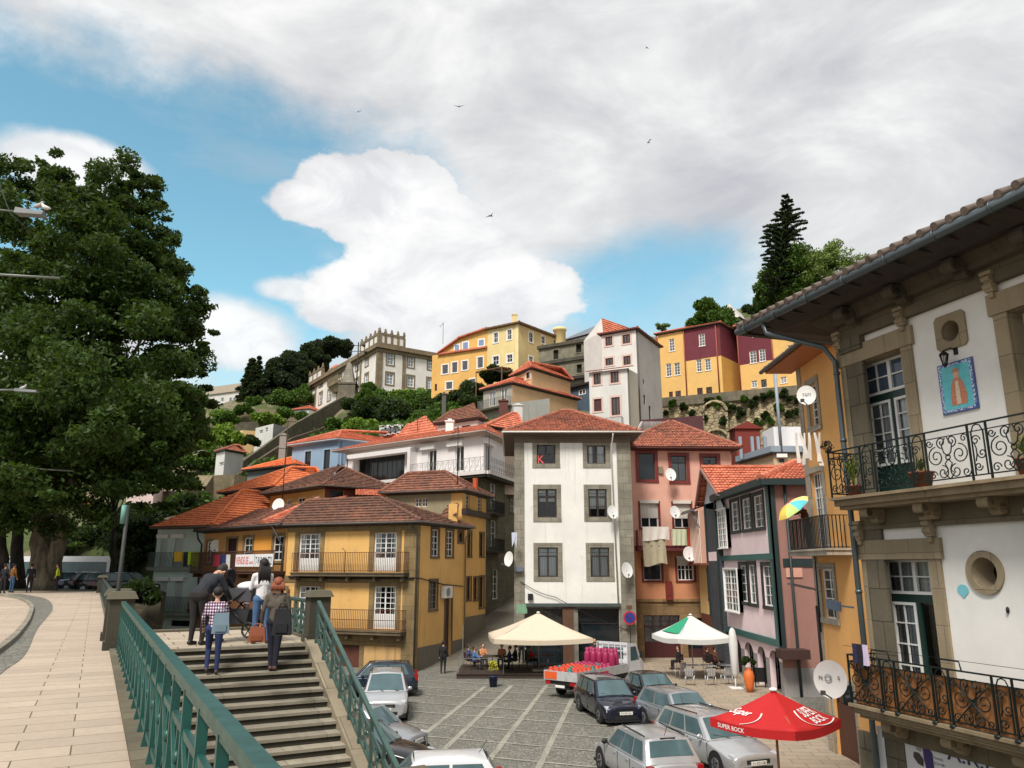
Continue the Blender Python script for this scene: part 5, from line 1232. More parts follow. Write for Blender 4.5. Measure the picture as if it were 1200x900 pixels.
roof_hip(h,zt+.05,ap.z,T_DARK,.5,((ap.x,ap.y),(ap2.x,ap2.y)),gutter=paint((92,88,84),.6),soffit=paint((54,44,38),.8))
m = MB(F1.M); u,z = F1.uv(520,693.5); m.box(u-.5,u+.5,-.42,-.06,z-.38,z+.36); ac = m.build('air_conditioner',paint((206,204,196),.5),h.root,bevel=.02)
m = MB(F1.M); m.tube([(u-.2,-.425,z),(u-.2,-.44,z)],.27,18); m.build('fan_grille',paint((120,120,118),.5),ac)
pipe(h.root,[F.p(F.L-.3,-.5,zt),F.p(F.L-.2,-.3,zt-.3),F.p(F.L+.02,-.1,zt-.7),F.p(F.L+.02,-.1,ZS)],.05,paint((70,66,60),.6))
pipe(h.root,[F1.p(F1.L-.1,-.5,zt),F1.p(F1.L-.1,-.1,zt-.7),F1.p(F1.L-.1,-.1,ZS)],.05,paint((120,112,100),.6))
m = MB(F1.M); P = [F1.uv(a,b,-.12) for a,b in ((483,677),(492,677.5),(505,681),(520,685),(543,687))]; m.tube([(u,-.12,z) for u,z in P],.035,6); m.build('cable',BLACK,h.root)
m = MB(F.M); P = [F.uv(a,b,-.12) for a,b in ((338,676),(400,678),(485,677.5))]; m.tube([(u,-.12,z) for u,z in P],.05,6); m.build('cable',BLACK,h.root)
YHH = h
# ---- sign house (left of it, bent away)
A2 = V2(pl(237,660,60.5)); B2 = A.copy() + Vector((-.03,0))
zt = zat(335,615,(B2.y-.4))
OCR = plaster((190,140,82),.6)
h = House('row_house','weathered ochre row house with a for sale banner and laundry on its long balcony','house',[A2,B2,B2+Vector((4.5,7.5)),A2+Vector((4.5,7.5))],ZS,zt,OCR)
F = h.F[0]; WDB = paint((84,54,40),.8,wear=.5)
k = dict(fm=WHITE,cols=2,rows=3,leaves=1,sur=OCHS,sw=.2,recess=.08,mw=.06,fw=.08)
for r in ((285.5,630,295.7,656),(320,628,332,657),(242,634.5,248.7,660)):h.win(0,r,**k)
h.win(0,(265,631,277,669),fm=paint((60,34,34),.8),cols=1,rows=1,sur=OCHS,sw=.15,sill='none',kind='door',gm=paint((50,22,30),.9))
for r in ((262,690,270,716),(283,690,293,716),(305,690,315,716),(326,690,335,716)):h.win(0,r,**k)
zm = F.uv(290,669)[1]
h.wall([OCR,plaster((150,112,72),.9)],{0:[(0,F.L,ZS,zm-.2,1)]})
h.strip(0,F.uv(298,640)[0],F.uv(318,640)[0],F.uv(308,649)[1],F.uv(308,629)[1],plaster((218,150,60),.2),.02,'orange_panel')
ua,ub = -.3,F.L+.1
bl = slab(F,h.root,ua,ub-.1,zm,.8,WDB,.2,brackets=6); m = MB(F.M)
n = int((ub-ua)/.14)
for i in range(n):x = ua+.05+i*.14; m.box(x,x+.04,-.82,-.79,zm+.03,zm+1.28)
m.box(ua,ub-.1,-.85,-.76,zm+1.28,zm+1.34); m.build('board_railing',WDB,bl)
lo = F.uv(300,720)[1]; bl = slab(F,h.root,ua,ub-.2,lo,.7,WDB,.2,brackets=6); bars(F,bl,ua+.05,ub-.25,lo+.03,lo+1.1,.66,.15,RUST)
e = .45
E0,E1 = F.p(-.6,-.65,zt+.05),F.p(F.L+.2,-.65,zt+.05); R0,R1 = at(300,600,66),at(372,587.5,57.5)
R0 = Vector((R0.x,R0.y,R1.z)); mid = E0.lerp(E1,.62); RM = R0.lerp(R1,.5)
mb = MB(); tile_poly(mb,[E0,mid,RM,R0]); mb.M = Matrix(); ro = None
tile_poly(mb,[mid,E1,R1,RM])
ro = mb.build('roof',T_BROWN,h.root)
mb = MB(); P1 = at(408,589,56.5);
tile_poly(mb,[mid.lerp(E1,.45)+Vector((0,0,.06)),E1+Vector((.9,.1,.10)),Vector((P1.x,P1.y,R1.z+.05)),R1+Vector((0,0,.06))]); ridge_tiles(mb,E1.lerp(mid,.5)+Vector((0,0,.18)),R1+Vector((0,0,.16)),.2); mb.build('orange_tiles',T_CORAL,ro)
mb = MB(); bk = Vector((3.5,5.5,-1.9)); mb.face((R0,RM,RM+bk,R0+bk)); mb.face((RM,R1,R1+bk,RM+bk)); mb.face((E0,R0,R0+bk)); mb.build('roof_back',T_BROWN,ro)
m = MB(); m.tube([E0+Vector((0,0,-.03)),E1+Vector((0,0,-.03))],.08,7); m.face((E0+Vector((0,0,-.08)),E1+Vector((0,0,-.08)),F.p(F.L,0,zt-.2),F.p(0,0,zt-.2))); m.tube([F.p(.05,-.65,zt),F.p(0,-.5,zt-.6),F.p(-.05,-.15,zt-1.0),F.p(-.05,-.12,ZS)],.07,7); m.tube([F.p(F.L-1,-.65,zt),F.p(F.L-.6,-.3,zt-.9),F.p(F.L-.3,-.12,zt-1.4),F.p(F.L-.3,-.12,ZS)],.07,7); m.build('gutter',paint((52,50,48),.6),ro)
SGN = h
r = F.rect(276.5,649.5,320,664,-.9); m = MB(F.M); m.box(r[0],r[1],-.93,-.9,r[2],r[3]); bn = m.build('banner',paint((226,226,226),.6),loc=tuple(F.p((r[0]+r[1])/2,-.9,r[2])))
tag(bn,'white banner with red and dark blue lettering on the ochre house balcony','banner')
wB = r[1]-r[0]; hB_ = r[3]-r[2]
put_text('VENDE-SE',.5,F.M @ Matrix.Translation((r[0]+wB*.02,-.935,r[2]+hB_*.2)),'red_lettering',paint((214,70,70),.5),bn,bold=True,width=wB*.34,height=hB_*.62)
put_text('ANDAR',.2,F.M @ Matrix.Translation((r[0]+wB*.38,-.935,r[2]+hB_*.2)),'red_lettering',paint((214,70,70),.5),bn,bold=True,width=wB*.12,height=hB_*.24)
put_text('T-912 006 722',.5,F.M @ Matrix.Translation((r[0]+wB*.55,-.935,r[2]+hB_*.16)),'blue_lettering',paint((50,56,84),.5),bn,bold=True,width=wB*.43,height=hB_*.66)
m = MB(F.M); m.box(r[0]+wB*.52,r[0]+wB*.527,-.936,-.93,r[2],r[3]); m.build('divider',paint((50,56,84),.5),bn)
for (x0,y0,x1,y1,c,lab) in ((249.5,650,257,664,(150,40,60),'crimson towel hanging at the left end of the ochre house balcony'),(258,650,263.5,669,(36,52,110),'dark blue towel between the crimson and the white cloth'),(264,650,268.5,671,(206,204,196),'narrow white cloth hanging right of the dark blue towel')):
 r = F.rect(x0,y0,x1,y1,-.92); cloth_strip(F,r[0],r[1],r[2],r[3],-.9,paint(c,.9,wear=.2),'hanging_towel',lab,'towel','towels on the ochre house balcony',ruf=.04)
 # ---- mint house
MINT = plaster((200,218,208),.4)
A3,B3 = V2(pl(181,660,63.5)),V2(pl(243,660,62))
zt = zat(210,616,62)
h = House('row_house','pale mint green house with orange hipped roof and two balconies behind the bending man','house',back(A3,B3,7),ZS,zt,MINT)
F = h.F[0]
for r,kk in (((187,632,195.5,664),0),((203.7,631.5,213.5,664),0),((185.5,682,194.7,716),1),((203.5,682,213,716),1)):
 h.win(0,r,fm=paint((186,194,190),.6),cols=1,rows=1,sur=None,sill='none',kind='balcony_door',gm=paint((176,186,184),.6),shutter=WHITE)
h.win(0,(200,727,222,734),fm=DKWOOD,cols=2,rows=1,sur=None)
h.wall()
for i,(yy,tt) in enumerate(((665,647.5),(717,699))):
 z = F.uv(205,yy)[1]; hh_ = F.uv(205,tt)[1]-z; ua,ub = F.uv(172,yy,-.8)[0],F.uv(240,yy,-.8)[0]
 bl = slab(F,h.root,ua,ub,z,.85,stone((150,156,146),2,1,key='msl'),.22); bars(F,bl,ua+.05,ub-.05,z+.03,z+hh_,.8,.13,paint((70,84,80),.6))
E0,E1 = at(175,618,62.3),at(248,614,59.2); E1 = Vector((E1.x,E1.y,E0.z)); E2 = at(330,606,64.5); E2.z = E0.z
Rr0,Rr1 = at(283,575.5,67),at(314,580,69); Rr1.z = Rr0.z
mb = MB(); tile_poly(mb,[E0,E1,Rr0]); tile_poly(mb,[E1,E2,Rr1,Rr0]); ridge_tiles(mb,E1+Vector((0,0,.1)),Rr0+Vector((0,0,.1))); ridge_tiles(mb,Rr0+Vector((0,0,.1)),Rr1+Vector((0,0,.1)))
bkp = E0+Vector((5,9,0)); mb.face((E0,Rr0,bkp)); mb.face((Rr0,Rr1,E2+Vector((2,6,0)),bkp)); mb.face((Rr1,E2,E2+Vector((2,6,0))))
ro = mb.build('roof',T_ORANGE,h.root); m = MB(); m.face((E0-Vector((0,0,.12)),E1-Vector((0,0,.12)),E2-Vector((0,0,.12)),E2+Vector((2,6,-.12)),bkp-Vector((0,0,.12)))); m.tube([E0-Vector((0,0,.06)),E1-Vector((0,0,.06)),E2-Vector((0,0,.06))],.07,6); m.build('eaves',paint((96,88,78),.8),ro)
for (x0,y0,x1,y1,c,lab) in ((203.5,646.5,213,658,(222,176,40),'deep yellow vest on the mint green house balcony'),(214.5,647,219,664,(40,40,44),'black garment between yellow and lime garments on the mint balcony'),(219.5,646.5,225.5,662,(190,226,50),'lime yellow work shirt on the mint balcony, next to the black garment'),(226,646.5,232,664,(176,214,40),'lime work trousers at the right end of the mint balcony')):
 r = F.rect(x0,y0,x1,y1,-.9); cloth_strip(F,r[0],r[1],r[2],r[3],-.87,paint(c,.8,wear=.15),'hanging_garment',lab,'garment','work clothes on the mint balcony',ruf=.05)
 # ================================================================== second alley house
E = V2(pl(541.5,600,55.3)); Gg = V2(pl(569.5,600,60.5)); zt = zat(541,574.5,55.1); A4 = E - dd*6.2
h = House('alley_house','taller yellow ochre house behind the corner house, with red brown tiles and a steep alley wall','house',[A4,E,Gg,A4+(Gg-E)],ZS,zt,YEL)
F,F1 = h.F[0],h.F[1]
for r in ((486,584,493,594),(494,583.5,500.5,594)):h.win(0,r,fm=WHITE,cols=2,rows=2,sur=None,mw=.05)
for r,f_ in (((546,575,550.8,596),WHITE),((560,579.5,564.5,599),WHITE),((548,623,552.5,652),DKWOOD),((562,625,567,652),DKWOOD),((547,677,552,703),DKWOOD),((555,677,560,703),DKWOOD),((561.5,676,567,712),DKWOOD)):
 h.win(1,r,fm=f_,cols=2 if f_ is WHITE else 1,rows=4 if f_ is WHITE else 2,sur=None if f_ is WHITE else stone((120,100,76),1,1,key='brs'),sw=.12,mw=.04,sill=DKWOOD)
h.wall([YEL,plaster((150,140,112),.8),PLN],{0:[(0,F.L-.9,ZS,99,1)],1:[(0,F1.L,ZS,ZS+2.6,2)]})
h.strip(1,-.1,F1.L+.1,F1.uv(560,604)[1]-.15,F1.uv(560,604)[1]+.25,DKWOOD,.35,'wooden_ledge')
ap = at(522,553.5,57.8)
roof_hip(h,zt+.02,ap.z,T_BROWN,.45,((ap.x,ap.y),(ap.x-3.0,ap.y+1.2)),gutter=paint((96,84,76),.6))
mb = MB(); a,b = at(515,596,54.6),at(536,592,53.6); tile_poly(mb,[a+Vector((0,0,-.7)),b+Vector((0,-.2,-.7)),b+Vector((0,.6,.3)),a+Vector((.6,.6,.3))]); mb.box(b.x-.6,b.x,b.y,b.y+1.2,b.z-2,b.z+.1,mi=1); mb.build('dormer',[T_DARK,YEL],h.root)
pot = at(557,567,58.5); m = MB(); m.lathe([(.17,pot.z-.9),(.2,pot.z+.35),(.22,pot.z+.42)],10,(pot.x,pot.y,0)); m.build('chimney_pot',paint((206,96,56),.8),h.root)
AH = h
# ================================================================== white modern-topped stone house up the alley
P0 = V2(pl(566.5,560,64)); PLf = V2(pl(404,560,74.7)); PR = V2(pl(604,560,72.5))
zfl,zt = zat(566,553,64),zat(567,505.5,63.7)
ALST = stone((112,108,88),.9,.45,.01,.5,key='alst')
h = House('alley_house','white top floor with a grey curly railing above a mossy stone house up the alley','house',[PLf,P0,PR,PLf+(PR-P0)],ZS,zt,plaster((228,224,222),.08))
F,F1 = h.F[0],h.F[1]
dk = dict(fm=WHITE,cols=1,rows=1,leaves=2,sill='none',kind='balcony_door',glass='clear',cw=(150,148,146),curtain=[(.05,.95,0,1)])
h.win(0,(501.5,527.5,511.4,556),**dk); h.win(0,(533,523,543.5,552),**dk); h.win(0,(418.5,533,474,563),fm=DKWOOD,cols=10,rows=1,recess=.9,gm=glass_dark((60,66,66)),kind='loggia')
h.win(1,(569,522,575.6,552),**dk); h.win(1,(592,527,597.8,555.5),**dk)
st_ = dict(fm=WHITE,cols=2,rows=4,leaves=1,sur=ALST,sw=.2,mw=.05,glass='clear',cw=(120,120,112))
for r in ((574,567,580.5,597),(598,572,603,600),(574.5,610,581,640),(576.5,667,583.5,702)):h.win(1,r,**st_)
h.wall([h.mat,ALST],{0:[(0,F.L,ZS,zfl-.1,1)],1:[(0,F1.L,ZS,zfl-.1,1)]})
for i,(a,b) in ((0,(495,511)),(0,(526,544)),(1,(566.5,577)),):
 r = h.F[i].rect(a,521.5 if i == 0 and a < 500 else 517,b,527 if a < 500 else 523) if i == 0 else h.F[i].rect(a,520,b,521.5)
 m = MB(h.F[i].M); m.box(r[0],r[1],-.32,-.002,r[2],r[3]); m.build('shutter_box',WHITE,h.root,bevel=.01)
for i,Fq in ((0,F),(1,F1)):
 m = MB(Fq.M); m.box((-.3 if i == 0 else -.9),Fq.L+(.9 if i == 0 else .6),-.9,-.002,zfl-.28,zfl); m.build('balcony_slab',[paint((214,208,204),.6)],h.root)
 m = MB(Fq.M); m.box((-.3 if i == 0 else -.8),Fq.L+(.8 if i == 0 else .6),-.78,-.002,zfl-.5,zfl-.285); m.build('slab_moulding',paint((56,52,46),.8),h.root)
 m = MB(Fq.M); a,b = (Fq.uv(478,560,-.85)[0],Fq.L+.85) if i == 0 else (-.85,Fq.L); x = a; rr = .011
 m.box(a,b,-.87,-.84,zfl+1.12,zfl+1.15); m.box(a,b,-.87,-.84,zfl+.05,zfl+.07)
 while x < b:
  m.box(x-.012,x+.012,-.87,-.84,zfl,zfl+1.13)
  for s_ in (-1,1):scroll(m,(x+.3,zfl+.6+s_*.26),.2,1.2,0 if s_ > 0 else math.pi,s_,rr,-.855,14)
  m.tube([(x+.05,-.855,zfl+.1),(x+.3,-.855,zfl+.6),(x+.55,-.855,zfl+1.08)],rr,4); x += .6
 m.build('curly_railing',paint((130,130,132),.5,.3),h.root)
for yy in (602,646):
 z = F1.uv(577,yy)[1]; bl = slab(F1,h.root,.6,4.0,z,.6,DKWOOD,.15); bars(F1,bl,.65,3.95,z,z+1.0,.57,.12,IRON)
ap = at(600,487,72)
mb = MB(); e0,e1,e2 = F.p(-1.2,-.75,zt),F.p(F.L+.75,-.75,zt),F1.p(F1.L+.5,-.75,zt); iz = zt+1.35
i0,i1,i2 = F.p(2,3.2,iz),F.p(F.L-2.4,3.2,iz),F1.p(F1.L+.5,3,iz)
tile_poly(mb,[e0,e1,i1,i0]); tile_poly(mb,[e1,e2,i2,i1]); ridge_tiles(mb,e1+Vector((0,0,.1)),i1+Vector((0,0,.1))); mb.face((i0,i1,i2,i2+Vector((-10,8,0)))); ro = mb.build('roof',T_CORAL,h.root)
m = MB(); m.tube([e0-Vector((0,0,.05)),e1-Vector((0,0,.05)),e2-Vector((0,0,.05))],.09,7);
for a,b,Fq in ((e0,e1,F),(e1,e2,F1)):
 m.face((a-Vector((0,0,.12)),b-Vector((0,0,.12)),Fq.p(Fq.L,0,zt-.3),Fq.p(0,0,zt-.3)))
m.build('eaves',paint((176,160,148),.6),ro)
m = MB(F.M); a = F.uv(404,530,-1.2)[0]; b = F.uv(478,530,-1.2)[0]; zz = zt-1.0
m.box(a,b,-.9,-.002,zz-.05,zz+.35); m.box(b-.35,b,-.92,-.002,zfl,zz+.3); m.build('loggia_frame',h.mat,h.root)
m = MB(F.M); m.bar((a+.2,-1.0,zfl-1),(a+.2,-1.0,zz),.07); m.build('loggia_post',DKWOOD,h.root)
MW = h
# helper for simple far houses -----------------------------------------------------
def simple(name,label,pts,Ys,eave_px,z0,mat,side_mat=None,roof=None,over=.35,depth=None,wins=(),rise=None,group=None,ridge=None,apex=None,soff=None,rt=True,flat=None,tile=None,cat='house',wopts=None,thick=.2):
 """pts: pixel x of left end, corner, right end of two visible faces; Ys their distances; eave_px pixel y of the eave at the corner"""
 P = [V2(pl(x,eave_px,y)) for x,y in zip(pts,Ys)]
 zt = zat(pts[1],eave_px,Ys[1])
 if len(P) == 3:cor = [P[0],P[1],P[2],P[0]+(P[2]-P[1])]
 else:cor = back(P[0],P[1],depth)
 h = House(name,label,cat,cor,z0,zt,mat,group,thick)
 for w in wins:
  side,r = w[0],w[1]; o = dict(fm=WHITE,cols=2,rows=2,recess=.08,mw=.05,fw=.08,sur=None,glass='dark'); o.update(wopts or {})
  if len(w) > 2:o.update(w[2])
  h.win(side,r,**o)
 return h
def zone_wall(h,side_mat=None):
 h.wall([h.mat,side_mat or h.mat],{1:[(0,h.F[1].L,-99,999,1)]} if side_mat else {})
 # ---- yellow house with the wide dark roof, above the sign house
h = simple('hill_house','yellow house with a wide dark tiled hip roof and brown timber recess',(318,381,452),(66.5,60,63),570,-2,plaster((208,166,96),.3),wins=[(0,(335,585,342,597),dict(glass='clear')),(0,(348.5,583,357,593),dict(sill=WHITE)),(0,(365.5,581,375,588),dict(gm=paint((206,206,204),.6),cols=1,rows=1)),(0,(322,588,327,600))])
h.win(1,(386,574,403,584),fm=DKWOOD,cols=1,rows=1)
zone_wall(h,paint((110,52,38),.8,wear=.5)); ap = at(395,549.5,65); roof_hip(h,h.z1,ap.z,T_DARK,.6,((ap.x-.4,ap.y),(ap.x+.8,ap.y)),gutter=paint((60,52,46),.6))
mb = MB(); a,b = at(416,580.5,59.5),at(468,582.5,60.5); b.z = a.z; tile_poly(mb,[a,b,b+Vector((-.6,1.6,.62)),a+Vector((-.3,1.6,.62))]); mb.build('lean_to_roof',T_CORAL,h.root)
m = MB(); m.box(a.x,b.x,a.y+.2,a.y+2,a.z-3,a.z-.1); m.build('lean_to_wall',plaster((190,130,80),.6),h.root)
# ---- big orange roofed house left of it
h = simple('hill_house','low house almost hidden under a broad bright orange tiled roof',(264,322,378),(73,67.5,71),571,-2,plaster((70,62,52),.5))
zone_wall(h); ap = at(341,548,71.5); roof_hip(h,h.z1,ap.z,T_ORANGE,.5,((ap.x,ap.y),(ap.x+2.2,ap.y+.6)))
h = simple('hill_house','small house with an orange roof corner left of the blue house',(291,346,380),(84,79.5,83),545,2,plaster((120,126,126),.5))
zone_wall(h); ap = at(346,535.5,84); roof_hip(h,h.z1,ap.z,T_ORANGE,.5,((ap.x,ap.y),(ap.x+1,ap.y+.6)))
# ---- blue house
BLU = plaster((142,168,192),.12)
dd_ = dict(fm=paint((36,30,30),.6),cols=1,rows=1,sur=plaster((160,180,198),.1),sw=.14,sill='none',sout=.02,kind='door')
h = simple('hill_house','light blue house with two tall dark doors and a coral tiled roof',(343.5,397,470),(82,78,82.5),514.5,3,BLU,wins=[(0,(357,529,364.2,553),dd_),(0,(379.3,527,386.7,551),dd_)])
zone_wall(h); ap = at(400,505,82.5); roof_hip(h,h.z1,ap.z,T_CORAL,.5,((ap.x,ap.y),(ap.x+5.5,ap.y+1.5)),soffit=paint((180,190,200),.6))
pipe(h.root,[h.F[1].p(.3,-.1,h.z1-.2),h.F[1].p(.3,-.1,5)],.05,paint((120,140,160),.5)); bars(h.F[0],h.root,.6,h.F[0].L-1,h.z1-4.2,h.z1-3.1,.3,.14,paint((110,130,150),.5),ends=False)
# ---- cluster behind the white modern house
h = simple('hill_house','white block with brown tiled shed roof behind the white top floor',(513,560,566),(74,71,72),490,8,plaster((214,210,206),.2),wins=[(0,(517,503.5,523,506),dict(fm=DKWOOD,cols=1,rows=1)),(0,(541,498.5,551,501),dict(fm=DKWOOD,cols=1,rows=1))])
zone_wall(h); ap = at(548,481.5,75); roof_hip(h,h.z1,ap.z,T_BROWN,.35,((ap.x-1.5,ap.y),(ap.x+1,ap.y)))
h = simple('hill_house','small house with red corrugated wall and orange tiled roof, left of the white house roof',(565,572,612),(69,68,71),500,8,paint((196,78,44),.7,wear=.3))
zone_wall(h,plaster((200,180,160),.3)); ap = at(600,484.5,72.5); roof_hip(h,h.z1,ap.z,T_CORAL,.35,((ap.x,ap.y),(ap.x+.5,ap.y+.3)))
h = simple('hill_house','low shed with a patched orange and brown tiled roof beside the chimneys',(466,514,518),(80,76,78),510,8,plaster((200,196,190),.3))
zone_wall(h); ap = at(500,498,80); roof_hip(h,h.z1,ap.z,T_CORAL,.3,((ap.x-2,ap.y),(ap.x+1,ap.y)))
h = simple('hill_shed','white shed with pale awning sheets under the green bushes',(444,506,512),(92,88,90),500,9,plaster((206,210,212),.2),wins=[(0,(478,502,483,508)),(0,(452,504,458,510))],cat='shed')
zone_wall(h); m = MB(); a,b = at(444,500,91),at(514,488,86); m.hexa([a,at(510,500,86),b+Vector((0,3,0)),a+Vector((2,3,.6))],[p+Vector((0,0,.12)) for p in (a,at(510,500,86),b+Vector((0,3,0)),a+Vector((2,3,.6)))]); m.build('awning_sheet',paint((206,202,196),.6,wear=.4),h.root)
for i,(px_,py_) in enumerate(((449,506),(455,505),(461,504),(466,503))):
 p = at(px_,py_,84); m = MB(Matrix.Translation(p)); m.box(-.4,.4,-.25,.25,-.45,.45); o = m.build('air_unit',paint((190,196,198),.5),loc=tuple(p),bevel=.02); tag(o,('leftmost','second from left','third from left','rightmost')[i] + ' of the four grey air conditioning units behind the blue house','air conditioner','air conditioning units behind the blue house'); m = MB(Matrix.Translation(p)); m.tube([(0,-.255,0),(0,-.27,0)],.3,14); m.build('fan_grille',paint((90,94,96),.5),o)
 # ---- beige house
BEI = plaster((214,178,134),.14); GRW = plaster((170,164,150),.7)
h = simple('hill_house','beige rendered house, upper block with orange roof and one tiny window',(600,623,668),(90,86,92),431.5,10,BEI,wins=[(0,(616.5,436,621,444),dict(fm=DKWOOD,cols=1,rows=1,sur=WHITE,sw=.1))])
zone_wall(h); ap = at(622,424.5,89); roof_hip(h,h.z1,ap.z,T_CORAL,.3,((ap.x-.2,ap.y),(ap.x+4,ap.y+3)))
bd = dict(fm=WHITE,cols=2,rows=1,leaves=2,glass='clear',cw=(140,146,148),sill='none',kind='balcony_door')
h = simple('hill_house','lower beige house with grey stained front, two balcony doors and long blank side',(566.5,600,676),(87,83.5,92),449,6,GRW,wins=[(0,(573,458,581,476),bd),(0,(586.5,455,595,474.5),bd)])
zone_wall(h,BEI); ap = at(603,443,87); roof_hip(h,h.z1,ap.z,T_CORAL,.35,((ap.x,ap.y),(ap.x+1,ap.y+.6)))
z = zat(585,477,84.5); bl = slab(h.F[0],h.root,-.2,h.F[0].L,z,.9,paint((120,112,98),.8),.15); bars(h.F[0],bl,0,h.F[0].L-.1,z,z+1.0,.85,.14,paint((120,120,116),.6))
m = MB(); a,b = at(600,472,81),at(644,467,79); m.face((a,b,b+Vector((0,0,-8)),a+Vector((0,0,-8)))); m.box(b.x-.4,b.x,b.y,b.y+8,b.z-8,b.z); m.box(a.x,b.x,b.y+.05+2,b.y+2.3,b.z-8,b.z-.05); o = m.build('terrace_wall',plaster((150,150,142),1.0),loc=tuple(a+Vector((0,0,-8)))); tag(o,'stained grey rendered terrace wall below the beige house','wall')
pg = empty('pergola',tuple(at(590,435,92)),'rusty metal pergola frame with climbing green plant beside the beige house','pergola')
m = MB()
a,b,c,d = at(558,436,96),at(588,430,90),at(600,434,92),at(572,440,97)
for p,q in ((a,b),(b,c),(c,d),(d,a)):m.bar(p,q,.12)
for p in (a,b,c,d):m.bar(p,p+Vector((0,0,-3.2)),.12)
for i in range(1,5):m.bar(a.lerp(b,i/5),d.lerp(c,i/5),.09)
m.build('frame',paint((110,76,56),.7),pg)
# ---- orange and pale yellow tall houses
OY = plaster((224,176,100),.1); PY = plaster((226,204,146),.06); WS = paint((232,230,226),.6)
P = [V2(pl(506,440,112.5)),V2(pl(571,440,108))]
h = House('hill_house','orange yellow house with sloping roof line and many white framed windows on the ridge','house',back(P[0],P[1],9),18,zat(571,407,108),OY)
ww = dict(fm=WS,cols=1,rows=1,sur=WS,sw=.16,recess=.08,glass='clear',cw=(206,208,214))
for r in ((518,427.5,525,438),(529.5,424.5,536,436.5),(541.5,423,548,433.5),(559.5,418.5,566,431)):h.win(0,r,**ww)
for r in ((522.5,447.5,530,456),(551,444,557,450)):h.win(0,r,**ww)
for r in ((533,403.5,538.5,412),(542.5,400.5,549,409.5),(561,398,567.5,405)):pass
h.win(0,(509.5,450,512,458),fm=DKWOOD,cols=1,rows=1,sur=None)
h.wall(); F = h.F[0]
zr0 = h.z1; up = [(F.uv(514,421)[0],zr0-.6),(F.L,zr0),(F.L,F.uv(570,387)[1]),(F.uv(542,396)[0],F.uv(542,395)[1])]
m = MB(F.M); a,b,c,d = (F.uv(514,421)[0],F.uv(514,421)[1]),(F.L,zr0+.01),(F.L,F.uv(570.5,386)[1]),(F.uv(539,397)[0],F.uv(539,397)[1]); a = (a[0],zr0+.01)
m.prismy([a,b,c,d],-.02,8.5); m.build('attic_wall',OY,h.root)
for r in ((533,404,538.5,412),(542.5,401,549,409.5),(561,398,567.5,405.5)):
 q = F.rect(*r); w = MB(F.M); w.box(q[0]-.15,q[1]+.15,-.07,-.02,q[2]-.15,q[3]+.15); wo = w.build('window',WS,h.root); w = MB(F.M); w.box(q[0]+.05,q[1]-.05,-.08,-.071,q[2]+.05,q[3]-.05); w.build('pane',glass_dark((120,140,170)),wo)
m = MB(F.M)
for p,q in ((a,d),(d,c)):
 m.hexa([(p[0]-.1,-.5,p[1]),(q[0]+.1,-.5,q[1]),(q[0]+.1,9,q[1]),(p[0]-.1,9,p[1])],[(p[0]-.1,-.5,p[1]+.22),(q[0]+.1,-.5,q[1]+.22),(q[0]+.1,9,q[1]+.22),(p[0]-.1,9,p[1]+.22)])
m.prismy([(d[0],d[1]+.2),(c[0],c[1]+.2),(c[0],c[1]+.5)],1,8); m.build('roof',T_CORAL,h.root); h.strip(0,a[0],F.L,zr0-.12,zr0+.15,T_CORAL,.35,'tiled_ledge')
h = simple('hill_house','pale yellow tall house with white framed windows on the ridge',(571.3,607.5,668),(108,105,115),378.5,18,PY,wopts=dict(fm=WS,cols=2,rows=2,sur=WS,sw=.16,glass='dark'),
wins=[(0,r) for r in ((578.5,390,583.5,401.5),(594.5,386.5,599.5,398),(577.5,417.5,584.5,427.5),(594,415.5,600.5,424.5))]+[(1,r) for r in ((620,389.5,624.5,401),(634.5,394,638.5,402.5),(620,418,624.5,423.5),(648.5,399,652.5,405))])
zone_wall(h,plaster((214,190,134),.06)); ap = at(612,374.5,112); roof_hip(h,h.z1,h.z1+1.2,T_BROWN,.5,((ap.x,ap.y),(ap.x+2,ap.y+2)),soffit=paint((120,96,70),.7))
chimney(h.root,at(603,376,106),.7,.8,PY); m = MB(); p = at(656,393,112); m.lathe([(.9,p.z-3),(.9,p.z+.6),(1.05,p.z+.7),(1.05,p.z+1.1),(.3,p.z+1.1)],12,(p.x,p.y,0)); m.build('round_chimney',PY,h.root)
h.strip(0,h.F[0].L-.5,h.F[0].L+.03,18,h.z1,plaster((230,214,160),.05),.06,'corner_pilaster')
# ---- ruin
RUI = stone((142,138,118),.9,.5,.012,.5,key='ruin')
dkw = dict(fm=DKWOOD,cols=1,rows=1,sur=RUI,sw=.16,gm=DKROOM,recess=.25)
h = simple('ruined_house','grey roofless stone ruin with empty window openings between yellow and white houses',(631,706),(103,98),396,14,RUI,depth=8,wins=[(0,(648.5,410,654.5,421),dkw),(0,(675,403,681.5,413),dkw),(0,(700,398,704,411),dkw),(0,(650,428,654,436),dkw),(0,(676,427,682,437),dkw)])
h.wall(); F = h.F[0]; z = h.z1
for py in (401,420.5):zz = F.uv(668,py)[1]; h.strip(0,-.1,F.L+.1,zz-.35,zz+.12,stone((90,86,74),2,1,key='rb'),.28,'stone_cornice')
h.strip(0,-.1,F.L+.1,z-.15,z+.25,stone((90,86,74),2,1,key='rb'),.3,'stone_cornice'); h.strip(0,F.uv(668,440)[0],F.L,F.uv(690,443)[1],F.uv(690,443)[1]+.4,DKWOOD,.6,'dark_ledge')
h = simple('hill_house','slate blue grey house with one small white window below the ruin',(667,694),(96,93),449,10,plaster((78,94,110),.1),depth=6,wins=[(0,(677.5,456,686.5,462.5),dict(fm=WS,cols=1,rows=1,leaves=2,fw=.12))])
h.wall(); h.strip(0,-.1,h.F[0].L+.1,h.z1-.05,h.z1+.2,DKWOOD,.4,'eaves')
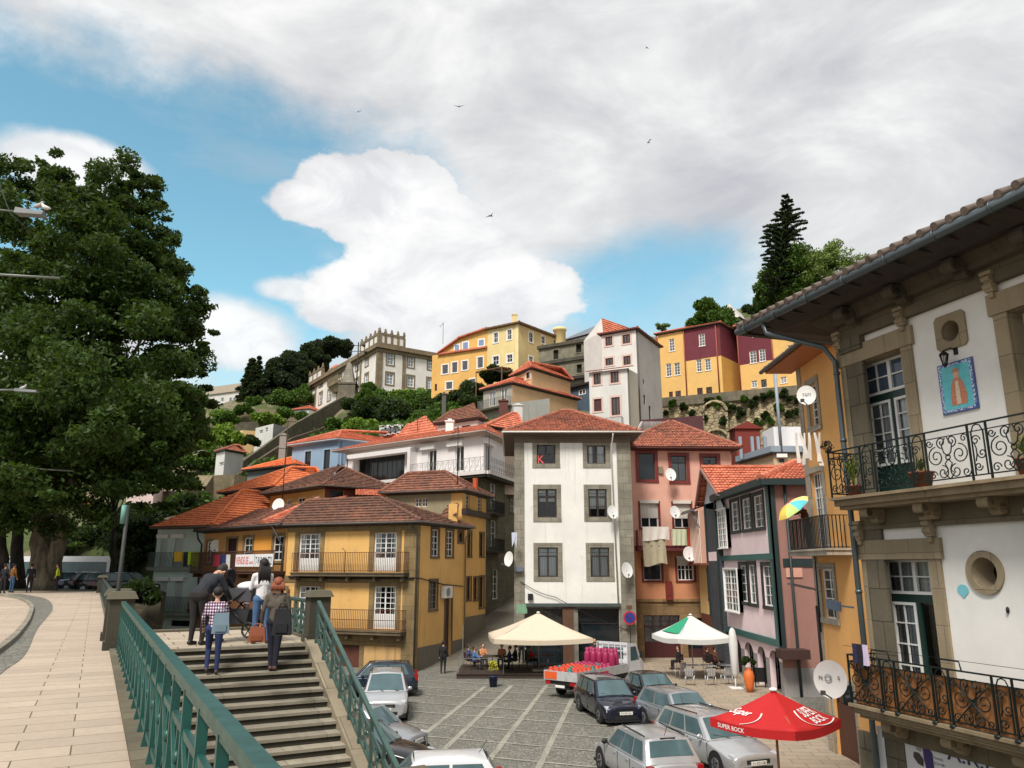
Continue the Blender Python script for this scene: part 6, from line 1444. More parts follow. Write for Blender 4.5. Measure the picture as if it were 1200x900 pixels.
# ---- white houses
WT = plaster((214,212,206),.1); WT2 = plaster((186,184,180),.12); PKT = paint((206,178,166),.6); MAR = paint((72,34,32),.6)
wk = dict(fm=MAR,cols=1,rows=1,leaves=2,sur=PKT,sw=.2,sout=.015,glass='clear',cw=(214,214,210),recess=.06,fw=.1)
h = simple('hill_house','tall white house with maroon window frames, upper block with red roof',(704.5,745,772),(86.3,84,91.5),385,6,WT,wopts=wk,wins=[(0,(709.5,394.5,717.5,405)),(0,(729.5,392,738.5,402.5)),(0,(709.5,419.5,718.5,428)),(0,(730.5,417,739,427.5)),(1,(754,463,756.5,474),dict(sur=None,leaves=1)),(1,(753.5,445,755,451),dict(sur=None,leaves=1)),(1,(760.5,476,763,495),dict(sur=None,leaves=1,glass='dark'))])
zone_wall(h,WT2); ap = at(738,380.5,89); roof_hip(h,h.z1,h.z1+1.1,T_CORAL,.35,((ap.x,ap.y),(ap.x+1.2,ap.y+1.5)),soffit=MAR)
pipe(h.root,[h.F[1].p(.1,-.1,h.z1),h.F[1].p(.1,-.1,6)],.09,paint((80,72,68),.6))
h = simple('hill_house','lower white annexe with maroon window frames and a narrow red tiled roof',(690,735,747),(82.5,80.5,83),431.5,4,WT,wopts=wk,wins=[(0,(695.5,437.5,704,450.5)),(0,(715.5,435.5,725,448.5)),(0,(696,467.5,705,482),dict(glass='dark',leaves=1,gm=MAR)),(0,(716.5,465.5,726.5,486.5))])
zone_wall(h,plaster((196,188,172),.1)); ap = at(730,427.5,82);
mb = MB(); F = h.F[0]; tile_poly(mb,[F.p(-.3,-.4,h.z1),F.p(F.L+.3,-.4,h.z1),F.p(F.L+.3,1.6,h.z1+.55),F.p(-.3,1.6,h.z1+.55)]); mb.build('roof',T_CORAL,h.root)
pipe(h.root,[h.F[1].p(.05,-.08,h.z1),h.F[1].p(.05,-.08,4)],.08,paint((80,72,68),.6)); bars(F,h.root,-1,3.8,h.z1-6.6,h.z1-5.4,.7,.14,paint((110,108,100),.7))
P = [V2(pl(683,395,97)),V2(pl(705,395,95))]; h = House('hill_house','white gabled house behind the ruin and the tall white house','house',[V2(pl(684,395,98)),V2(pl(707,395,94)),V2(pl(760,395,101)),V2(pl(738,395,106))],14,zat(707,389,94),plaster((212,206,200),.06))
pk = at(705,373,95.5); c = h.c
h.wall(tops=[[(c[0].x,c[0].y,h.z1),(c[1].x,c[1].y,h.z1),(pk.x,pk.y,pk.z)]]); mb = MB(); q = (c[2]-c[1]); pk2 = pk+Vector((q.x,q.y,0)); tile_poly(mb,[(c[1].x,c[1].y,h.z1),(c[2].x,c[2].y,h.z1),pk2,pk]); mb.face(((c[0].x,c[0].y,h.z1),pk,pk2,(c[3].x,c[3].y,h.z1))); mb.build('roof',T_CORAL,h.root)
h = simple('hill_house','low grey slate roofed building behind the round chimney',(660,700),(125,120),389,20,plaster((190,190,188),.1),depth=8); h.wall(); roof_hip(h,h.z1,zat(680,380,123),paint((104,110,118),.6),.3,((h.c[0].x*.6+h.c[1].x*.4,h.c[0].y+4),(h.c[1].x,h.c[1].y+4)),sides=[],rt=False)
# ---- colourful houses on the wall
BUR = paint((104,36,48),.7,wear=.25,scale=1.0); YB = plaster((226,184,112),.1); YBS = plaster((206,156,76),.1)
def colour_house(label,xs,Ys,eave,zones,wins,side=None,pipes=()):
 h = simple('hill_house',label,xs,Ys,eave,22,YB,group='yellow and burgundy houses above the rubble wall',wopts=dict(fm=WS,cols=2,rows=4,sur=None,sill=WS,recess=.07,glass='clear',cw=(224,224,226)),wins=wins)
 h.wall([YB,BUR,YBS],zones(h)); F = h.F[0]
 for px_,py_ in pipes:u = F.uv(px_,py_)[0]; pipe(h.root,[F.p(u,-.1,h.z1-.1),F.p(u,-.1,22)],.09,paint((140,66,44),.6))
 return h
h = colour_house('three storey house on the wall, left half yellow and right half burgundy above',(770,842.5,866),(100,95,100),378.5,
lambda h:{0:[(h.F[0].uv(802,410)[0],h.F[0].L,h.F[0].uv(822,420.5)[1],99,1)],1:[(0,h.F[1].L,h.F[0].uv(842,417)[1],99,1),(0,h.F[1].L,0,h.F[0].uv(842,417)[1],2)]},
[(0,r) for r in ((784,397,790.5,411.5),(819,391,826,405.5),(780.5,426,787,441),(790,425,797,439.5),(816,421,822.5,435.5),(826,420.5,833,434))]+[(0,r,dict(fm=MAR)) for r in ((784,459,788.5,466),(791.5,458,798,465.5),(817,454.5,823.5,463),(827.5,453.5,834.5,462))],pipes=((770.5,420),(803,420),(841,420)))
ap = at(829,374,101); roof_hip(h,h.z1,h.z1+1.5,T_CORAL,.35,((ap.x-3,ap.y+1),(ap.x,ap.y)))
h = colour_house('taller burgundy and yellow house on the wall, partly behind the dark eaves',(861.5,948,960),(97,91,97),366,
lambda h:{0:[(0,h.F[0].uv(905,410)[0],h.F[0].uv(880,426)[1],99,1)]},
[(0,r) for r in ((882,386,889.5,394.5),(878.5,411,886.5,425.5),(889.5,409,897,423.5),(923,404,933,418.5),(914.5,441.5,922,449))]+[(0,(880.5,446,887.5,454)),(0,(892,444.5,898.5,454),dict(fm=DKWOOD))],pipes=((866,420),(906,420)))
ap = at(889,362,98); roof_hip(h,h.z1,h.z1+1.5,T_CORAL,.35,((ap.x,ap.y),(ap.x+6,ap.y-1.5)))
# ================================================================== hillside
ctrl = []
def cpx(px,py,Y,dz=0):p = at(px,py,Y); ctrl.append((p.x,p.y,p.z+dz))
for x in range(-110,131,24):ctrl.append((x,60,-9));
for x in range(-40,60,20):ctrl.append((x,68,-5))
cpx(262,600,84); cpx(200,610,84); cpx(215,585,95); cpx(160,620,90); cpx(60,640,110); cpx(0,640,120); cpx(250,560,100); cpx(330,540,100); cpx(300,538,120); cpx(290,520,140); cpx(262,578,98,-2); cpx(300,556,106,-2); cpx(345,526,114,-2); cpx(372,512,120,-2); cpx(400,498,126,-2); cpx(340,515,150,-3); cpx(320,520,135,-3); cpx(280,525,125,-2); cpx(250,480,175); cpx(200,480,180); cpx(100,480,200); cpx(0,500,200)
cpx(362,514,172); cpx(390,500,152,-2); cpx(412,484,144,-3); cpx(375,505,160,-2); cpx(330,465,190); cpx(300,470,195); cpx(420,475,135); cpx(450,470,145); cpx(510,470,140); cpx(440,500,108); cpx(480,505,100); cpx(400,510,105); cpx(530,478,108); cpx(600,470,106); cpx(660,460,104); cpx(520,500,90)
cpx(700,480,96); cpx(760,485,100,-1); cpx(765,470,103); cpx(850,455,104); cpx(930,450,100); cpx(800,462,105); cpx(1000,440,98); cpx(1100,420,98)
for (px,Y) in ((770,98),(850,92),(930,89)):p = at(px,520,Y-3); ctrl.append((p.x,p.y,3))
cpx(820,395,150); cpx(880,372,140); cpx(950,370,130); cpx(1000,372,125); cpx(760,400,160); cpx(600,420,170); cpx(450,440,200); cpx(640,400,220); cpx(900,360,200)
ctrl = np.array(ctrl)
def hz(x,y):
 d2 = (ctrl[:,0]-x)**2 + (ctrl[:,1]-y)**2 + 2.0; w = 1/d2**1.7; return float((w*ctrl[:,2]).sum()/w.sum())
NX,NY = 110,90; xs = np.linspace(-150,150,NX); ys = np.concatenate([np.linspace(62,150,60),np.linspace(153,420,30)])
V = []; rg = random.Random(3)
for y in ys:
 for x in xs:V.append((x,y,hz(x,y) + rg.uniform(-.25,.25)))
Fc_ = [(j*NX+i,j*NX+i+1,(j+1)*NX+i+1,(j+1)*NX+i) for j in range(NY-1) for i in range(NX-1)]
me = bpy.data.meshes.new('hill'); me.from_pydata(V,[],Fc_); me.polygons.foreach_set('use_smooth',[True]*len(Fc_)); me.update()
def mat_hill():
 m,t,b = newmat('hillside'); tc = t.new('ShaderNodeTexCoord'); ob = tc.outputs['Object']
 n = t.noise(ob,.25,6,.65); n2 = t.noise(ob,2.2,6,.7)
 rock = t.mix(n2,lin((84,78,64)),lin((150,136,110))); gr = t.mix(n2,lin((46,60,30)),lin((92,104,52)))
 col = t.mix(t.ramp(n,[(.42,BW(0)),(.52,BW(1))]),rock,gr); setb(t,b,Base_Color=col,Roughness=.95); bump(t,b,n2,.8,.4); return m
me.materials.append(mat_hill()); o = bpy.data.objects.new('hill',me); COL.objects.link(o); tag(o,kind='structure')
RUB = stone((138,126,98),.55,.4,.03,.55,key='rub',rubble=True); RUBD = stone((104,98,80),.6,.4,.03,.5,key='rubd',rubble=True)
def mat_oldwall():
 m,t,b = newmat('old_wall'); tc = t.new('ShaderNodeTexCoord'); u = tc.outputs['UV']; ob = tc.outputs['Object']
 wv = t.mix(.18,u,t.noise(ob,.9,3,col=True)); c = lin((166,152,120))
 vo = t.new('ShaderNodeTexVoronoi',feature='DISTANCE_TO_EDGE',i_Scale=1.6); t.l.new(t.mapv(wv,(1,1.8,1)),vo.inputs['Vector'])
 vc = t.new('ShaderNodeTexVoronoi',i_Scale=1.6); t.l.new(t.mapv(wv,(1,1.8,1)),vc.inputs['Vector']); s2 = t.new('ShaderNodeSeparateColor'); t.l.new(vc.outputs['Color'],s2.inputs[0])
 e = t.ramp(vo.outputs['Distance'],[(0,BW(0)),(.08,BW(1))]); base = t.mix(s2.outputs[0],sc(c,.7),sc(c,1.1)); n = t.noise(ob,.35,6,.7)
 base = t.mix(t.ramp(n,[(.45,BW(0)),(.7,BW(1))]),base,lin((196,178,140))); n2 = t.noise(ob,1.1,6,.7); base = t.mix(t.ramp(n2,[(.55,BW(0)),(.7,BW(1))]),base,sc(c,.4))
 setb(t,b,Base_Color=t.mix(e,sc(c,.4),base),Roughness=.95); bump(t,b,t.math('ADD',e,n2),.9,.12); return m
OLDW = mat_oldwall()
# retaining wall under the colourful houses
a,b = V2(pl(768,470,98)),V2(pl(934,449,90.5)); ztw = 22.9
o = empty('retaining_wall',(a.x,a.y,4),'old pale rubble retaining wall with plants and a blind arch under the yellow and burgundy houses','wall')
Fw = Frame(a,b + (b-a).normalized()*14); m = MB(Fw.M); n = 40
for i in range(n):
 u0,u1 = Fw.L*i/n,Fw.L*(i+1)/n
 for j in range(12):
  z0,z1 = 2+(ztw-2)*j/12,2+(ztw-2)*(j+1)/12; f = lambda u,z:-.25*math.sin(u*1.3)*math.sin(z*.9+u) - (ztw-z)*.06
  m.face(((u0,f(u0,z0),z0),(u1,f(u1,z0),z0),(u1,f(u1,z1),z1),(u0,f(u0,z1),z1)),smooth=True)
m.face(((0,0,ztw),(Fw.L,0,ztw),(Fw.L,8,ztw),(0,8,ztw))); m.face(((0,0,2),(0,0,ztw),(0,8,ztw),(0,8,2)))
m.build('rubble_face',OLDW,o)
m = MB(Fw.M); m.box(-.1,Fw.L,-.3,.3,ztw-1.1,ztw+.1); m.build('parapet',stone((122,114,96),1.1,.7,.012,.5,key='prp'),o)
u,z = Fw.uv(839,485); m = MB(Fw.M); P = [(u+1.5*math.cos(math.pi*k/10),-.9,z+1.4*math.sin(math.pi*k/10)) for k in range(11)]; m.tube(P,.22,6);
m.face([(p[0],-.75,p[2]) for p in P]+[(u-1.5,-.75,z-6),(u+1.5,-.75,z-6)]); P = [(u+1.3*math.cos(math.pi*k/10),-.95,z-3+.8*math.sin(math.pi*k/10)) for k in range(11)]; m.tube(P,.18,6); m.box(u-1.6,u-1.3,-1.0,0,z-6,z); m.box(u+1.3,u+1.6,-1.0,0,z-6,z); m.build('blind_arch',OLDW,o)
# stepped rubble wall climbing the hill on the left (two tiers)
def wallstrip(name,label,pts,hgt,mat,th=.5):
 """pts: (px, py_top, Y)"""
 P = [at(*p) for p in pts]; m = MB(); s = 0
 for i in range(len(P)-1):
  a,b = P[i],P[i+1]; L = (b-a).length; d = Vector((b.y-a.y,-(b.x-a.x),0)).normalized()*th
  h0 = hgt[i] if hasattr(hgt,'__len__') else hgt; h1 = hgt[i+1] if hasattr(hgt,'__len__') else hgt
  A,B = a+Vector((0,0,-h0)),b+Vector((0,0,-h1))
  m.face((A,B,b,a),uv=((s,-h0),(s+L,-h1),(s+L,0),(s,0))); m.face((a,b,b-d,a-d),uv=((s,0),(s+L,0),(s+L,th),(s,th))); m.face((B,A,A-d,B-d)); m.face((a-d,b-d,B-d,A-d),uv=((s,0),(s+L,0),(s+L,-h1),(s,-h0))); s += L
 a,A = P[0],P[0]+Vector((0,0,-(hgt[0] if hasattr(hgt,'__len__') else hgt)))
 return tag(m.build(name,mat,loc=tuple(P[0]+Vector((0,0,-5)))),label,'wall')
wallstrip('rubble_wall','long dark rubble wall climbing diagonally to the manor on the hill',[(262,556,104),(300,530,114),(345,497,122),(372,482,128),(400,466,134),(416,461,138)],9,RUBD)
wallstrip('rubble_wall','lower brown stair wall running parallel below the long rubble wall',[(275,560,98),(300,541,102),(343,513,108),(370,504,112),(398,494,116),(412,484,124)],12,stone((98,84,66),.6,.35,.02,.5,key='rubb',rubble=True))
wallstrip('rubble_wall','grey stone wall at the foot of the manor above the bushes',[(400,459,139),(430,459,141),(512,459,141),(520,461,142)],3.2,RUB)
wallstrip('rubble_wall','upper terrace wall left of the manor under the dark pines',[(262,482,168),(300,479,168),(330,480,168),(362,484,170)],5,RUB)
wallstrip('rubble_wall','brown terrace wall below the dark pines near the left tree',[(235,500,150),(262,496,150),(300,494,152),(330,496,152)],5,RUBD)
wallstrip('rubble_wall','sunlit brown cliff like wall left of the orange roofs',[(236,600,90),(238,575,90),(250,557,92),(275,556,92),(296,560,94)],14,RUB,th=5)
wallstrip('rubble_wall','mossy rubble wall beside the pink terrace at the left',[(184,578,100),(200,572,100),(235,582,98)],14,RUBD,th=3)
wallstrip('rubble_wall','low dark wall at the far end of the promenade beside the mint house',[(130,690,52),(190,694,52)],3.2,RUBD,th=.6)
m = MB(Matrix.Translation(at(408,462,137))); m.hexa([(-1.6,-1.6,-1.5),(1.6,-1.6,-1.5),(1.6,1.6,-1.5),(-1.6,1.6,-1.5)],[(-1.5,-1.5,1.6),(1.5,-1.5,1.6),(1.5,1.5,1.6),(-1.5,1.5,1.6)]); m.box(-1.65,1.65,-1.65,1.65,1.6,1.9)
ob_ = empty('obelisk',tuple(at(408,462,137)),'granite obelisk on a pedestal in front of the manor','obelisk'); m.build('pedestal',GRAND,ob_)
m = MB(Matrix.Translation(at(408,462,137))); m.hexa([(-1.15,-1.15,1.9),(1.15,-1.15,1.9),(1.15,1.15,1.9),(-1.15,1.15,1.9)],[(-.42,-.42,5.6),(.42,-.42,5.6),(.42,.42,5.6),(-.42,.42,5.6)]); m.face(((-.42,-.42,5.6),(.42,-.42,5.6),(0,0,6.1))); m.face(((.42,-.42,5.6),(.42,.42,5.6),(0,0,6.1))); m.face(((.42,.42,5.6),(-.42,.42,5.6),(0,0,6.1))); m.face(((-.42,.42,5.6),(-.42,-.42,5.6),(0,0,6.1))); m.build('shaft',GRAN,ob_)
# ---- manor
P = [V2(pl(362,450,186)),V2(pl(442,450,150)),V2(pl(514.5,450,158))]; zt = zat(441,403,150)
MWH = plaster((224,220,212),.1); MG = stone((138,122,96),1.4,.8,.01,.6,key='mg')
h = House('manor','large white palace with granite trim and pinnacled parapet on top of the hill','palace',[P[0],P[1],P[2],P[0]+(P[2]-P[1])],22,zt,MWH)
F,F1 = h.F[0],h.F[1]; mw = dict(fm=WS,cols=2,rows=3,sur=MG,sw=.28,sout=.05,recess=.12,fw=.18,mw=.1,glass='dark',gm=glass_dark((120,130,140)),lintel=1.3)
for r in ((366,443.5,369.5,456.5),(374.5,439.5,378.5,452.5),(384.5,434.5,388.5,448.5),(394.5,429.5,400,441.5),(406,425,409.5,436),(417,419.5,421,433.5),(428.5,414,432,428.5),(365,464,368.5,477),(374,460.5,377.5,473.5),(384,456.5,387.5,469),(395,452,400,465),(416.5,444,420,456),(427.5,438.5,431.5,452)):h.win(0,r,**mw)
for r in ((453.5,413.5,461.5,427.5),(478,417,485,430.5),(501.5,420,507.5,433),(452.5,437.5,461,450.5),(477,441,485,453.5),(500.5,443.5,505.5,455.5)):h.win(1,r,**mw)
h.wall()
for i,Fq in ((0,F),(1,F1)):h.strip(i,-.3,Fq.L+.3,zt-1.6,zt-.9,MG,.3,'cornice'); h.strip(i,-.6,Fq.L+.6,zt-.9,zt,MG,.8,'cornice')
for i,xs_ in ((0,(363.2,371.5,422.8)),(1,(473,)),):
 for x in xs_:u = h.F[i].uv(x,440)[0]; h.strip(i,u-.35,u+.35,22,zt-.9,MG,.15,'pilaster')
h.strip(0,F.L-.6,F.L+.1,22,zt-.9,MG,.22,'corner_pilaster'); h.strip(1,-.1,.9,22,zt-.9,MG,.22,'corner_pilaster'); h.strip(1,F1.L-1.0,F1.L+.1,22,zt-.9,MG,.2,'corner_pilaster')
def parapet(corner,L0,L1,i):
 m = MB(F.M); m.box(L0,L1,-.2,.3,zt,zt+.5)
ppz = zt+2.0
def par(Fq,u0,u1,npin,r):
 m = MB(Fq.M); m.box(u0,u1,-.1,.4,zt,ppz,0); m.box(u0-.1,u1+.1,-.25,.5,ppz,ppz+.45,1); m.box(u0-.1,u1+.1,-.25,.5,zt,zt+.35,1)
 for k in range(npin):
  u = u0+(u1-u0)*k/(npin-1); m.box(u-.25,u+.25,-.2,.5,zt,ppz,1); m.lathe([(.25,ppz+.45),(.36,ppz+.7),(.2,ppz+1.0),(.26,ppz+1.2),(.001,ppz+1.6)],8,(u,.1,0),mi=1)
 return m.build('parapet',[MWH,MG],h.root)
ua = F.uv(423,412)[0]; par(F,ua,F.L,5,0); ub = F1.uv(474,390)[0]; par(F1,0,ub,5,0); ua2 = F.uv(378,430)[0]; par(F,0,ua2,4,0)
c0 = F1.p(ub,0,0)
m = MB(F1.M); m.box(ub-.4,ub,0,8,zt,ppz,0); m.build('parapet_side',MWH,h.root)
mb = MB(); a,b,c,d = F1.p(ub-1,.3,zt),F1.p(F1.L+.4,.3,zt),F1.p(F1.L-3,7,zt+2.4),F1.p(ub-1,7,zt+2.4); tile_poly(mb,[a,b,c,d]); mb.face((b,F1.p(F1.L+.4,20,zt),c)); a,b = F.p(ua2,.3,zt),F.p(ua,.3,zt); tile_poly(mb,[a,b,F.p(ua,5,zt+1.2),F.p(ua2,5,zt+1.2)]); mb.box(0,0,0,0,0,0); mb.build('roof',T_CORAL,h.root)
mb = MB(F.M); mb.hexa([(1,2,zt),(ua2,2,zt),(ua2,9,zt),(1,9,zt)],[(4,4,zt+4.2),(ua2-2,4,zt+4.2),(ua2-2,6,zt+4.2),(4,6,zt+4.2)]); mb.build('turret_roof',T_CORAL,h.root)
u,z = F.uv(396.5,449); m = MB(F.M); m.box(u-3.2,u+3.2,-1.4,0,z-.6,z); m.hexa([(u-1.6,-.6,z-2.2),(u+1.6,-.6,z-2.2),(u+1.6,0,z-2.2),(u-1.6,0,z-2.2)],[(u-3,-1.2,z-.6),(u+3,-1.2,z-.6),(u+3,0,z-.8),(u-3,0,z-.8)]); bl = m.build('balcony',MG,h.root); bars(F,bl,u-3.1,u+3.1,z,z+1.3,1.3,.35,MG,r=.09)
# lamp mast by the manor
m = MB(); p = at(417.5,457,136); m.tube([p,p+Vector((0,0,9))],.12,6)
for k in (-1,1):m.bar(p+Vector((0,0,7.3)),p+Vector((k*1.4,0,7.3)),.1); m.ball(p+Vector((k*1.4,0,7.1)),.32,8,5); m.ball(p+Vector((k*1.0,0,8.4)),.3,8,5); m.bar(p+Vector((0,0,8.4)),p+Vector((k*1.0,0,8.4)),.1)
tag(m.build('street_lamp',IRON,loc=tuple(p)),'dark multi armed lamp standing before the white palace on the hill','street lamp')
# ---- small far houses at the left
GW = plaster((206,206,200),.3)
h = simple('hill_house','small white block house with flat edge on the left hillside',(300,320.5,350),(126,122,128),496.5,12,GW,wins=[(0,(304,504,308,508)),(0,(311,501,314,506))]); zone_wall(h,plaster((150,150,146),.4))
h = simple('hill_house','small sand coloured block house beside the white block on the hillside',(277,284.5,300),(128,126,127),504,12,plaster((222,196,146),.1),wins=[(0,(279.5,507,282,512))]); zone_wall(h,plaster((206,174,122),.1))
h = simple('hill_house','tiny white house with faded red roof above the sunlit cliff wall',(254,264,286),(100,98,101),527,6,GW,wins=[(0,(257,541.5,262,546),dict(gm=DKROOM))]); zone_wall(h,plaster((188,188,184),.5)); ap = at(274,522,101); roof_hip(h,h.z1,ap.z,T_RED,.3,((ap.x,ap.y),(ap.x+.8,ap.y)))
h = simple('far_building','long pale institutional building with square windows on the far left ridge',(236,312),(240,228),452,36,plaster((206,204,198),.05),depth=20,wopts=dict(fm=WS,cols=1,rows=1,glass='dark',gm=glass_dark((100,110,124))),
wins=[(0,(x,455.5,x+3.2,459.5)) for x in (256,260.5,269,275)]+[(0,(x,466,x+3,470.5)) for x in (259,268.5,273,279,284)]); h.wall(); F = h.F[0]; h.strip(0,-1,F.L+1,h.z1-.6,h.z1+1.8,paint((172,160,142),.7),.5,'parapet')
h = simple('hill_house','tiny white house with orange roof left of the palace',(339,362),(176,174),479,25,GW,depth=8,wins=()); h.wall(); roof_hip(h,h.z1,h.z1+1.5,T_CORAL,.3,((h.c[0].x+2,h.c[0].y+4),(h.c[1].x-1,h.c[1].y+4)))
h = simple('hill_house','pale pink terrace house with flat roof half hidden by the big tree',(150,181),(92,90),569,2,plaster((212,190,184),.2),depth=6); h.wall(); h.strip(0,-.2,h.F[0].L+.2,h.z1-.5,h.z1+.1,WS,.2,'parapet')
h = simple('hill_house','white house above the pale pink terrace behind the leaves',(160,184),(98,96),557,6,plaster((206,212,218),.2),depth=6,wins=[(0,(165,561,170,567))]); h.wall()
h = simple('hill_house','brown gabled house with a small white window seen under the tree',(70,106,122),(96,94,98),596,-2,plaster((124,90,62),.4),wins=[(0,(82,598,89.5,608),dict(fm=WS))]); zone_wall(h,plaster((172,92,74),.2)); ap = at(95,586,98); roof_hip(h,h.z1,ap.z,T_CORAL,.4,((ap.x-1,ap.y),(ap.x+1,ap.y)))
h = simple('hill_house','long red brick coloured building behind the tree trunks at the far left',(-60,50),(92,90),606,-2,plaster((150,84,62),.3),depth=8); h.wall()
h = simple('market_hall','long low dark building with a white roof edge behind the parked cars',(104,196),(92,90),652,-3,plaster((70,58,52),.4),depth=10); h.wall(); h.strip(0,-.2,h.F[0].L+.2,h.z1-.1,h.z1+.25,WS,.6,'roof_edge')
# ---- right: beige terrace house, maroon screen
h = simple('hill_house','beige house with a blue grey terrace rail and white boxes behind the coral house',(866,906,960),(70,64,64),530,-2,plaster((196,172,142),.3),wins=[(1,(913,537.5,919,542),dict(fm=DKWOOD,cols=1,rows=1,shutter=WS))]); zone_wall(h)
F,F1 = h.F[0],h.F[1]; z = h.z1; TB = paint((140,152,164),.6,wear=.3)
for i,Fq in ((0,F),(1,F1)):m = MB(Fq.M); m.box(-.3 if i else -.2,Fq.L+.3,-.3,.1,z,z+.5); m.build('terrace_parapet',TB,h.root); h.strip(i,-.2,Fq.L+.2,z-.15,z,DKWOOD,.28,'eaves')
for px_ in (868,882,889,897):p = at(px_,528,68); m = MB(Matrix.Translation((p.x,p.y,z))); m.box(-.12,.12,-.12,.12,0,2.0); m.build('terrace_post',TB,h.root)
m = MB(); a,b = at(906,500,66),at(948,500,66); m.box(a.x,b.x,a.y,a.y+3,z+.5,a.z); m.build('white_box',paint((222,222,224),.6),h.root); p = at(915,520,63.8); pipe(h.root,[(p.x,p.y,z),(p.x,p.y,z+7)],.13,TB,'mast')
m = MB(); a,b = at(752,492,68),at(824,490,66); b.z = a.z
for q in ((a,b),):m.hexa([a+Vector((0,0,-6)),b+Vector((0,0,-6)),b+Vector((0,.3,-6)),a+Vector((0,.3,-6))],[a,b,b+Vector((0,.3,0)),a+Vector((0,.3,0))])
o = m.build('metal_screen',paint((76,34,38),.7,wear=.4),loc=tuple(a+Vector((0,0,-6)))); tag(o,'maroon metal screen wall behind the coral house roof','screen')
m = MB(); a2 = at(752,494,66.5); b2_ = at(782,494,66.5)
for i in range(26):p = a2.lerp(b2_,i/25); m.bar(p,p+Vector((0,0,-1.7)),.05)
for i in range(5):zq = -.1-.38*i; m.bar(a2+Vector((0,0,zq)),b2_+Vector((0,0,zq)),.05)
m.box(a2.x,b2_.x,a2.y+.1,a2.y+.13,a2.z-1.6,a2.z); a3 = at(743,512,60); m.bar(a3,a2,.1); m.hexa([a3+Vector((0,0,-1.8)),a2+Vector((0,0,-3)),a2+Vector((.1,0,-3)),a3+Vector((.1,0,-1.8))],[a3,a2,a2+Vector((.1,0,0)),a3+Vector((.1,0,0))])
tag(m.build('terrace_railing',paint((176,168,162),.7,wear=.9,scale=2),loc=tuple(a2+Vector((0,0,-1.7)))),'rust stained white terrace railing behind the coral house roof','railing')
m = MB(); p = at(870,517,82); m.box(p.x-1.3,p.x+1.3,p.y-2,p.y,p.z-3,p.z+1.0); m.prismy([(p.x-1.7,p.z+1.0),(p.x+1.7,p.z+1.0),(p.x,p.z+1.8)],p.y-2.2,p.y+.1); tag(m.build('red_shed',paint((120,44,34),.8,wear=.3),loc=(p.x,p.y,p.z-3)),'small dark red shed at the foot of the rubble retaining wall','shed')
# antennas and chimneys on the roofs
def antenna(px,py,Y,hgt,label,kind=0):
 p = at(px,py,Y); m = MB(); m.tube([p,p+Vector((0,0,hgt))],.035,5)
 t = p+Vector((0,0,hgt))
 if kind == 0:
  m.bar(t+Vector((-.7,0,-.1)),t+Vector((.7,.3,-.1)),.03)
  for i in range(7):q = t+Vector((-.6+i*.2,-.05+.05*i,-.1)); m.bar(q+Vector((0,-.3,0)),q+Vector((0.1,.3,0)),.02)
 else:m.bar(t,t+Vector((-.5,0,-.9)),.03); m.bar(t+Vector((0,0,-.3)),t+Vector((-.7,0,-.6)),.03)
 tag(m.build('antenna',IRON,loc=tuple(p)),label,'antenna')
antenna(535.5,590,55.5,5.6,'tall thin mast before the white modern house with a bent top',1); antenna(573,556,62.5,3.2,'straight thin mast beside the corner of the white top floor'); antenna(331,585,62,4.2,'thin antenna rising over the yellow house left of its windows'); antenna(334,548,70,4.4,'thin antenna on the broad orange roof'); antenna(489,505,78,2.2,'antenna on the patched roof shed'); antenna(501,500,78,1.8,'short antenna right of the patched roof shed antenna'); antenna(519,403,112,3.4,'television antenna left above the orange yellow house',1)
def stack(px,py,Y,w,hgt,mat,label,cap=True):
 p = at(px,py,Y); m = MB(Matrix.Translation(p)); m.box(-w/2,w/2,-w/2,w/2,-1.5,hgt); m.box(-w/2-.08,w/2+.08,-w/2-.08,w/2+.08,hgt,hgt+.12); m.box(-w/4,w/4,-w/4,w/4,hgt+.12,hgt+.3); tag(m.build('chimney_stack',mat,loc=tuple(p)),label,'chimney')
stack(590,480,78,.9,.8,paint((96,54,44),.8),'square brown chimney in front of the beige house'); stack(607,483,76,.9,.6,paint((200,198,192),.7),'small white chimney left of the white house roof'); stack(520,487,78,.4,2.2,paint((86,84,80),.8),'slim grey flue pipe above the white block roof'); stack(332,524,92,.8,1.4,paint((150,140,130),.8),'open brick ventilator turret left of the blue house'); stack(527,505,69,.7,.8,WS,'white chimney on the white top floor roof')
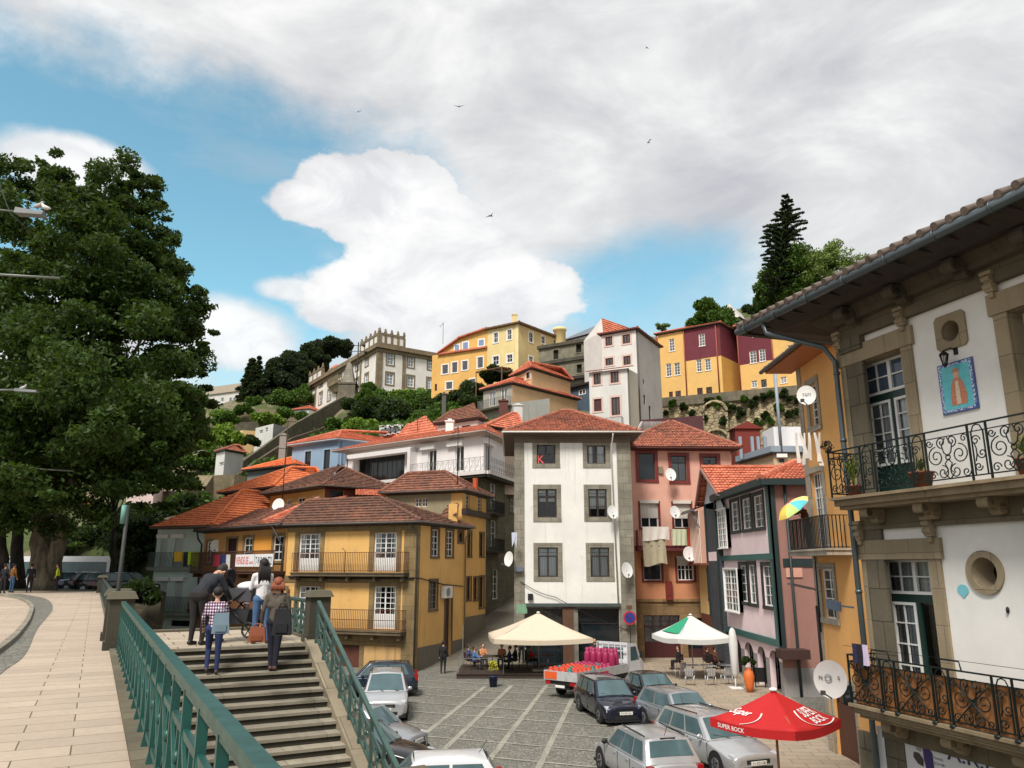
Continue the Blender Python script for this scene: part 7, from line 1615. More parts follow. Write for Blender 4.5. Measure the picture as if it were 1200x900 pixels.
# ================================================================== vegetation
LG = leafmat((34,56,20),(84,116,40),'leaf_mid'); LD = leafmat((16,28,14),(44,62,26),'leaf_dark'); LT = leafmat((14,28,10),(62,88,30),'leaf_plane'); LB = leafmat((70,98,30),(128,156,56),'leaf_bright'); LC = leafmat((14,22,16),(34,46,26),'leaf_conifer'); LY = leafmat((74,92,44),(122,140,70),'leaf_thin')
BARK = barkmat((96,88,74)); BARKD = barkmat((44,40,34),'barkd')
def leaf_mesh(name,C,size,mat,parent=None,loc=None,seed=0,flat=.0,elong=1.0,tag_=None):
 """C: Nx3 leaf centres; one quad leaf each, random orientation"""
 r = np.random.RandomState(seed); n = len(C)
 a = r.normal(size=(n,3)); a[:,2] *= (1-flat); a /= np.linalg.norm(a,axis=1)[:,None]+1e-9
 b = r.normal(size=(n,3)); b -= (b*a).sum(1)[:,None]*a; b /= np.linalg.norm(b,axis=1)[:,None]+1e-9
 s = size*r.uniform(.6,1.35,size=(n,1)); a = a*s*elong; b = b*s*.55
 V = np.stack([C-a,C-b*.9+a*.1,C+a,C+b*.9+a*.1],axis=1).reshape(-1,3)
 off = np.array(worigin(parent) if parent is not None else Vector(loc or (0,0,0)))
 V = (V-off).astype(np.float32)
 me = bpy.data.meshes.new(name); me.vertices.add(4*n); me.vertices.foreach_set('co',V.ravel()); me.loops.add(4*n); me.loops.foreach_set('vertex_index',np.arange(4*n,dtype=np.int32)); me.polygons.add(n); me.polygons.foreach_set('loop_start',np.arange(0,4*n,4,dtype=np.int32)); me.polygons.foreach_set('loop_total',np.full(n,4,dtype=np.int32)); me.update(calc_edges=True); me.materials.append(mat)
 o = bpy.data.objects.new(name,me); COL.objects.link(o)
 if parent is not None:o.parent = parent
 elif loc is not None:o.location = loc
 return o
def clumps(cen,rad,k,n,seed,shell=.72,squash=.85,low=-.6):
 """k leafy clumps on an ellipsoid, n leaves each"""
 r = np.random.RandomState(seed); out = []; cs = []
 for i in range(k):
  d = r.normal(size=3); d /= np.linalg.norm(d)
  if d[2] < low:d[2] = -d[2]
  c = np.array(cen) + d*np.array(rad)*r.uniform(shell-.3,shell+.12); cr = np.array(rad).mean()*r.uniform(.2,.36)
  q = r.normal(size=(n,3)); q /= np.linalg.norm(q,axis=1)[:,None]; q *= (r.uniform(0,1,size=(n,1))**.42)*cr; q[:,2] *= squash; out.append(c+q); cs.append((c,cr))
 return np.concatenate(out),cs
def limb(m,a,b,r0,r1,rg,wig=.08,n=6,seg=8):
 a,b = Vector(a),Vector(b); L = (b-a).length; P = []; rs = []
 for i in range(n+1):
  t = i/n; p = a.lerp(b,t) + Vector((rg.uniform(-1,1),rg.uniform(-1,1),rg.uniform(-.5,.5)))*L*wig*math.sin(math.pi*t)*.8; P.append(p); rs.append(r0+(r1-r0)*t)
 m.tube(P,rs,seg); return P
def tree(name,label,base,cen,rad,k,n,leaf,lm,bark,tr,seed,cat='tree',group=None,squash=.85,shell=.72,limbs=10,low=-.6,sub=True):
 rg = random.Random(seed); root = empty(name,tuple(base),label,cat,group); C,cs = clumps(cen,rad,k,n,seed,shell,squash,low)
 leaf_mesh('crown',C,leaf,lm,root,seed=seed)
 m = MB(); cen = Vector(cen); fork = Vector(base).lerp(cen,.45)
 limb(m,base,fork,tr,tr*.7,rg,.04,seg=10); limb(m,fork,cen+Vector((0,0,rad[2]*.5)),tr*.65,tr*.1,rg,.06)
 for (c,cr) in cs[:limbs]:
  c = Vector(c); s = fork.lerp(cen,rg.uniform(0,.8)); P = limb(m,s,c,tr*rg.uniform(.25,.42),tr*.05,rg,.1)
  if sub:
   for q in range(2):limb(m,P[3],c+Vector((rg.uniform(-1,1),rg.uniform(-1,1),rg.uniform(-.5,1)))*cr,tr*.12,tr*.03,rg,.1,4,5)
 m.build('trunk',bark,root); return root
def bush(px,py,Y,rx,rz,leaf,lm,label,seed,k=14,n=260,name='bush',group='bushes on the hillside',ry=None):
 p = at(px,py,Y); cen = (p.x,p.y,p.z); C,cs = clumps(cen,(rx,ry or rx*.8,rz),k,n,seed,.6,.8,-.2)
 o = leaf_mesh(name,C,leaf,lm,loc=(p.x,p.y,p.z-rz),seed=seed); tag(o,label,'bush',group); return o
 # the big plane trees on the left
def bigtree():
 base = at(52,692,58); base.z = 0
 root = empty('plane_tree',tuple(base),'huge dark green plane tree filling the left side of the picture','tree')
 # crown as explicit lobes along its outline (px, py, Y, radius m)
 L = [(60,235,60,4.0),(100,250,58,4.6),(145,245,60,4.2),(30,270,60,4.5),(75,300,55,5.5),(130,300,57,5.5),(175,285,60,4.0),(160,340,58,5),(195,345,60,4.0),(222,340,62,2.4),(10,340,58,6),(70,370,54,6),(130,380,56,6),(185,395,58,5),(215,400,60,3.2),(0,430,56,6.5),(60,450,52,6.5),(120,450,53,6),(175,455,56,5.2),(212,450,58,3.8),(20,520,54,6),(80,520,50,6.5),(140,520,53,6),(190,515,56,4.4),(225,490,60,3),(236,475,62,2.0),(215,545,58,3.0),(95,560,54,3.6),(150,555,54,3.2),(30,570,56,4.0),(-30,300,58,6),(-40,400,56,8),(-40,520,56,8),(195,240,61,1.6),(112,215,60,2.2),(160,210,61,1.7),(50,205,61,2.2),(208,310,61,2.2),(228,380,61,1.8),(80,420,64,6),(150,420,64,6),(60,540,62,6),(130,330,64,5),(235,420,61,1.6),(228,520,60,2.0)]
 r = np.random.RandomState(11); out = []; ends = []
 for (px,py,Y,rd) in L:
  if px > 165:px -= 17
  c = np.array(at(px,py,Y)); rd *= .93
  k = int(4+rd*3.1)
  for i in range(k):
   d = r.normal(size=3); d /= np.linalg.norm(d); far = r.rand() < .35; cc = c + d*rd*(r.uniform(.9,1.14) if far else r.uniform(.35,1.1)); cr = (r.uniform(.3,.7) if far else rd*r.uniform(.16,.30)+.25); n = int(360*cr**1.3)+14
   q = r.normal(size=(n,3)); q /= np.linalg.norm(q,axis=1)[:,None]; q *= (r.uniform(0,1,size=(n,1))**.6)*cr; q *= r.uniform(.55,1.6,size=3); q[:,2] *= .6; out.append(cc+q); ends.append(Vector(cc))
  n = int(11*rd*rd); q = r.normal(size=(n,3)); q /= np.linalg.norm(q,axis=1)[:,None]; out.append(c+q*rd*(r.uniform(0,1,size=(n,1))**.5)*.9)
 C = np.concatenate(out); print('leaves',len(C)); leaf_mesh('crown',C,.19,LT,root,seed=5)
 rg = random.Random(9); m = MB()
 f1 = at(48,600,58); limb(m,base+Vector((0,0,-.3)),f1,.95,.62,rg,.03,8,12)
 f2 = at(85,520,58); limb(m,base+Vector((.5,0,.8)),f2,.62,.36,rg,.06,8,10)
 tips = [at(20,380,58),at(75,300,58),at(120,340,58),at(60,240,60),at(150,260,60),at(180,380,58),at(205,450,58),at(140,480,56),at(10,300,58),at(-30,450,58)]
 for i,t in enumerate(tips):
  s = (f1 if i % 2 == 0 or i > 7 else f2); P = limb(m,s,t,.34,.06,rg,.08,8,8)
  for _ in range(3):e = rg.choice(ends);
  for e in sorted(ends,key=lambda e:(e-P[5]).length)[:6]:limb(m,P[5],e,.1,.03,rg,.1,4,5)
 m.build('trunk',BARK,root)
bigtree()
for (px,Y,top,rr,lab,lean) in ((22,61,560,.55,'thick dark tree trunk at the far left behind the standing people',-8),(130,66,575,.3,'slim dark tree behind the parked cars near the lamp post',4),(2,58,560,.6,'tree trunk cut off by the left edge of the picture',-10)):
 b = at(px,690,Y); b.z = -.1; t = at(px+lean,top,Y+1); c = (t.x,t.y,t.z+2)
 tree('tree',lab,b,c,(5,5,3.6),22,420,.26,LD,BARKD,rr,int(px)+3,group=None)
for (px,py,Y,rx,rz,lab,sd) in ((95,645,78,4.5,3.0,'small round dark tree under the big plane tree behind the white coach',1),(155,640,74,3.6,2.6,'small dark tree between the lamp post and the mint house',2),(150,620,80,4,3,'dark bushy tree behind the lamp post top',4),(60,650,80,3.2,2.4,'dark shrub tree right behind the thick trunk',5)):
 p = at(px,py,Y); b = Vector((p.x,p.y,-2)); tree('tree',lab,b,tuple(p),(rx,rx,rz),26,300,.22,LD,BARKD,.22,sd+30)
 # conifers and dark trees on the left ridge
def conifer(name,label,px,ytop,ybase,Y,wpx,seed,mat,tiers=16,droop=.25,gappy=.0,n=60,leaf=.3,up=.0,prof=None,lean=0):
 rg = random.Random(seed); r = np.random.RandomState(seed); T,Bq = at(px,ytop,Y),at(px+lean,ybase,Y); H = T.z-Bq.z; W = wpx*Y*.97/900/2
 root = empty(name,tuple(Bq),label,'tree'); m = MB(); m.tube([Bq,Bq.lerp(T,.5),T],[H*.018+.1,H*.012+.08,.04],7); out = []
 for i in range(tiers):
  t = (i+.3)/tiers; c = T.lerp(Bq,t); w = W*(prof(t) if prof else (t**.8)); nb = 7+int(5*t)
  for k in range(nb):
   if rg.random() < gappy:continue
   a = 6.283*(k+rg.random()*.7)/nb; L = w*rg.uniform(.65,1.1); d = Vector((math.cos(a),math.sin(a),0)); e = c + d*L + Vector((0,0,(up-droop)*L)); m.tube([c,c.lerp(e,.5)+Vector((0,0,.05*L)),e],[.06,.04,.015],4)
   q = r.uniform(.12,1,size=(n,1)); P = np.array(c)[None,:]*(1-q)+np.array(e)[None,:]*q; P += r.normal(size=(n,3))*np.array([.10,.10,.05])*L*.55*(1.2-q*.7); P[:,2] += .12*L*np.sin(q[:,0]*3)*.5; out.append(P)
 leaf_mesh('crown',np.concatenate(out),leaf,mat,root,seed=seed,elong=1.2); m.build('trunk',BARKD,root)
conifer('conifer','pointed dark conifer on the left ridge beside the pale building',296,421,474,190,38,3,LC,12,n=120,leaf=.5,prof=lambda t:min(1,.12+t*1.3) if t < .7 else 1.0)
conifer('conifer','narrow conifer tip left of the dark ridge trees',304,418,470,195,18,8,LC,10,n=70,leaf=.5)
conifer('norfolk_pine','very tall dark layered pine with tiered branches against the cloud on the right hill',921,229,350,125,58,5,LC,18,droop=-.02,gappy=.12,n=260,leaf=.2,up=.2,lean=-8,prof=lambda t:(.14+2.6*t if t < .32 else (.98 if t < .6 else .95-.5*(t-.6))))
def ptree(px,py,Y,rx,rz,lab,sd,lm=LG,k=40,n=420,leaf=.3,nm='tree',low=-.3,shell=.72,limbs=10,group=None,cat='tree'):
 p = at(px,py,Y); b = Vector((p.x,p.y,p.z-rz*1.6)); tree(nm,lab,b,tuple(p),(rx,rx*.8,rz),k,n,leaf,lm,BARKD,rx*.06,sd,cat,group,low=low,shell=shell,limbs=limbs)
ptree(345,446,190,9.2,7.6,'broad black green umbrella pine on the left ridge',21,LC,46,900,.42,'umbrella_pine',-.9)
ptree(322,455,192,6.5,6.0,'dark round pine between the pointed conifer and the broad umbrella pine',24,LC,30,800,.42,'umbrella_pine',-.9)
ptree(385,412,215,9.0,3.2,'flat topped dark pine just behind the palace roof',22,LC,30,700,.45,'umbrella_pine')
ptree(362,425,205,7,5,'dark pine joining the broad and the flat topped pines',23,LC,30,700,.45,'umbrella_pine')
for i,(px,py,Y,rx,rz,lm,lab) in enumerate(((310,474,182,6,2.4,LG,'light green hedge under the pointed conifer'),(340,470,182,7,3.0,LG,'green hedge bank under the broad pine'),(357,466,182,4,4.5,LG,'tall green shrubs against the palace left end'),(265,488,165,4,1.8,LB,'yellow green shrub at the foot of the pale building'),(285,482,165,4,1.6,LG,'green shrub on the upper terrace wall'),(312,506-14,150,4.5,1.6,LB,'bright green shrub above the white block house'),(340,487,160,5,1.4,LG,'low green shrub near the tiny white house'),(258,520,118,5.2,3.6,LB,'large bright green bush above the tiny white house'),(235,545,110,4,3,LG,'green bush left of the tiny white house'),(262,495,140,4,2.2,LG,'mid green bush beside the sand coloured house'),(290,513+5,118,2.6,1.0,LD,'dark low bush below the sand coloured house'))):
 bush(px,py,Y,rx,rz,.32,lm,lab,50+i)
 # bushes below the palace
for i,(px,py,Y,rx,rz,lm,lab) in enumerate(((432,488,118,5,4.0,LD,'dark bush right of the rubble wall under the obelisk'),(455,478,122,6,3.4,LG,'fresh green bush in the middle below the palace'),(478,472,126,5.5,3.2,LB,'bright green bush under the palace wall'),(497,478,120,5,4,LG,'rounded green bush below the orange yellow house'),(517,484,112,4.5,3.6,LD,'dark bush at the corner of the orange yellow house'),(470,492,110,5.5,3.2,LD,'dark bush right above the white shed'),(440,470,128,4,2.4,LG,'green bush just under the grey wall'),(540,478,106,4,3.4,LD,'dense dark shrub under the orange yellow facade'),(552,468,104,4,3.6,LD,'dark shrub left of the beige house balcony'),(530,492,96,4.5,2.6,LG,'green shrub above the patched roof'),(500,496,100,4,2,LG,'low green bush above the pale awning sheets'),(425,503,104,3.5,1.6,LB,'small light green bush behind the blue house roof'),(395,500,112,3.2,1.8,LG,'small green bush above the blue house roof'),(585,442,95,3.4,1.3,LD,'climbing green plant under the rusty pergola'),(433,456,137,2.4,1.5,LG,'small shrub on the grey wall under the palace corner'),(560,478,98,4,2.2,LD,'dark shrub beside the lower beige house'),(415,478,128,3.2,2.0,LD,'ivy clump on the rubble wall below the obelisk'),(215,600,86,4,2.4,LD,'dark bush under the cliff wall'),(195,612,82,4,2,LD,'dark thicket left of the mint house roof'),(225,590,90,3.5,2,LG,'green bush at the foot of the cliff wall'),(172,630,74,3.5,2.4,LD,'dark thicket beside the mint house wall'),(165,700,50,1.6,1.4,LD,'dark shrub behind the stone pillars'))):
 bush(px,py,Y,rx,rz,.30,lm,lab,90+i,k=18,n=300)
 # right hill
ptree(908,350,132,4.5,4.5,'bright green tree left of the tall layered pine, above the burgundy house',31,LG,40,420,.3,low=-.8)
ptree(935,330,128,8.2,6.6,'full round green tree beneath the tall layered pine',32,LG,60,560,.28,low=-.9)
ptree(972,318,124,6.4,5.2,'airy pale green tree at the top right of the hill',33,LY,46,170,.26,low=-.9,shell=.8)
ptree(888,362,135,3.0,2.6,'small dark tree at the left end of the right hill trees',34,LD,24,300,.3,low=-.8)
ptree(834,374,118,5.0,3.2,'dome shaped green tree behind the yellow and burgundy house',35,LG,40,420,.3,low=-.8)
ptree(777,384,108,1.5,.8,'wispy treetop behind the tall white house roof',36,LY,10,60,.2)
h = simple('hill_house','greyish gabled house behind the dome shaped green tree',(796,826,850),(128,124,130),387,30,plaster((170,166,160),.1)); zone_wall(h); ap = at(822,368,127); roof_hip(h,h.z1,ap.z,T_CORAL,.3,((ap.x,ap.y),(ap.x+2,ap.y+1)))
h = simple('hill_house','pale gabled house partly hidden right of the dome shaped tree',(846,866,885),(134,130,136),372,34,plaster((206,200,192),.1)); zone_wall(h); ap = at(852,356,134); roof_hip(h,h.z1,ap.z,paint((200,196,190),.7),.3,((ap.x,ap.y),(ap.x+.4,ap.y)),sides=[],rt=False)
TUF = []
# plants on the retaining wall: one clump each
rg = random.Random(77)
for i,(px,py,r_) in enumerate(((790,475,1.2),(801,478,.9),(833,472,1.3),(845,474,1.5),(857,479,1.1),(868,484,1.3),(872,470,.9),(885,473,1.4),(896,466,.9),(905,462,.9),(920,465,1.5),(932,470,1.2),(914,478,1.0),(925,486,.9),(850,495,1.5),(888,498,1.0),(828,492,.8),(898,488,.8),(905,494,.8),(812,486,.7),(934,484,.8),(880,505,.9),(780,484,.7))):
 p = at(px,py,1); u,z = Fw.uv(px,py); q = Fw.p(u,-.5-(ztw-z)*.06,z); C,cs = clumps(tuple(q),(r_,.5,r_*.9),5,70,200+i,.5,.8,-.9)
 NW = 'first second third fourth fifth sixth seventh eighth ninth tenth eleventh twelfth'.split()
 o = leaf_mesh('wall_plant',C,.26,LD if i % 3 else LG,loc=tuple(q),seed=i); TUF.append((px,o))
TUF.sort(key=lambda a:a[0]); NW = 'first second third fourth fifth sixth seventh eighth ninth tenth eleventh twelfth'.split(); nT = len(TUF)
for i,(px,o) in enumerate(TUF):tag(o,'dark green tuft on the rubble retaining wall, ' + ((NW[i]+' from the left') if i < 12 else (NW[nT-1-i]+' from the right')),'plant','tufts on the retaining wall')
# low growth covering the slopes
r = np.random.RandomState(3); out = []
for _ in range(620):
 px,Yg_ = r.uniform(225,560),r.uniform(84,160); x = (px-600)/900*Yg_*.97; z = hz(x,Yg_); cr = r.uniform(.5,1.6); n = int(55*cr); q = r.normal(size=(n,3)); q[:,2] = np.abs(q[:,2])*.35; out.append(np.array([x,Yg_,z])+q*cr*.7)
o = leaf_mesh('ground_cover',np.concatenate(out),.32,LG,loc=(0,100,20),seed=4); tag(o,'low green weeds and brambles covering the slopes of the hill','ground cover',kind='stuff')
# ================================================================== vehicles
TYRE = paint((22,22,23),.8); RIM = paint((150,152,156),.35,.7); LAMPG = paint((206,212,216),.15,.3); REDL = paint((150,20,22),.25); PLATE = paint((226,226,220),.5); PLAST = paint((26,27,28),.6); CGL = glass_dark((72,92,96),'cargl')  # CGL: sky reflection put into the base colour, paler and bluer than plain glass
def car(name,label,loc,heading,L,W,H,body,kind='hatch',cat='car',group=None,plate='31-KD-08',roofrails=False,small=False):
 """local frame: +y is forward. heading: degrees clockwise from +Y (away from the camera) that the nose points to"""
 root = empty(name,loc,label,cat,group,rz=-R(heading),local=True); w = W/2; y1 = L/2; y0 = -L/2
 hood = {'hatch':.27,'suv':.25,'wagon':.27,'sedan':.28,'mpv':.2}[kind]; wsb = y1-L*hood; wst = wsb-L*.15
 rr = {'hatch':.03,'suv':.05,'wagon':.03,'sedan':.2,'mpv':.04}[kind]; rb = y0+L*rr; rt = rb+L*{'hatch':.1,'suv':.08,'wagon':.09,'sedan':.13,'mpv':.07}[kind]
 zb = H*.60; zr = H; g = .17 if kind != 'suv' else .22
 # lower body lofted along y: (y, half width, shoulder z, centre z, bottom z)
 zh = zb-.10; zn = zh-.15
 S_ = [(y1,.74,zn-.10,zn-.05,g+.05),(y1-.05,.86,zn,zn+.05,g),(y1-.28,.96,zh-.14,zh-.08,g),(y1-L*.12,.99,zh-.05,zh,g),(wsb,1.0,zb-.02,zb+.02,g),(0,1.0,zb,zb+.03,g),(rb+.2,1.0,zb+.02,zb+.05,g),(y0+.18,.97,zb+.02 if kind != 'sedan' else zb,zb+.06,g+.02),(y0+.03,.9,zb-.10,zb-.04,g+.1),(y0,.82,g+.42,g+.46,g+.12)]
 rings = []
 for (y,k,zs_,zc,z0) in S_:
  a = w*k; h_ = [(0,z0),(a*.86,z0),(a*.98,z0+.12),(a,(z0+zs_)*.5),(a*.985,zs_-.05),(a*.90,zs_),(a*.5,zc),(0,zc+.012)]
  rings.append([(x,y,z) for x,z in h_] + [(-x,y,z) for x,z in reversed(h_[1:-1])])
 m = MB(); n = len(rings[0])
 for i in range(len(rings)-1):
  for k in range(n):j = (k+1) % n; m.face((rings[i][k],rings[i+1][k],rings[i+1][j],rings[i][j]),smooth=True)
 m.face(list(reversed(rings[-1]))); m.face(rings[0])
 # cabin
 tb = .93*w; tt = .74*w; zq = zb-.01
 Bt = [(-tb,rb),(tb,rb),(tb,wsb),(-tb,wsb)]; Tp = [(-tt,rt),(tt,rt),(tt,wst),(-tt,wst)]
 lo = [Vector((x,y,zq)) for x,y in Bt]; up = [Vector((x,y,zr-.05)) for x,y in Tp]
 def P(i,s,t,off=0):  # point on cabin side i (0 rear,1 right,2 front,3 left)
  a,b,c,d = lo[i],lo[(i+1) % 4],up[(i+1) % 4],up[i]; p = a.lerp(b,s).lerp(d.lerp(c,s),t); nn = (b-a).cross(d-a).normalized(); bow = .05*math.sin(math.pi*s) if i in (0,2) else .03*math.sin(math.pi*s); return p+nn*(off+bow)
 for i in range(4):
  for a in range(6):
   for b in range(4):m.face((P(i,a/6,b/4),P(i,(a+1)/6,b/4),P(i,(a+1)/6,(b+1)/4),P(i,a/6,(b+1)/4)),smooth=True)
 G = 6
 def Q(s,t):p = up[0].lerp(up[1],s).lerp(up[3].lerp(up[2],s),t); return p+Vector((0,0,.06*(math.sin(math.pi*min(1,max(0,s)))**.5)*(math.sin(math.pi*t)**.4 if 0 < t < 1 else 0)))
 for a in range(G):
  for b in range(G):m.face((Q(a/G,b/G),Q((a+1)/G,b/G),Q((a+1)/G,(b+1)/G),Q(a/G,(b+1)/G)),smooth=True)
 bo = m.build('body',body,root,weld=True); bo.modifiers.new('b','BEVEL').width = .03; bo.modifiers['b'].segments = 2; bo.modifiers['b'].limit_method = 'ANGLE'; bo.modifiers['b'].angle_limit = R(40)
 def glass(nm,i,s0,s1,t0,t1):
  m = MB()
  for a in range(5):
   q = lambda s,t:P(i,s0+(s1-s0)*s,t0+(t1-t0)*t,.012)
   m.face((q(a/5,0),q((a+1)/5,0),q((a+1)/5,1),q(a/5,1)),smooth=True)
  return m.build(nm,CGL,root)
 glass('windscreen',2,.06,.94,.05,.93); glass('rear_window',0,.08,.92,.28 if kind != 'sedan' else .05,.9)
 for i in (1,3):
  cuts = [(.07,.30),(.33,.6),(.63,.93)] if kind in ('wagon','suv') else [(.1,.48),(.52,.92)]
  for a,b in cuts:
   if i == 3:a,b = 1-b,1-a
   glass('side_window',i,a,b,.12,.88)
 for sx in (-1,1):
  for wy in (y1-L*.185,y0+L*.19):
   r = .31 if kind != 'suv' else .35; c = Vector((sx*(w-.09),wy,r)); m = MB(); m.tube([c+Vector((-.12*sx,0,0)),c+Vector((.085*sx,0,0)),c+Vector((.10*sx,0,0))],[r,r,r-.03],20); t_ = m.build('wheel',TYRE,root)
   m = MB(); m.tube([c+Vector((.08*sx,0,0)),c+Vector((.108*sx,0,0))],[r*.66,r*.60],16)
   m.build('rim',RIM,t_); m = MB()
   for k in range(5):a = k*1.2566; m.bar(c+Vector((.112*sx,.04*math.cos(a+.6),.04*math.sin(a+.6))),c+Vector((.112*sx,r*.55*math.cos(a+.6),r*.55*math.sin(a+.6))),.05,.01)
   m.build('spoke_gaps',PLAST,t_)
   m = MB(); m.tube([Vector((sx*(w-.25),wy,r+.02)),Vector((sx*(w+.004),wy,r+.02))],r+.06,18); m.build('wheel_arch',PLAST,root)
   # lamps, mirrors, handles
  m = MB(); x0,x1 = sx*w*.50,sx*w*.88; z0 = zn-.17; LA = [(x0,y1+.0,z0),(x1,y1-.07,z0+.02),(x1*1.02,y1-.3,z0+.05),(x0,y1-.2,z0)]; LB_ = [(x0,y1-.03,zn-.02),(x1,y1-.10,zn+.01),(x1*1.02,y1-.34,zn+.05),(x0,y1-.22,zn+.03)]; m.hexa(LA,LB_) if sx > 0 else m.hexa([LA[1],LA[0],LA[3],LA[2]],[LB_[1],LB_[0],LB_[3],LB_[2]]); m.build('headlight',LAMPG,root,bevel=.01)
  m = MB(); zt_ = zb-.32 if kind != 'hatch' else zb-.22; hh = .3 if kind in ('wagon','hatch','suv','mpv') else .16; m.box(sx*w*.72,sx*w*.93,y0-.0,y0+.2,zt_,zt_+hh); m.build('tail_light',REDL,root,bevel=.02)
  m = MB(); m.ball((sx*(w+.07),wsb-.28,zb+.07),(.10,.06,.08),8,6); m.bar((sx*w*.92,wsb-.28,zb+.0),(sx*(w+.05),wsb-.28,zb+.04),.04); m.build('mirror',PLAST if roofrails == 'b' else body,root)
  m = MB()
  for yy in (.15,-.8):m.box(sx*(w-.01),sx*(w+.018),yy-.1,yy+.08,zb-.12,zb-.09)
  m.build('door_handle',body,root); [(lambda q:(q.box(sx*(w*.97),sx*(w+.0025),yy-.007,yy+.007,g+.14,zb-.05),q.build('door_seam',PLAST,root)))(MB()) for yy in (wsb-.02,wsb-1.08,wsb-2.0)]
  if roofrails:m = MB(); m.tube([(sx*tt*.93,rt+.15,zr-.0),(sx*tt*.93,wst-.2,zr+.02)],.02,6); m.build('roof_rail',PLAST,root)
 m = MB(); m.box(-w*.44,w*.44,y1-.14,y1+.012,zn-.19,zn-.08); m.box(-w*.55,w*.55,y1-.1,y1+.012,g+.06,g+.20); [m.box(s_*w*.68-.13,s_*w*.68+.13,y1-.2,y1-.035,g+.06,g+.18) for s_ in (-1,1)]; m.build('grille',PLAST,root,bevel=.01);
 m = MB(); m.box(-w*.95,w*.95,y0-.02,y0+.25,g+.02,g+.14); m.box(-w*.9,w*.9,y1-.25,y1+.0,g-.03,g+.05); m.build('bumper_trim',PLAST,root,bevel=.02)
 m = MB(); m.box(-w*.35,w*.35,y1-.02,y1+.016,zn-.15,zn-.13); m.build('badge_bar',CHROME,root)
 for yy,s_,zz in ((y1+.02,1,g+.24),(y0-.03,-1,g+.40)):
  m = MB(); m.box(-.26,.26,yy-.012,yy+.012,zz,zz+.11); p = m.build('number_plate',PLATE,root)
  if not small:M = Matrix.Translation((-.22*(-1 if s_ > 0 else 1),yy+.014*s_,zz+.02)) @ (Matrix.Rotation(math.pi,4,'Z') if s_ > 0 else Matrix()); put_text(plate,.1,M,'plate_text',BLACK,p,width=.44,height=.07)
 for (yy,zz,a) in ((wsb+.01,zq+.03,1),):m = MB(); m.bar((-w*.6,yy+.04,zz+.0),(w*.1,yy-.14,zz+.13),.015); m.bar((w*.05,yy+.04,zz),(w*.65,yy-.12,zz+.11),.015); m.build('wiper',PLAST,root)
 if kind in ('wagon','hatch'):m = MB(); m.tube([(0,rt+.15,zr),(0,rt-.05,zr+.28)],.008,5); m.box(-.22,.22,rt-.06,rt-.02,zr-.06,zr-.02); m.build('aerial',PLAST,root)
 return root
SIL = carpaint((168,172,176),.65); SILW = carpaint((186,188,190),.5); DBL = carpaint((22,26,48),.4); DGR = carpaint((34,40,40),.4); BLK = carpaint((14,15,18),.3); WHC = carpaint((222,224,226),.1); DBL2 = carpaint((30,44,60),.4)
def gp(px,py,z=ZS+.012):p = atz(px,py,z); return (p.x,p.y,z)
def gpd(px,Y,z=ZS+.012):p = at(px,820,Y); return (p.x,p.y,z)
CG = 'cars parked in the square'
car('parked_car','silver compact suv facing the viewer at the foot of the stair railing',gpd(452,34.8),172,4.5,1.84,1.7,SILW,'suv',group=CG,plate='01-MP-67',roofrails=True)
car('parked_car','dark blue hatchback with tall red tail lights behind the silver suv',gpd(440,39.6),262,4.0,1.7,1.55,DBL2,'hatch',group=CG)
car('parked_car','silver car whose bonnet shows between the silver suv and the black car',gpd(430,28.0),112,4.1,1.7,1.42,SIL,'hatch',group=CG)
car('parked_car','black car with its bonnet showing above the white hatchback',gpd(429,25.2),104,4.2,1.72,1.42,BLK,'sedan',group=CG)
car('parked_car','white hatchback cut off by the bottom edge of the picture',gpd(502,20.6),262,3.9,1.7,1.5,WHC,'hatch',group=CG)
car('parked_car','dark navy estate car with clear headlights facing the viewer',gpd(712,34.2),168,4.4,1.74,1.5,DBL,'wagon',group=CG,plate='59-59-XA')
car('parked_car','dark grey green saloon between the white truck and the silver estate',gpd(762,36.6),163,4.3,1.7,1.42,DGR,'sedan',group=CG)
car('parked_car','silver hatchback behind the big silver estate by the red parasol',gpd(796,31.2),160,4.2,1.72,1.45,SIL,'hatch',group=CG)
car('parked_car','large silver estate car with roof rails partly covered by the red parasol',gpd(832,26.4),160,4.6,1.8,1.48,SILW,'wagon',group=CG,roofrails=True)
car('parked_car','silver estate seen from behind at the bottom edge of the square',gpd(752,24.2),-14,4.3,1.72,1.5,SILW,'wagon',group=CG,roofrails='b')
TKW = paint((178,178,176),.5,wear=.5)
# flatbed truck with gas bottles
tk = empty('flatbed_truck',gpd(702,41.0),'white flatbed truck loaded with orange and magenta gas bottles beside the beige parasol','truck',rz=-R(38),local=True)
m = MB(); m.box(-.9,.9,-3.3,1.4,.62,.78); m.box(-.4,.4,-3.2,2.8,.4,.62); m.build('chassis',PLAST,tk)
m = MB(); prof = [(1.5,.55),(3.1,.55),(3.12,1.05),(2.75,1.45),(2.35,2.12),(1.5,2.16)]
A_ = [(-.88,y,z) for y,z in prof]; B_ = [(.88,y,z) for y,z in prof]; m.face(A_); m.face(list(reversed(B_)))
for i in range(6):j = (i+1) % 6; m.face((A_[j],A_[i],B_[i],B_[j]))
m.build('cab',WHC,tk,bevel=.07)
m = MB(); m.face(((-.78,2.80,1.42),(-.78,2.42,2.04),(.78,2.42,2.04),(.78,2.80,1.42)));
for s_ in (-1,1):m.face([(s_*.885,y,z) for y,z in ((1.75,1.3),(2.65,1.3),(2.3,1.98),(1.75,1.98))])
m.face(((-.6,1.49,1.4),(.6,1.49,1.4),(.6,1.49,1.95),(-.6,1.49,1.95))); m.build('cab_window',CGL,tk)
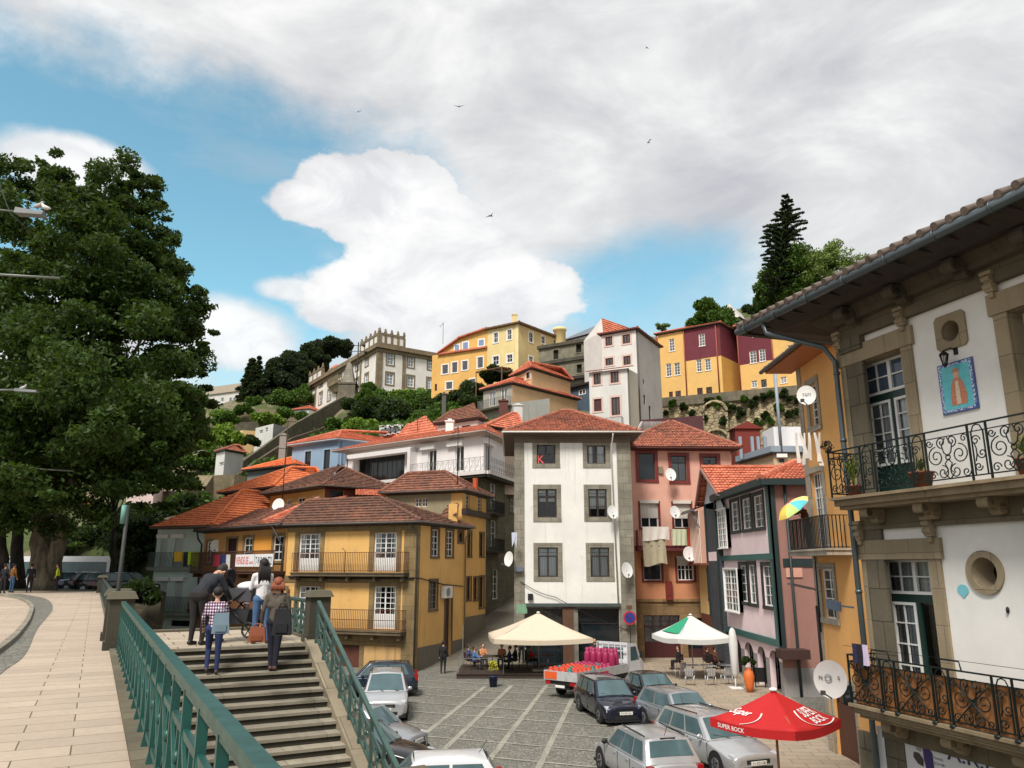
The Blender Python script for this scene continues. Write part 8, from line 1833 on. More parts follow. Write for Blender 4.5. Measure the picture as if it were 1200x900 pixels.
for s_ in (-1,1):
 for yy in (2.4,-2.2):m = MB(); m.tube([(s_*.62,yy,.34),(s_*.86,yy,.34)],.34,18); wh = m.build('wheel',TYRE,tk); m = MB(); m.tube([(s_*.85,yy,.34),(s_*.875,yy,.34)],.2,12); m.build('rim',RIM,wh)
 m = MB(); m.box(s_*.92,s_*.95,-3.35,1.3,.8,1.22); m.build('side_board',TKW,tk); m = MB(); m.box(s_*.951,s_*.96,-3.2,-.6,.92,1.06); m.build('red_stripe',paint((200,60,80),.5),tk); m = MB(); m.box(s_*.98,s_*1.12,2.5,2.56,1.4,1.75); m.build('mirror',PLAST,tk)
m = MB(); m.box(-.95,.95,-3.38,-3.35,.8,1.22); m.build('tailboard',TKW,tk); m = MB(); m.box(-.9,-.2,-3.395,-3.38,.85,1.18); m.build('orange_panel',paint((216,90,40),.5),tk)
m = MB()
for x in np.linspace(-.9,.9,6):m.bar((x,1.38,.8),(x,1.38,2.2),.04)
for z in (1.3,1.8,2.2):m.bar((-.9,1.38,z),(.9,1.38,z),.04)
m.build('head_frame',WHC,tk)
for s_ in (-1,1):m = MB(); m.box(s_*.55,s_*.85,-3.4,-3.36,.62,.76); m.build('tail_light',REDL,tk)
m = MB(); m.box(-.26,.26,-3.42,-3.4,.5,.61); m.build('number_plate',PLATE,tk)
GO = paint((190,62,34),.55,wear=.5); GM = paint((152,32,80),.55,wear=.4); GT = paint((30,110,100),.5)
def bottle(hgt,rd,mat,nm):m = MB(); m.lathe([(rd*.8,0),(rd,.04),(rd,hgt*.72),(rd*.8,hgt*.84),(rd*.35,hgt*.9),(rd*.3,hgt*.93)],12); m.lathe([(rd*.62,hgt*.86),(rd*.62,hgt),(rd*.56,hgt),(rd*.56,hgt*.86)],10); return m.build(nm,mat)
M0 = Matrix.Translation(tk.location) @ Matrix.Rotation(-R(38),4,'Z'); k = 0; rg = random.Random(4); first = {}
for ix in range(5):
 for iy in range(11):
  y = -3.1+iy*.36; tall = iy >= 9; mag = iy >= 6; key = (tall,mag if not (rg.random() < .08 and not tall) else 'g');
  if key not in first:o = first[key] = bottle(1.2 if tall else .56,.17 if tall else .155,GT if key[1] == 'g' else (GM if mag else GO),'gas_bottle')
  else:o = first[key].copy(); COL.objects.link(o)
  o.location = M0 @ Vector((-.72+ix*.36,y,.79)); o.rotation_euler = (0,0,rg.random()*6)
  lab = 'tall magenta gas bottle standing behind the truck cab' if tall else ('dull teal gas bottle among the gas bottles on the truck' if key[1] == 'g' else ('short magenta gas bottle at the front half of the truck bed' if mag else 'short orange gas bottle at the rear half of the truck bed'))
  RW = ['first','second','third','fourth','fifth','sixth','seventh','eighth','ninth','rear','front']; tag(o,('tall magenta' if tall else ('dull teal' if key[1] == 'g' else ('short magenta' if mag else 'short orange'))) + ' gas bottle in the ' + RW[iy] + (' row from the tailboard, ' if iy < 9 else ' tall row behind the cab, ') + ('leftmost','second from left','middle','second from right','rightmost')[ix],'gas bottle','gas bottles on the flatbed truck')
  # far left: coach and dark cars
cb = empty('coach',tuple(at(75,690,72)),'white coach with a long dark window band parked behind the plane tree','coach',rz=R(0),local=True); cb.location.z = -.9
m = MB(); m.box(-7.5,3.9,0,2.5,.4,3.5); m.build('body',paint((232,234,236),.4),cb,bevel=.2); m = MB(); m.box(-7.4,3.6,-.02,.02,1.75,3.0); m.box(3.86,3.94,.2,2.3,1.4,3.1); m.build('window_band',CGL,cb)
for x in (-5.5,2.0):m = MB(); m.tube([(x,-.03,.5),(x,.3,.5)],.5,18); m.build('wheel',TYRE,cb)
for i,(px,Y,hdg,mt,kd,lab) in enumerate(((88,64,95,BLK,'hatch','black car beside the worker in the lime vest'),(106,62,92,DBL2,'sedan','dark blue car in the middle of the row behind the railing'),(126,60,90,BLK,'wagon','dark estate car in the row nearest the lamp post'),(150,58,92,DGR,'suv','dark grey car between the lamp post and the mint house'),(112,70,90,SIL,'hatch','silver car roof showing behind the dark car row'))):
 p = at(px,680,Y); car('parked_car',lab,(p.x,p.y,-.25),hdg,4.3,1.75,1.5,mt,kd,group='dark cars along the far end of the promenade',small=True)
 # ================================================================== people (one continuous body mesh each)
def mcap(V_,F_,p0,r0,p1,r1,n=12):
 p0,p1 = Vector(p0),Vector(p1); d = (p1-p0); L = d.length; d = d.normalized() if L > 1e-6 else Vector((0,0,1)); u = d.orthogonal().normalized(); v = d.cross(u); rows = []
 prof = [(-math.cos(a),math.sin(a),0) for a in (0.0,.5,1.05,math.pi/2)] + [(math.cos(a),math.sin(a),1) for a in (math.pi/2,1.05,.5,0.0)]
 for (c,s_,e) in prof:
  rr,base = (r1,p1) if e else (r0,p0); ctr = base+d*c*rr
  rows.append([len(V_)+k for k in range(n)]) if s_ > 1e-6 else rows.append([len(V_)]);
  if s_ > 1e-6:V_.extend([ctr+(u*math.cos(6.28318*k/n)+v*math.sin(6.28318*k/n))*rr*s_ for k in range(n)])
  else:V_.append(ctr)
 for i in range(len(rows)-1):
  a,b = rows[i],rows[i+1]
  for k in range(n):
   j = (k+1) % n
   if len(a) == 1:F_.append((a[0],b[j],b[k]))
   elif len(b) == 1:F_.append((a[k],a[j],b[0]))
   else:F_.append((a[k],a[j],b[j],b[k]))
def person(label,loc,heading,H=1.68,top=(40,42,48),legs=(30,32,44),hair=(30,22,18),shoes=(24,20,18),skin=(196,150,124),pose='stand',lean=0,armL=None,armR=None,legL=None,legR=None,hairlen=.0,voxel=.014,plaid=False,sit=False,look=0,hat=None,bulk=1.0,group=None,topmat=None,turn=0):
 """local: +y facing direction, +x right. joints in metres for a 1.7 m body"""
 root = empty('person',loc,label,'person',group,rz=-R(heading),local=True); k = H/1.7; z0 = .46 if sit else .92
 hip = Vector((0,0,z0)); ln = R(lean); up = Vector((0,math.sin(ln),math.cos(ln))); rt = Vector((1,0,0))
 ch = hip+up*.33; sh = hip+up*.50; nk = hip+up*.575; hd_ = nk+Vector((0,math.sin(ln+R(look)),math.cos(ln+R(look))))*.16
 C = []; add = lambda a,r0,b,r1,t:C.append((Vector(a),r0,Vector(b),r1,t)); b_ = bulk
 add(hip+rt*.08,.115*b_,hip-rt*.08,.115*b_,'l'); add(hip+up*.06,.135*b_,ch,.125*b_,'t'); add(ch+rt*.06,.125*b_,ch-rt*.06,.125*b_,'t'); add(ch+rt*.05+up*.05,.12*b_,sh+rt*.12,.075*b_,'t'); add(ch-rt*.05+up*.05,.12*b_,sh-rt*.12,.075*b_,'t'); add(sh+rt*.15,.068*b_,sh-rt*.15,.068*b_,'t')
 add(sh+up*.02,.055,nk+up*.04,.05,'s'); add(hd_-up*.02,.085,hd_+up*.045,.093,'s'); fw = Vector((0,math.cos(ln+R(look)),-math.sin(ln+R(look)))); hu = Vector((0,fw.z*-1,fw.y)) if False else (hd_-nk).normalized()
 add(hd_-hu*.07+fw*.035,.052,hd_-hu*.03+fw*.045,.06,'s'); add(hd_-hu*.01+fw*.085,.012,hd_-hu*.035+fw*.108,.014,'s')
 for s_ in (-1,1):add(hd_+rt*s_*.092-hu*.02,.016,hd_+rt*s_*.095+hu*.01,.018,'s')
 for s_,arm in ((-1,armL),(1,armR)):
  S0 = sh+rt*s_*.185; el,wr = arm if arm else ((s_*.235,.02,-.28),(s_*.25,.10,-.52))
  E = sh+Vector(el); Wt = sh+Vector(wr); add(S0,.058*b_,E,.044*b_,'t'); add(E,.044*b_,Wt,.034,'t'); hv = (Wt-E).normalized(); pl_ = Wt+hv*.075; add(Wt+hv*.01,.026,pl_,.034,'s')
  side = hv.cross(Vector((0,1,.2))).normalized(); dn = hv.cross(side)
  for q in range(4):f0 = pl_+side*(q-1.5)*.019; f1 = f0+hv*(.045,.052,.05,.04)[q]+dn*.012; add(f0,.0105,f1,.0095,'s'); add(f1,.0095,f1+hv*.02+dn*.026,.008,'s')
  add(Wt+hv*.03,.013,Wt+hv*.06+side*.045+dn*.015,.011,'s')
 for s_,lg in ((-1,legL),(1,legR)):
  Hp = hip+rt*s_*.095
  kn,an = lg if lg else (((s_*.10,.03,-.44),(s_*.11,0,-.84)) if not sit else ((s_*.11,.40,.02),(s_*.12,.42,-.38)))
  K_ = hip+Vector(kn); An = hip+Vector(an); add(Hp,.098*b_,K_,.062*b_,'l'); add(K_,.062*b_,An,.044,'l'); add(An+Vector((0,-.03,-.035)),.045,An+Vector((0,.14,-.048)),.034,'b')
 V_,F_ = [],[]
 for a,r0,b,r1,t in C:mcap(V_,F_,a*k,r0*k,b*k,r1*k,10)
 me = bpy.data.meshes.new('body'); me.from_pydata([tuple(v) for v in V_],[],F_); o = bpy.data.objects.new('body',me); COL.objects.link(o)
 md = o.modifiers.new('r','REMESH'); md.mode = 'VOXEL'; md.voxel_size = voxel; s2 = o.modifiers.new('s','SMOOTH'); s2.factor = .5; s2.iterations = 2 if voxel < .02 else 1
 dg = bpy.context.evaluated_depsgraph_get(); dg.update(); nm = bpy.data.meshes.new_from_object(o.evaluated_get(dg)); o.modifiers.clear(); o.data = nm; bpy.data.meshes.remove(me); nm.name = 'body'
 for mt in (topmat or paint(top,.9,wear=.25),paint(legs,.9,wear=.3),paint(skin,.6,wear=.05),paint(shoes,.6)):nm.materials.append(mt)
 n = len(nm.polygons); cen = np.empty(n*3,dtype=np.float32); nm.polygons.foreach_get('center',cen); cen = cen.reshape(-1,3)/k; best = np.full(n,1e9); mi = np.zeros(n,dtype=np.int32)
 for a,r0,b,r1,t in C:
  a_,b2 = np.array(a),np.array(b); d = b2-a_; L2 = max(1e-9,(d*d).sum()); tt = np.clip(((cen-a_)@d)/L2,0,1); dist = np.linalg.norm(cen-(a_+tt[:,None]*d),axis=1)-(r0+(r1-r0)*tt); w_ = dist < best; best[w_] = dist[w_]; mi[w_] = 'tlsb'.index(t)
 nm.polygons.foreach_set('material_index',mi); nm.polygons.foreach_set('use_smooth',[True]*n); o.parent = root
 # hair
 m = MB(); HM = paint(hair,.7,wear=.4,scale=40); c = (hd_+hu*.03-fw*.018)*k;
 Mh = Matrix((( 1,0,0,c.x),(0,fw.y,hu.y,c.y),(0,fw.z,hu.z,c.z),(0,0,0,1))); m.M = Mh
 m.ball((0,-.012*k,.012*k),(.103*k,.112*k,.108*k),16,10)
 keep = [i for i,f in enumerate(m.f) if not all((Mh.inverted() @ m.v[j]).y > .045*k and (Mh.inverted() @ m.v[j]).z < .06*k for j in f)]
 m.f = [m.f[i] for i in keep]; m.sm = [m.sm[i] for i in keep]; m.mi = [m.mi[i] for i in keep]; fl = [q for i in keep for q in range(0)]; m.uv = [(0,0)]*sum(len(f) for f in m.f)
 if hairlen:
  m.M = Matrix(); top_ = hd_-fw*.05; end = top_+Vector((0,-.05,-hairlen));
  for q in range(7):x = (q-3)*.032; m.tube([(top_+Vector((x*.8,-.02,.04)))*k,(top_+Vector((x*1.1,-.045,-hairlen*.4)))*k,(end+Vector((x*1.25,-.02+.01*(q % 2),0)))*k],[.035*k,.042*k,.018*k],7)
 m.build('hair',HM,root)
 if hat:m = MB(); m.ball(tuple((hd_+hu*.06)*k),(.105*k,.115*k,.075*k),12,7); m.build('hat',paint(hat,.8),root)
 # eyes, brows, mouth
 m = MB()
 for s_ in (-1,1):m.ball(tuple((hd_+rt*s_*.033+fw*.088+hu*.012)*k),.011*k,6,4)
 m.bar(tuple((hd_-rt*.024+fw*.097-hu*.062)*k),tuple((hd_+rt*.024+fw*.097-hu*.062)*k),.008*k); m.build('face_marks',paint((60,34,30),.5),root)
 return root
def onstep(px,py):
 for k in range(12):
  z = -(k+1)*RISE; p = atz(px,py,z); fq = (p-PL).dot(hd)
  if fq >= -(k+1)*TREAD:
   p = p+hd*(-(k+.62)*TREAD-fq); return (p.x,p.y,z+.012)
 p = atz(px,py,-RISE*3); return (p.x,p.y,-RISE*3)
def plaidmat():
 m,t,b = newmat('plaid'); tc = t.new('ShaderNodeTexCoord'); sep = t.new('ShaderNodeSeparateXYZ'); t.l.new(tc.outputs['Object'],sep.inputs[0])
 def stp(v,f):return t.math('GREATER_THAN',t.math('SINE',t.math('MULTIPLY',v,f)),.1)
 a,c = stp(sep.outputs[2],110),stp(sep.outputs[0],130); setb(t,b,Base_Color=t.ramp(t.math('MULTIPLY',t.math('ADD',a,c),.5),[(0,lin((212,206,214))),(.5,lin((112,70,96))),(1,lin((44,30,62)))]),Roughness=.9); return m
def gxy(px,py,z):p = atz(px,py,z); return (p.x,p.y,z)
p1 = gxy(236,757,0); man = person('man in a dark leather jacket bending forward to lift the pram',gxy(228,756,0),20,1.86,(34,38,44),(34,30,30),(30,22,18),(24,20,20),lean=46,look=24,armL=((-.2,.2,-.26),(-.06,.34,-.46)),armR=((.26,.10,-.24),(.18,.34,-.42)),legR=((.1,.1,-.44),(.11,.05,-.84)),voxel=.012,bulk=1.12)
st1 = S(1.0,0); wz = -RISE*3
person('woman in a purple plaid shirt and jeans climbing the steps with a grey rucksack',onstep(242,786),-18,1.55,(90,60,80),(32,46,86),(34,26,26),(54,38,32),lean=8,legL=((-.1,.12,-.42),(-.1,-.02,-.79)),legR=((.1,-.02,-.44),(.1,-.06,-.84)),armL=((-.25,.0,-.28),(-.24,.18,-.46)),armR=((.24,.06,-.27),(.2,.26,-.36)),voxel=.012,topmat=plaidmat())
person('long brown haired woman in black facing the pram beside the bending man',gxy(252,752,0),10,1.6,(24,22,24),(20,20,24),(70,44,30),(18,16,16),lean=10,hairlen=.34,armR=((.2,.2,-.22),(.18,.42,-.24)),voxel=.013)
person('long dark haired woman in a white cardigan and blue jeans holding the pram',gxy(303,754,0),-38,1.7,(216,212,212),(70,100,138),(26,20,20),(62,42,30),lean=3,hairlen=.40,armL=((-.22,.08,-.27),(-.16,.32,-.24)),armR=((.22,.10,-.26),(.14,.34,-.26)),legR=((.12,-.02,-.44),(.16,-.12,-.84)),voxel=.012)
person('auburn haired woman in a grey brown jacket with black backpack and tan bag',onstep(317,785),-12,1.72,(84,76,66),(24,24,38),(132,70,44),(70,40,30),lean=2,armL=((-.26,-.02,-.27),(-.28,.06,-.50)),legL=((-.07,.02,-.44),(-.05,.0,-.84)),legR=((.06,.0,-.44),(.04,-.02,-.84)),voxel=.012,hairlen=.12)
def lump(name,label,cat,p,dims,mat,rz=0,straps=None,smooth=True):
 m = MB(Matrix.Translation(p) @ Matrix.Rotation(rz,4,'Z')); a,b,c = dims; m.hexa([(-a,-b,0),(a,-b,0),(a,b,0),(-a,b,0)],[(-a*.78,-b*.6,c),(a*.78,-b*.6,c),(a*.78,b*.9,c),(-a*.78,b*.9,c)])
 root = empty(name,tuple(p),label,cat); m.build('bag_body',mat,root,bevel=min(a,b)*.5); m2 = MB(Matrix.Translation(p) @ Matrix.Rotation(rz,4,'Z'));
 m2.box(-a*.6,a*.6,-b*1.15,-b*.8,c*.1,c*.45); m2.build('pocket',mat,root,bevel=.02); m2 = MB(Matrix.Translation(p) @ Matrix.Rotation(rz,4,'Z')); m2.tube([(-a*.5,0,c*.95),(-a*.3,.01,c*1.2),(a*.3,.01,c*1.2),(a*.5,0,c*.95)],.012,6);
 if straps:
  for q in straps:m2.tube(q,.018,6)
 m2.build('handle',mat,root); return root
f = lambda px,py,Y:at(px,py,Y)
q = f(258,742,15.0); lump('backpack','light grey blue rucksack on the back of the woman in plaid','backpack',q,(.16,.10,.36),paint((110,130,142),.8),R(20))
q = f(330,744,14.75); lump('backpack','black backpack with hanging straps behind the auburn haired woman','backpack',q,(.17,.12,.46),paint((20,20,24),.8),R(10))
q = f(301,752,14.9); lump('handbag','tan leather handbag carried at the left of the auburn haired woman','handbag',q,(.16,.09,.26),paint((128,66,34),.6),R(10))
# pram
pr_ = empty('pram',gxy(277,751,0),'dark grey pram with hood, white blanket and basket lifted between the adults','pram',rz=R(76),local=True); pr_.scale = (1.16,1.16,1.16); DG2 = paint((84,84,90),.9); FR = paint((30,30,32),.4,.4)
m = MB(); m.M = Matrix.Translation((0,.32,.98)) @ Matrix.Rotation(R(-20),4,'X')
for i in range(5):
 for k in range(12):
  a0,a1 = R(-10+i*28),R(-10+(i+1)*28); b0,b1 = math.pi*k/12,math.pi*(k+1)/12; Pp = lambda a,b:(.26*math.cos(b),.30*math.sin(b)*math.cos(a),.30*math.sin(b)*math.sin(a)); m.face((Pp(a0,b0),Pp(a0,b1),Pp(a1,b1),Pp(a1,b0)),smooth=True)
m.build('hood',DG2,pr_)
m = MB(); m.hexa([(-.2,-.36,.66),(.2,-.36,.66),(.2,.42,.66),(-.2,.42,.66)],[(-.26,-.44,.9),(.26,-.44,.9),(.26,.5,.9),(-.26,.5,.9)]); m.build('carrycot',DG2,pr_,bevel=.05)
m = MB(); m.ball((0,-.22,.93),(.25,.26,.1),12,7); m.ball((.05,-.5,.84),(.16,.1,.16),10,6); m.build('white_blanket',paint((214,216,224),.9),pr_)
m = MB();
for s_ in (-1,1):m.tube([(s_*.24,.5,.14),(s_*.23,.1,.6),(s_*.24,-.5,1.02),(s_*.24,-.72,1.06)],.016,8); m.tube([(s_*.26,-.42,.14),(s_*.23,.15,.62)],.016,8); m.tube([(s_*.23,.2,.62),(s_*.25,.1,.85)],.016,8)
m.tube([(-.24,-.72,1.06),(.24,-.72,1.06)],.022,8); m.tube([(-.27,-.42,.14),(.27,-.42,.14)],.012,6); m.tube([(-.24,.5,.14),(.24,.5,.14)],.012,6); m.build('frame',FR,pr_)
m = MB(); m.hexa([(-.2,-.3,.24),(.2,-.3,.24),(.2,.3,.24),(-.2,.3,.24)],[(-.22,-.36,.5),(.22,-.36,.5),(.22,.34,.5),(-.22,.34,.5)]); m.build('basket',paint((40,40,44),.8),pr_,bevel=.04)
for (x,y) in ((-.29,-.42),(.29,-.42),(-.26,.5),(.26,.5)):
 m = MB(); P = [(x,y+.13*math.cos(6.2832*i/18),.14+.13*math.sin(6.2832*i/18)) for i in range(19)]; m.tube(P,.022,6);
 for i in range(3):a = i*1.047; m.bar((x,y-.12*math.cos(a),.14-.12*math.sin(a)),(x,y+.12*math.cos(a),.14+.12*math.sin(a)),.016)
 m.build('wheel',PLAST,pr_)
pr_.location.z = .10
# distant people
vx = .022
person('pedestrian in dark clothes walking up the alley mouth beside the yellow wall',gxy(519,789,ZS+.02),10,1.72,(22,22,26),(26,26,30),voxel=vx,bulk=1.08)
person('worker in a lime high visibility vest leaning by the tree trunk',(at(66,690,56).x,56,0),240,1.75,(196,220,40),(40,40,56),voxel=vx,lean=6)
for px,Y,t_,l_,hd__,lab,hat in ((3,50,(26,26,34),(24,24,30),0,'person in dark coat and white cap cut off at the left edge',(220,220,224)),(13,52,(130,84,36),(60,90,120),20,'person in an ochre jacket and light blue jeans under the tree',None),(34,52,(24,28,36),(24,24,28),-30,'person in black beside the thick tree trunk',None)):
 person(lab,(at(px,690,Y).x,Y,0),hd__,1.75,t_,l_,voxel=vx,hat=hat)
 # ================================================================== terrace deck, parasols, tables
WOOD = paint((58,46,38),.8,wear=.4)
dk = MB(); a,b = atz(534,797,ZS),atz(655,797,ZS); dk.box(a.x,b.x+1.6,45.2,49.6,ZS,ZS+.22);
for i in range(int((b.x+1.6-a.x)/.16)):dk.box(a.x+i*.16,a.x+i*.16+.145,45.15,49.6,ZS+.22,ZS+.245)
o = dk.build('wooden_deck',WOOD,loc=(a.x,45.2,ZS)); tag(o,'dark wooden terrace deck in front of the white house','deck')
m = MB()
for x in (a.x+.1,a.x+2.6):m.bar((x,45.3,ZS+.2),(x,45.3,ZS+1.1),.04)
m.bar((a.x+.1,45.3,ZS+1.05),(a.x+2.6,45.3,ZS+1.05),.03); m.bar((a.x+.1,45.3,ZS+1.05),(a.x+.1,49,ZS+1.05),.03); m.bar((a.x+.1,49,ZS+.2),(a.x+.1,49,ZS+2.6),.05); tag(m.build('deck_rail',paint((110,108,104),.6),loc=(a.x,45.3,ZS+.2)),'thin grey rail at the corner of the wooden deck','rail')
DZ = ZS+.245
def parasol(label,c,z0,zr_,hx,hy,drop,rise,mat,rz=0,pole=(0,0),val=.25,sag=.10,lobes=4,pm=None):
 root = empty('parasol',(c[0],c[1],z0),label,'parasol',rz=rz,local=True); m = MB(); zE = zr_-z0; zA = zE+rise; N_ = 8
 cor = [(-hx,-hy),(hx,-hy),(hx,hy),(-hx,hy)]
 for i in range(4):
  a,b = Vector((*cor[i],zE)),Vector((*cor[(i+1) % 4],zE)); ap = Vector((0,0,zA))
  for s_ in range(N_):
   for t in range(N_):
    def q(u,v):
     p = a.lerp(b,u).lerp(ap,v); return p+Vector((0,0,-sag*math.sin(math.pi*u)*(1-v)*1.1 - sag*.9*math.sin(math.pi*v)*(1-.3*v)))
    m.face((q(s_/N_,t/N_),q((s_+1)/N_,t/N_),q((s_+1)/N_,(t+1)/N_),q(s_/N_,(t+1)/N_)),smooth=True)
   u0,u1 = s_/N_,(s_+1)/N_; p0 = a.lerp(b,u0)+Vector((0,0,-sag*math.sin(math.pi*u0)*1.1)); p1_ = a.lerp(b,u1)+Vector((0,0,-sag*math.sin(math.pi*u1)*1.1)); m.face((p0-Vector((0,0,val)),p1_-Vector((0,0,val)),p1_,p0))
 cn = m.build('canopy',mat,root); m = MB(); m.tube([(pole[0],pole[1],0),(pole[0],pole[1],zA-.05)],.032,8); m.box(-.35+pole[0],.35+pole[0],-.35+pole[1],.35+pole[1],0,.07)
 for (x,y) in cor:m.bar((0,0,zA-.12),(x*.98,y*.98,zE-.03),.03)
 m.build('pole',pm or paint((170,164,150),.5,.3),root); m = MB(); m.ball((0,0,zA+.02),(.11,.11,.05),10,5); m.build('cap',mat if False else WHITE,root); return root,cn
BG = paint((200,186,164),.85,wear=.1); c = at(631,745,46.6)
parasol('large square beige parasol over the terrace deck',(c.x,46.6),DZ,zat(631,748,44.6),2.75,2.2,0,zat(620,717,46.6)-zat(631,748,44.6)-.05,BG,R(6))
c = atz(815,800,ZS); GWm = paint((206,206,202),.85,wear=.12)
r_,cn = parasol('white square parasol with a green panel outside the coral house',(c.x+.25,c.y+1.5),ZS,zat(816,748,c.y-.3),1.66,1.66,0,1.1,GWm,R(14))
m = MB(); zE = zat(816,748,c.y-.3)-ZS
def onf(u,v,i=0,hx=1.66,off=.03,rise=1.1,sag=.1):
 cor = [(-hx,-hx),(hx,-hx),(hx,hx),(-hx,hx)]; a,b = Vector((*cor[i],zE)),Vector((*cor[(i+1) % 4],zE)); p = a.lerp(b,u).lerp(Vector((0,0,zE+rise)),v); return p+Vector((0,0,-sag*math.sin(math.pi*u)*(1-v)*1.1-sag*.9*math.sin(math.pi*v)*(1-.3*v)+off))
for (u0,v0,u1,v1,nm,mt) in ((.05,.16,.42,.9,'green_panel',paint((40,150,112),.8)),):
 for j in range(8):
  va,vb = .22+.66*j/8,.22+.66*(j+1)/8; m.face((onf(.08,va,3),onf(.92,va,3),onf(.92,vb,3),onf(.08,vb,3)),uv=((0,0),(1,0),(1,1),(0,1)))
m.build('green_panel',paint((40,150,112),.8),cn)
m = MB()
for k in range(3):m.face((onf(.3+.14*k,.34,3,off=.05),onf(.38+.14*k,.34,3,off=.05),onf(.42+.10*k,.6,3,off=.05),onf(.36+.10*k,.6,3,off=.05)))
m.build('white_mark',WHITE,cn)
# red parasol close to the viewer
zR = .0; cr = at(915,818,20.5); RD = paint((178,20,22),.75,wear=.1)
top_ = at(906,809,20.4); zE_abs = at(905,862,19.2).z; hx = 1.13
r_,cn = parasol('red square parasol with white lettering at the lower right of the square',(top_.x,top_.y),ZS,zE_abs+.16,hx,hx,0,top_.z-zE_abs-.16,RD,R(42),val=.2,sag=.07,pm=paint((150,116,84),.5))
zE = zE_abs+.16-ZS; RS = top_.z-zE_abs-.16; TWH = paint((232,226,224),.7)
def wrap_text(txt,size,i,u0,u1,v0,v1,valance=False,bold=True,shear=0,rot=False):
 vs,fs,w_ = text_mb(txt,size,bold,shear=shear); ys = [v.y for v in vs]; lo_,hi_ = min(ys),max(ys); m = MB(); cor = [(-hx,-hx),(hx,-hx),(hx,hx),(-hx,hx)]
 def mp(v):
  s_,t_ = v.x/w_,(v.y-lo_)/(hi_-lo_)
  if valance:
   a,b = Vector((*cor[i],zE)),Vector((*cor[(i+1) % 4],zE)); u = u0+(u1-u0)*s_; n_ = (b-a).cross(Vector((0,0,1))).normalized(); return a.lerp(b,u)+Vector((0,0,-.07*math.sin(math.pi*u)*1.1-.2+v0+(v1-v0)*t_))+n_*.01
  return onf(u0+(u1-u0)*s_,v0+(v1-v0)*t_,i,hx,.025,RS,.07)
 for f_ in fs:m.face([mp(vs[k]) for k in f_])
 return m.build('lettering',TWH,cn)
for i in (3,0):wrap_text('SUPER BOCK',.2,i,.1,.42,.05,.15,True) if i == 3 else None
wrap_text('SUPER',.2,0,.52,.9,.30,.52,shear=.3); wrap_text('BOCK',.2,0,.55,.87,.10,.27,shear=.3); wrap_text('Super',.2,3,.02,.36,.22,.44,shear=.3)
m = MB()
for i,(uc,r0) in ((0,(.72,.34)),(3,(.1,.42))):
 P = []
 for k in range(25):
  a = R(150+k*9.2); u,v = uc+r0*1.05*math.cos(a),.33+r0*.95*math.sin(a)
  if .0 < v < .95 and v/2+.01 < u < 1-v/2-.01:P.append(onf(u,v,i,hx,.028,RS,.07))
 for j in range(len(P)-1):
  if (P[j+1]-P[j]).length < .5:m.bar(P[j],P[j+1],.035,.006)
m.build('white_ring',TWH,cn)
# closed parasol, chairs, tables, pots
p = at(862,800,41.5); m = MB(); cz = ZS; m.lathe([(.06,.55),(.17,.75),(.2,1.5),(.24,2.2),(.2,2.5),(.13,2.85),(.06,2.95),(.001,2.97)],14,(p.x,p.y,cz)); ro_ = empty('closed_parasol',(p.x,p.y,ZS),'tall folded white parasol beside the slate clad house','parasol'); o = m.build('folded_canopy',GWm,ro_)
dm = o.modifiers.new('d','DISPLACE'); tx = bpy.data.textures.new('folds','CLOUDS'); tx.noise_scale = .25; dm.texture = tx; dm.strength = .12
m = MB(); m.tube([(p.x,p.y,ZS),(p.x,p.y,ZS+.7)],.03,8); m.box(p.x-.3,p.x+.3,p.y-.3,p.y+.3,ZS,ZS+.08); m.build('pole',WHITE,ro_)
ALU = paint((196,198,200),.35,.6)
def chair(loc,rz,label,mat,group):
 root = empty('chair',loc,label,'chair',group,rz=rz,local=True)
 m = MB(); [m.box(-.21+i*.07,-.155+i*.07,-.2,.22,.44,.46) for i in range(6)]; m.build('seat',mat,root); m = MB(); [m.box(-.2+i*.085,-.14+i*.085,-.24,-.22,.5,.82) for i in range(5)]; m.bar((-.23,-.23,.84),(.23,-.23,.84),.03); m.build('backrest',mat,root)
 for x in (-.22,.22):
  for y in (-.21,.21):m = MB(); m.tube([(x,y,0),(x*.97,y*.97,.45)],.016,6); m.build('leg',mat,root)
  m = MB(); m.tube([(x,.21,.44),(x*1.08,.2,.65),(x*1.08,-.2,.66),(x,-.23,.8)],.015,6); m.build('armrest',mat,root)
 return root
def table(loc,label,mat,group,cloth=None,s_=.36):
 root = empty('table',loc,label,'table',group,local=True); m = MB(); m.box(-s_,s_,-s_,s_,.71,.74); m.build('tabletop',mat,root); m = MB(); m.tube([(0,0,0),(0,0,.71)],.03,8); m.box(-.25,.25,-.25,.25,0,.03); m.build('pedestal',ALU,root)
 if cloth:m = MB(); m.hexa([(-s_-.03,-s_-.03,.45),(s_+.03,-s_-.03,.45),(s_+.03,s_+.03,.45),(-s_-.03,s_+.03,.45)],[(-s_-.01,-s_-.01,.752),(s_+.01,-s_-.01,.752),(s_+.01,s_+.01,.752),(-s_-.01,s_+.01,.752)]); tag(m.build('tablecloth',cloth,loc=loc),'white and blue tablecloth on the terrace deck table','tablecloth'); bpy.context.view_layer.objects.active = None
 return root
for o_ in ():pass
first_c = None
for i,(px,py,lab) in enumerate(((809,803,'aluminium terrace chair nearest the pole of the white parasol'),(833,803,'aluminium terrace chair in the middle of the three front chairs'),(852,802,'aluminium terrace chair next to the folded white parasol'),(798,795,'aluminium terrace chair at the far left of the coral house terrace'))):
 l_ = gxy(px,py,ZS+.035)
 if first_c is None:first_c = chair(l_,R(-20+180*0),lab,ALU,'aluminium chairs outside the coral house')
 else:c_ = copy_tree(first_c); c_.location = l_; c_['label'] = lab; c_.rotation_euler = (0,0,R(-10+12*i))
ft = None
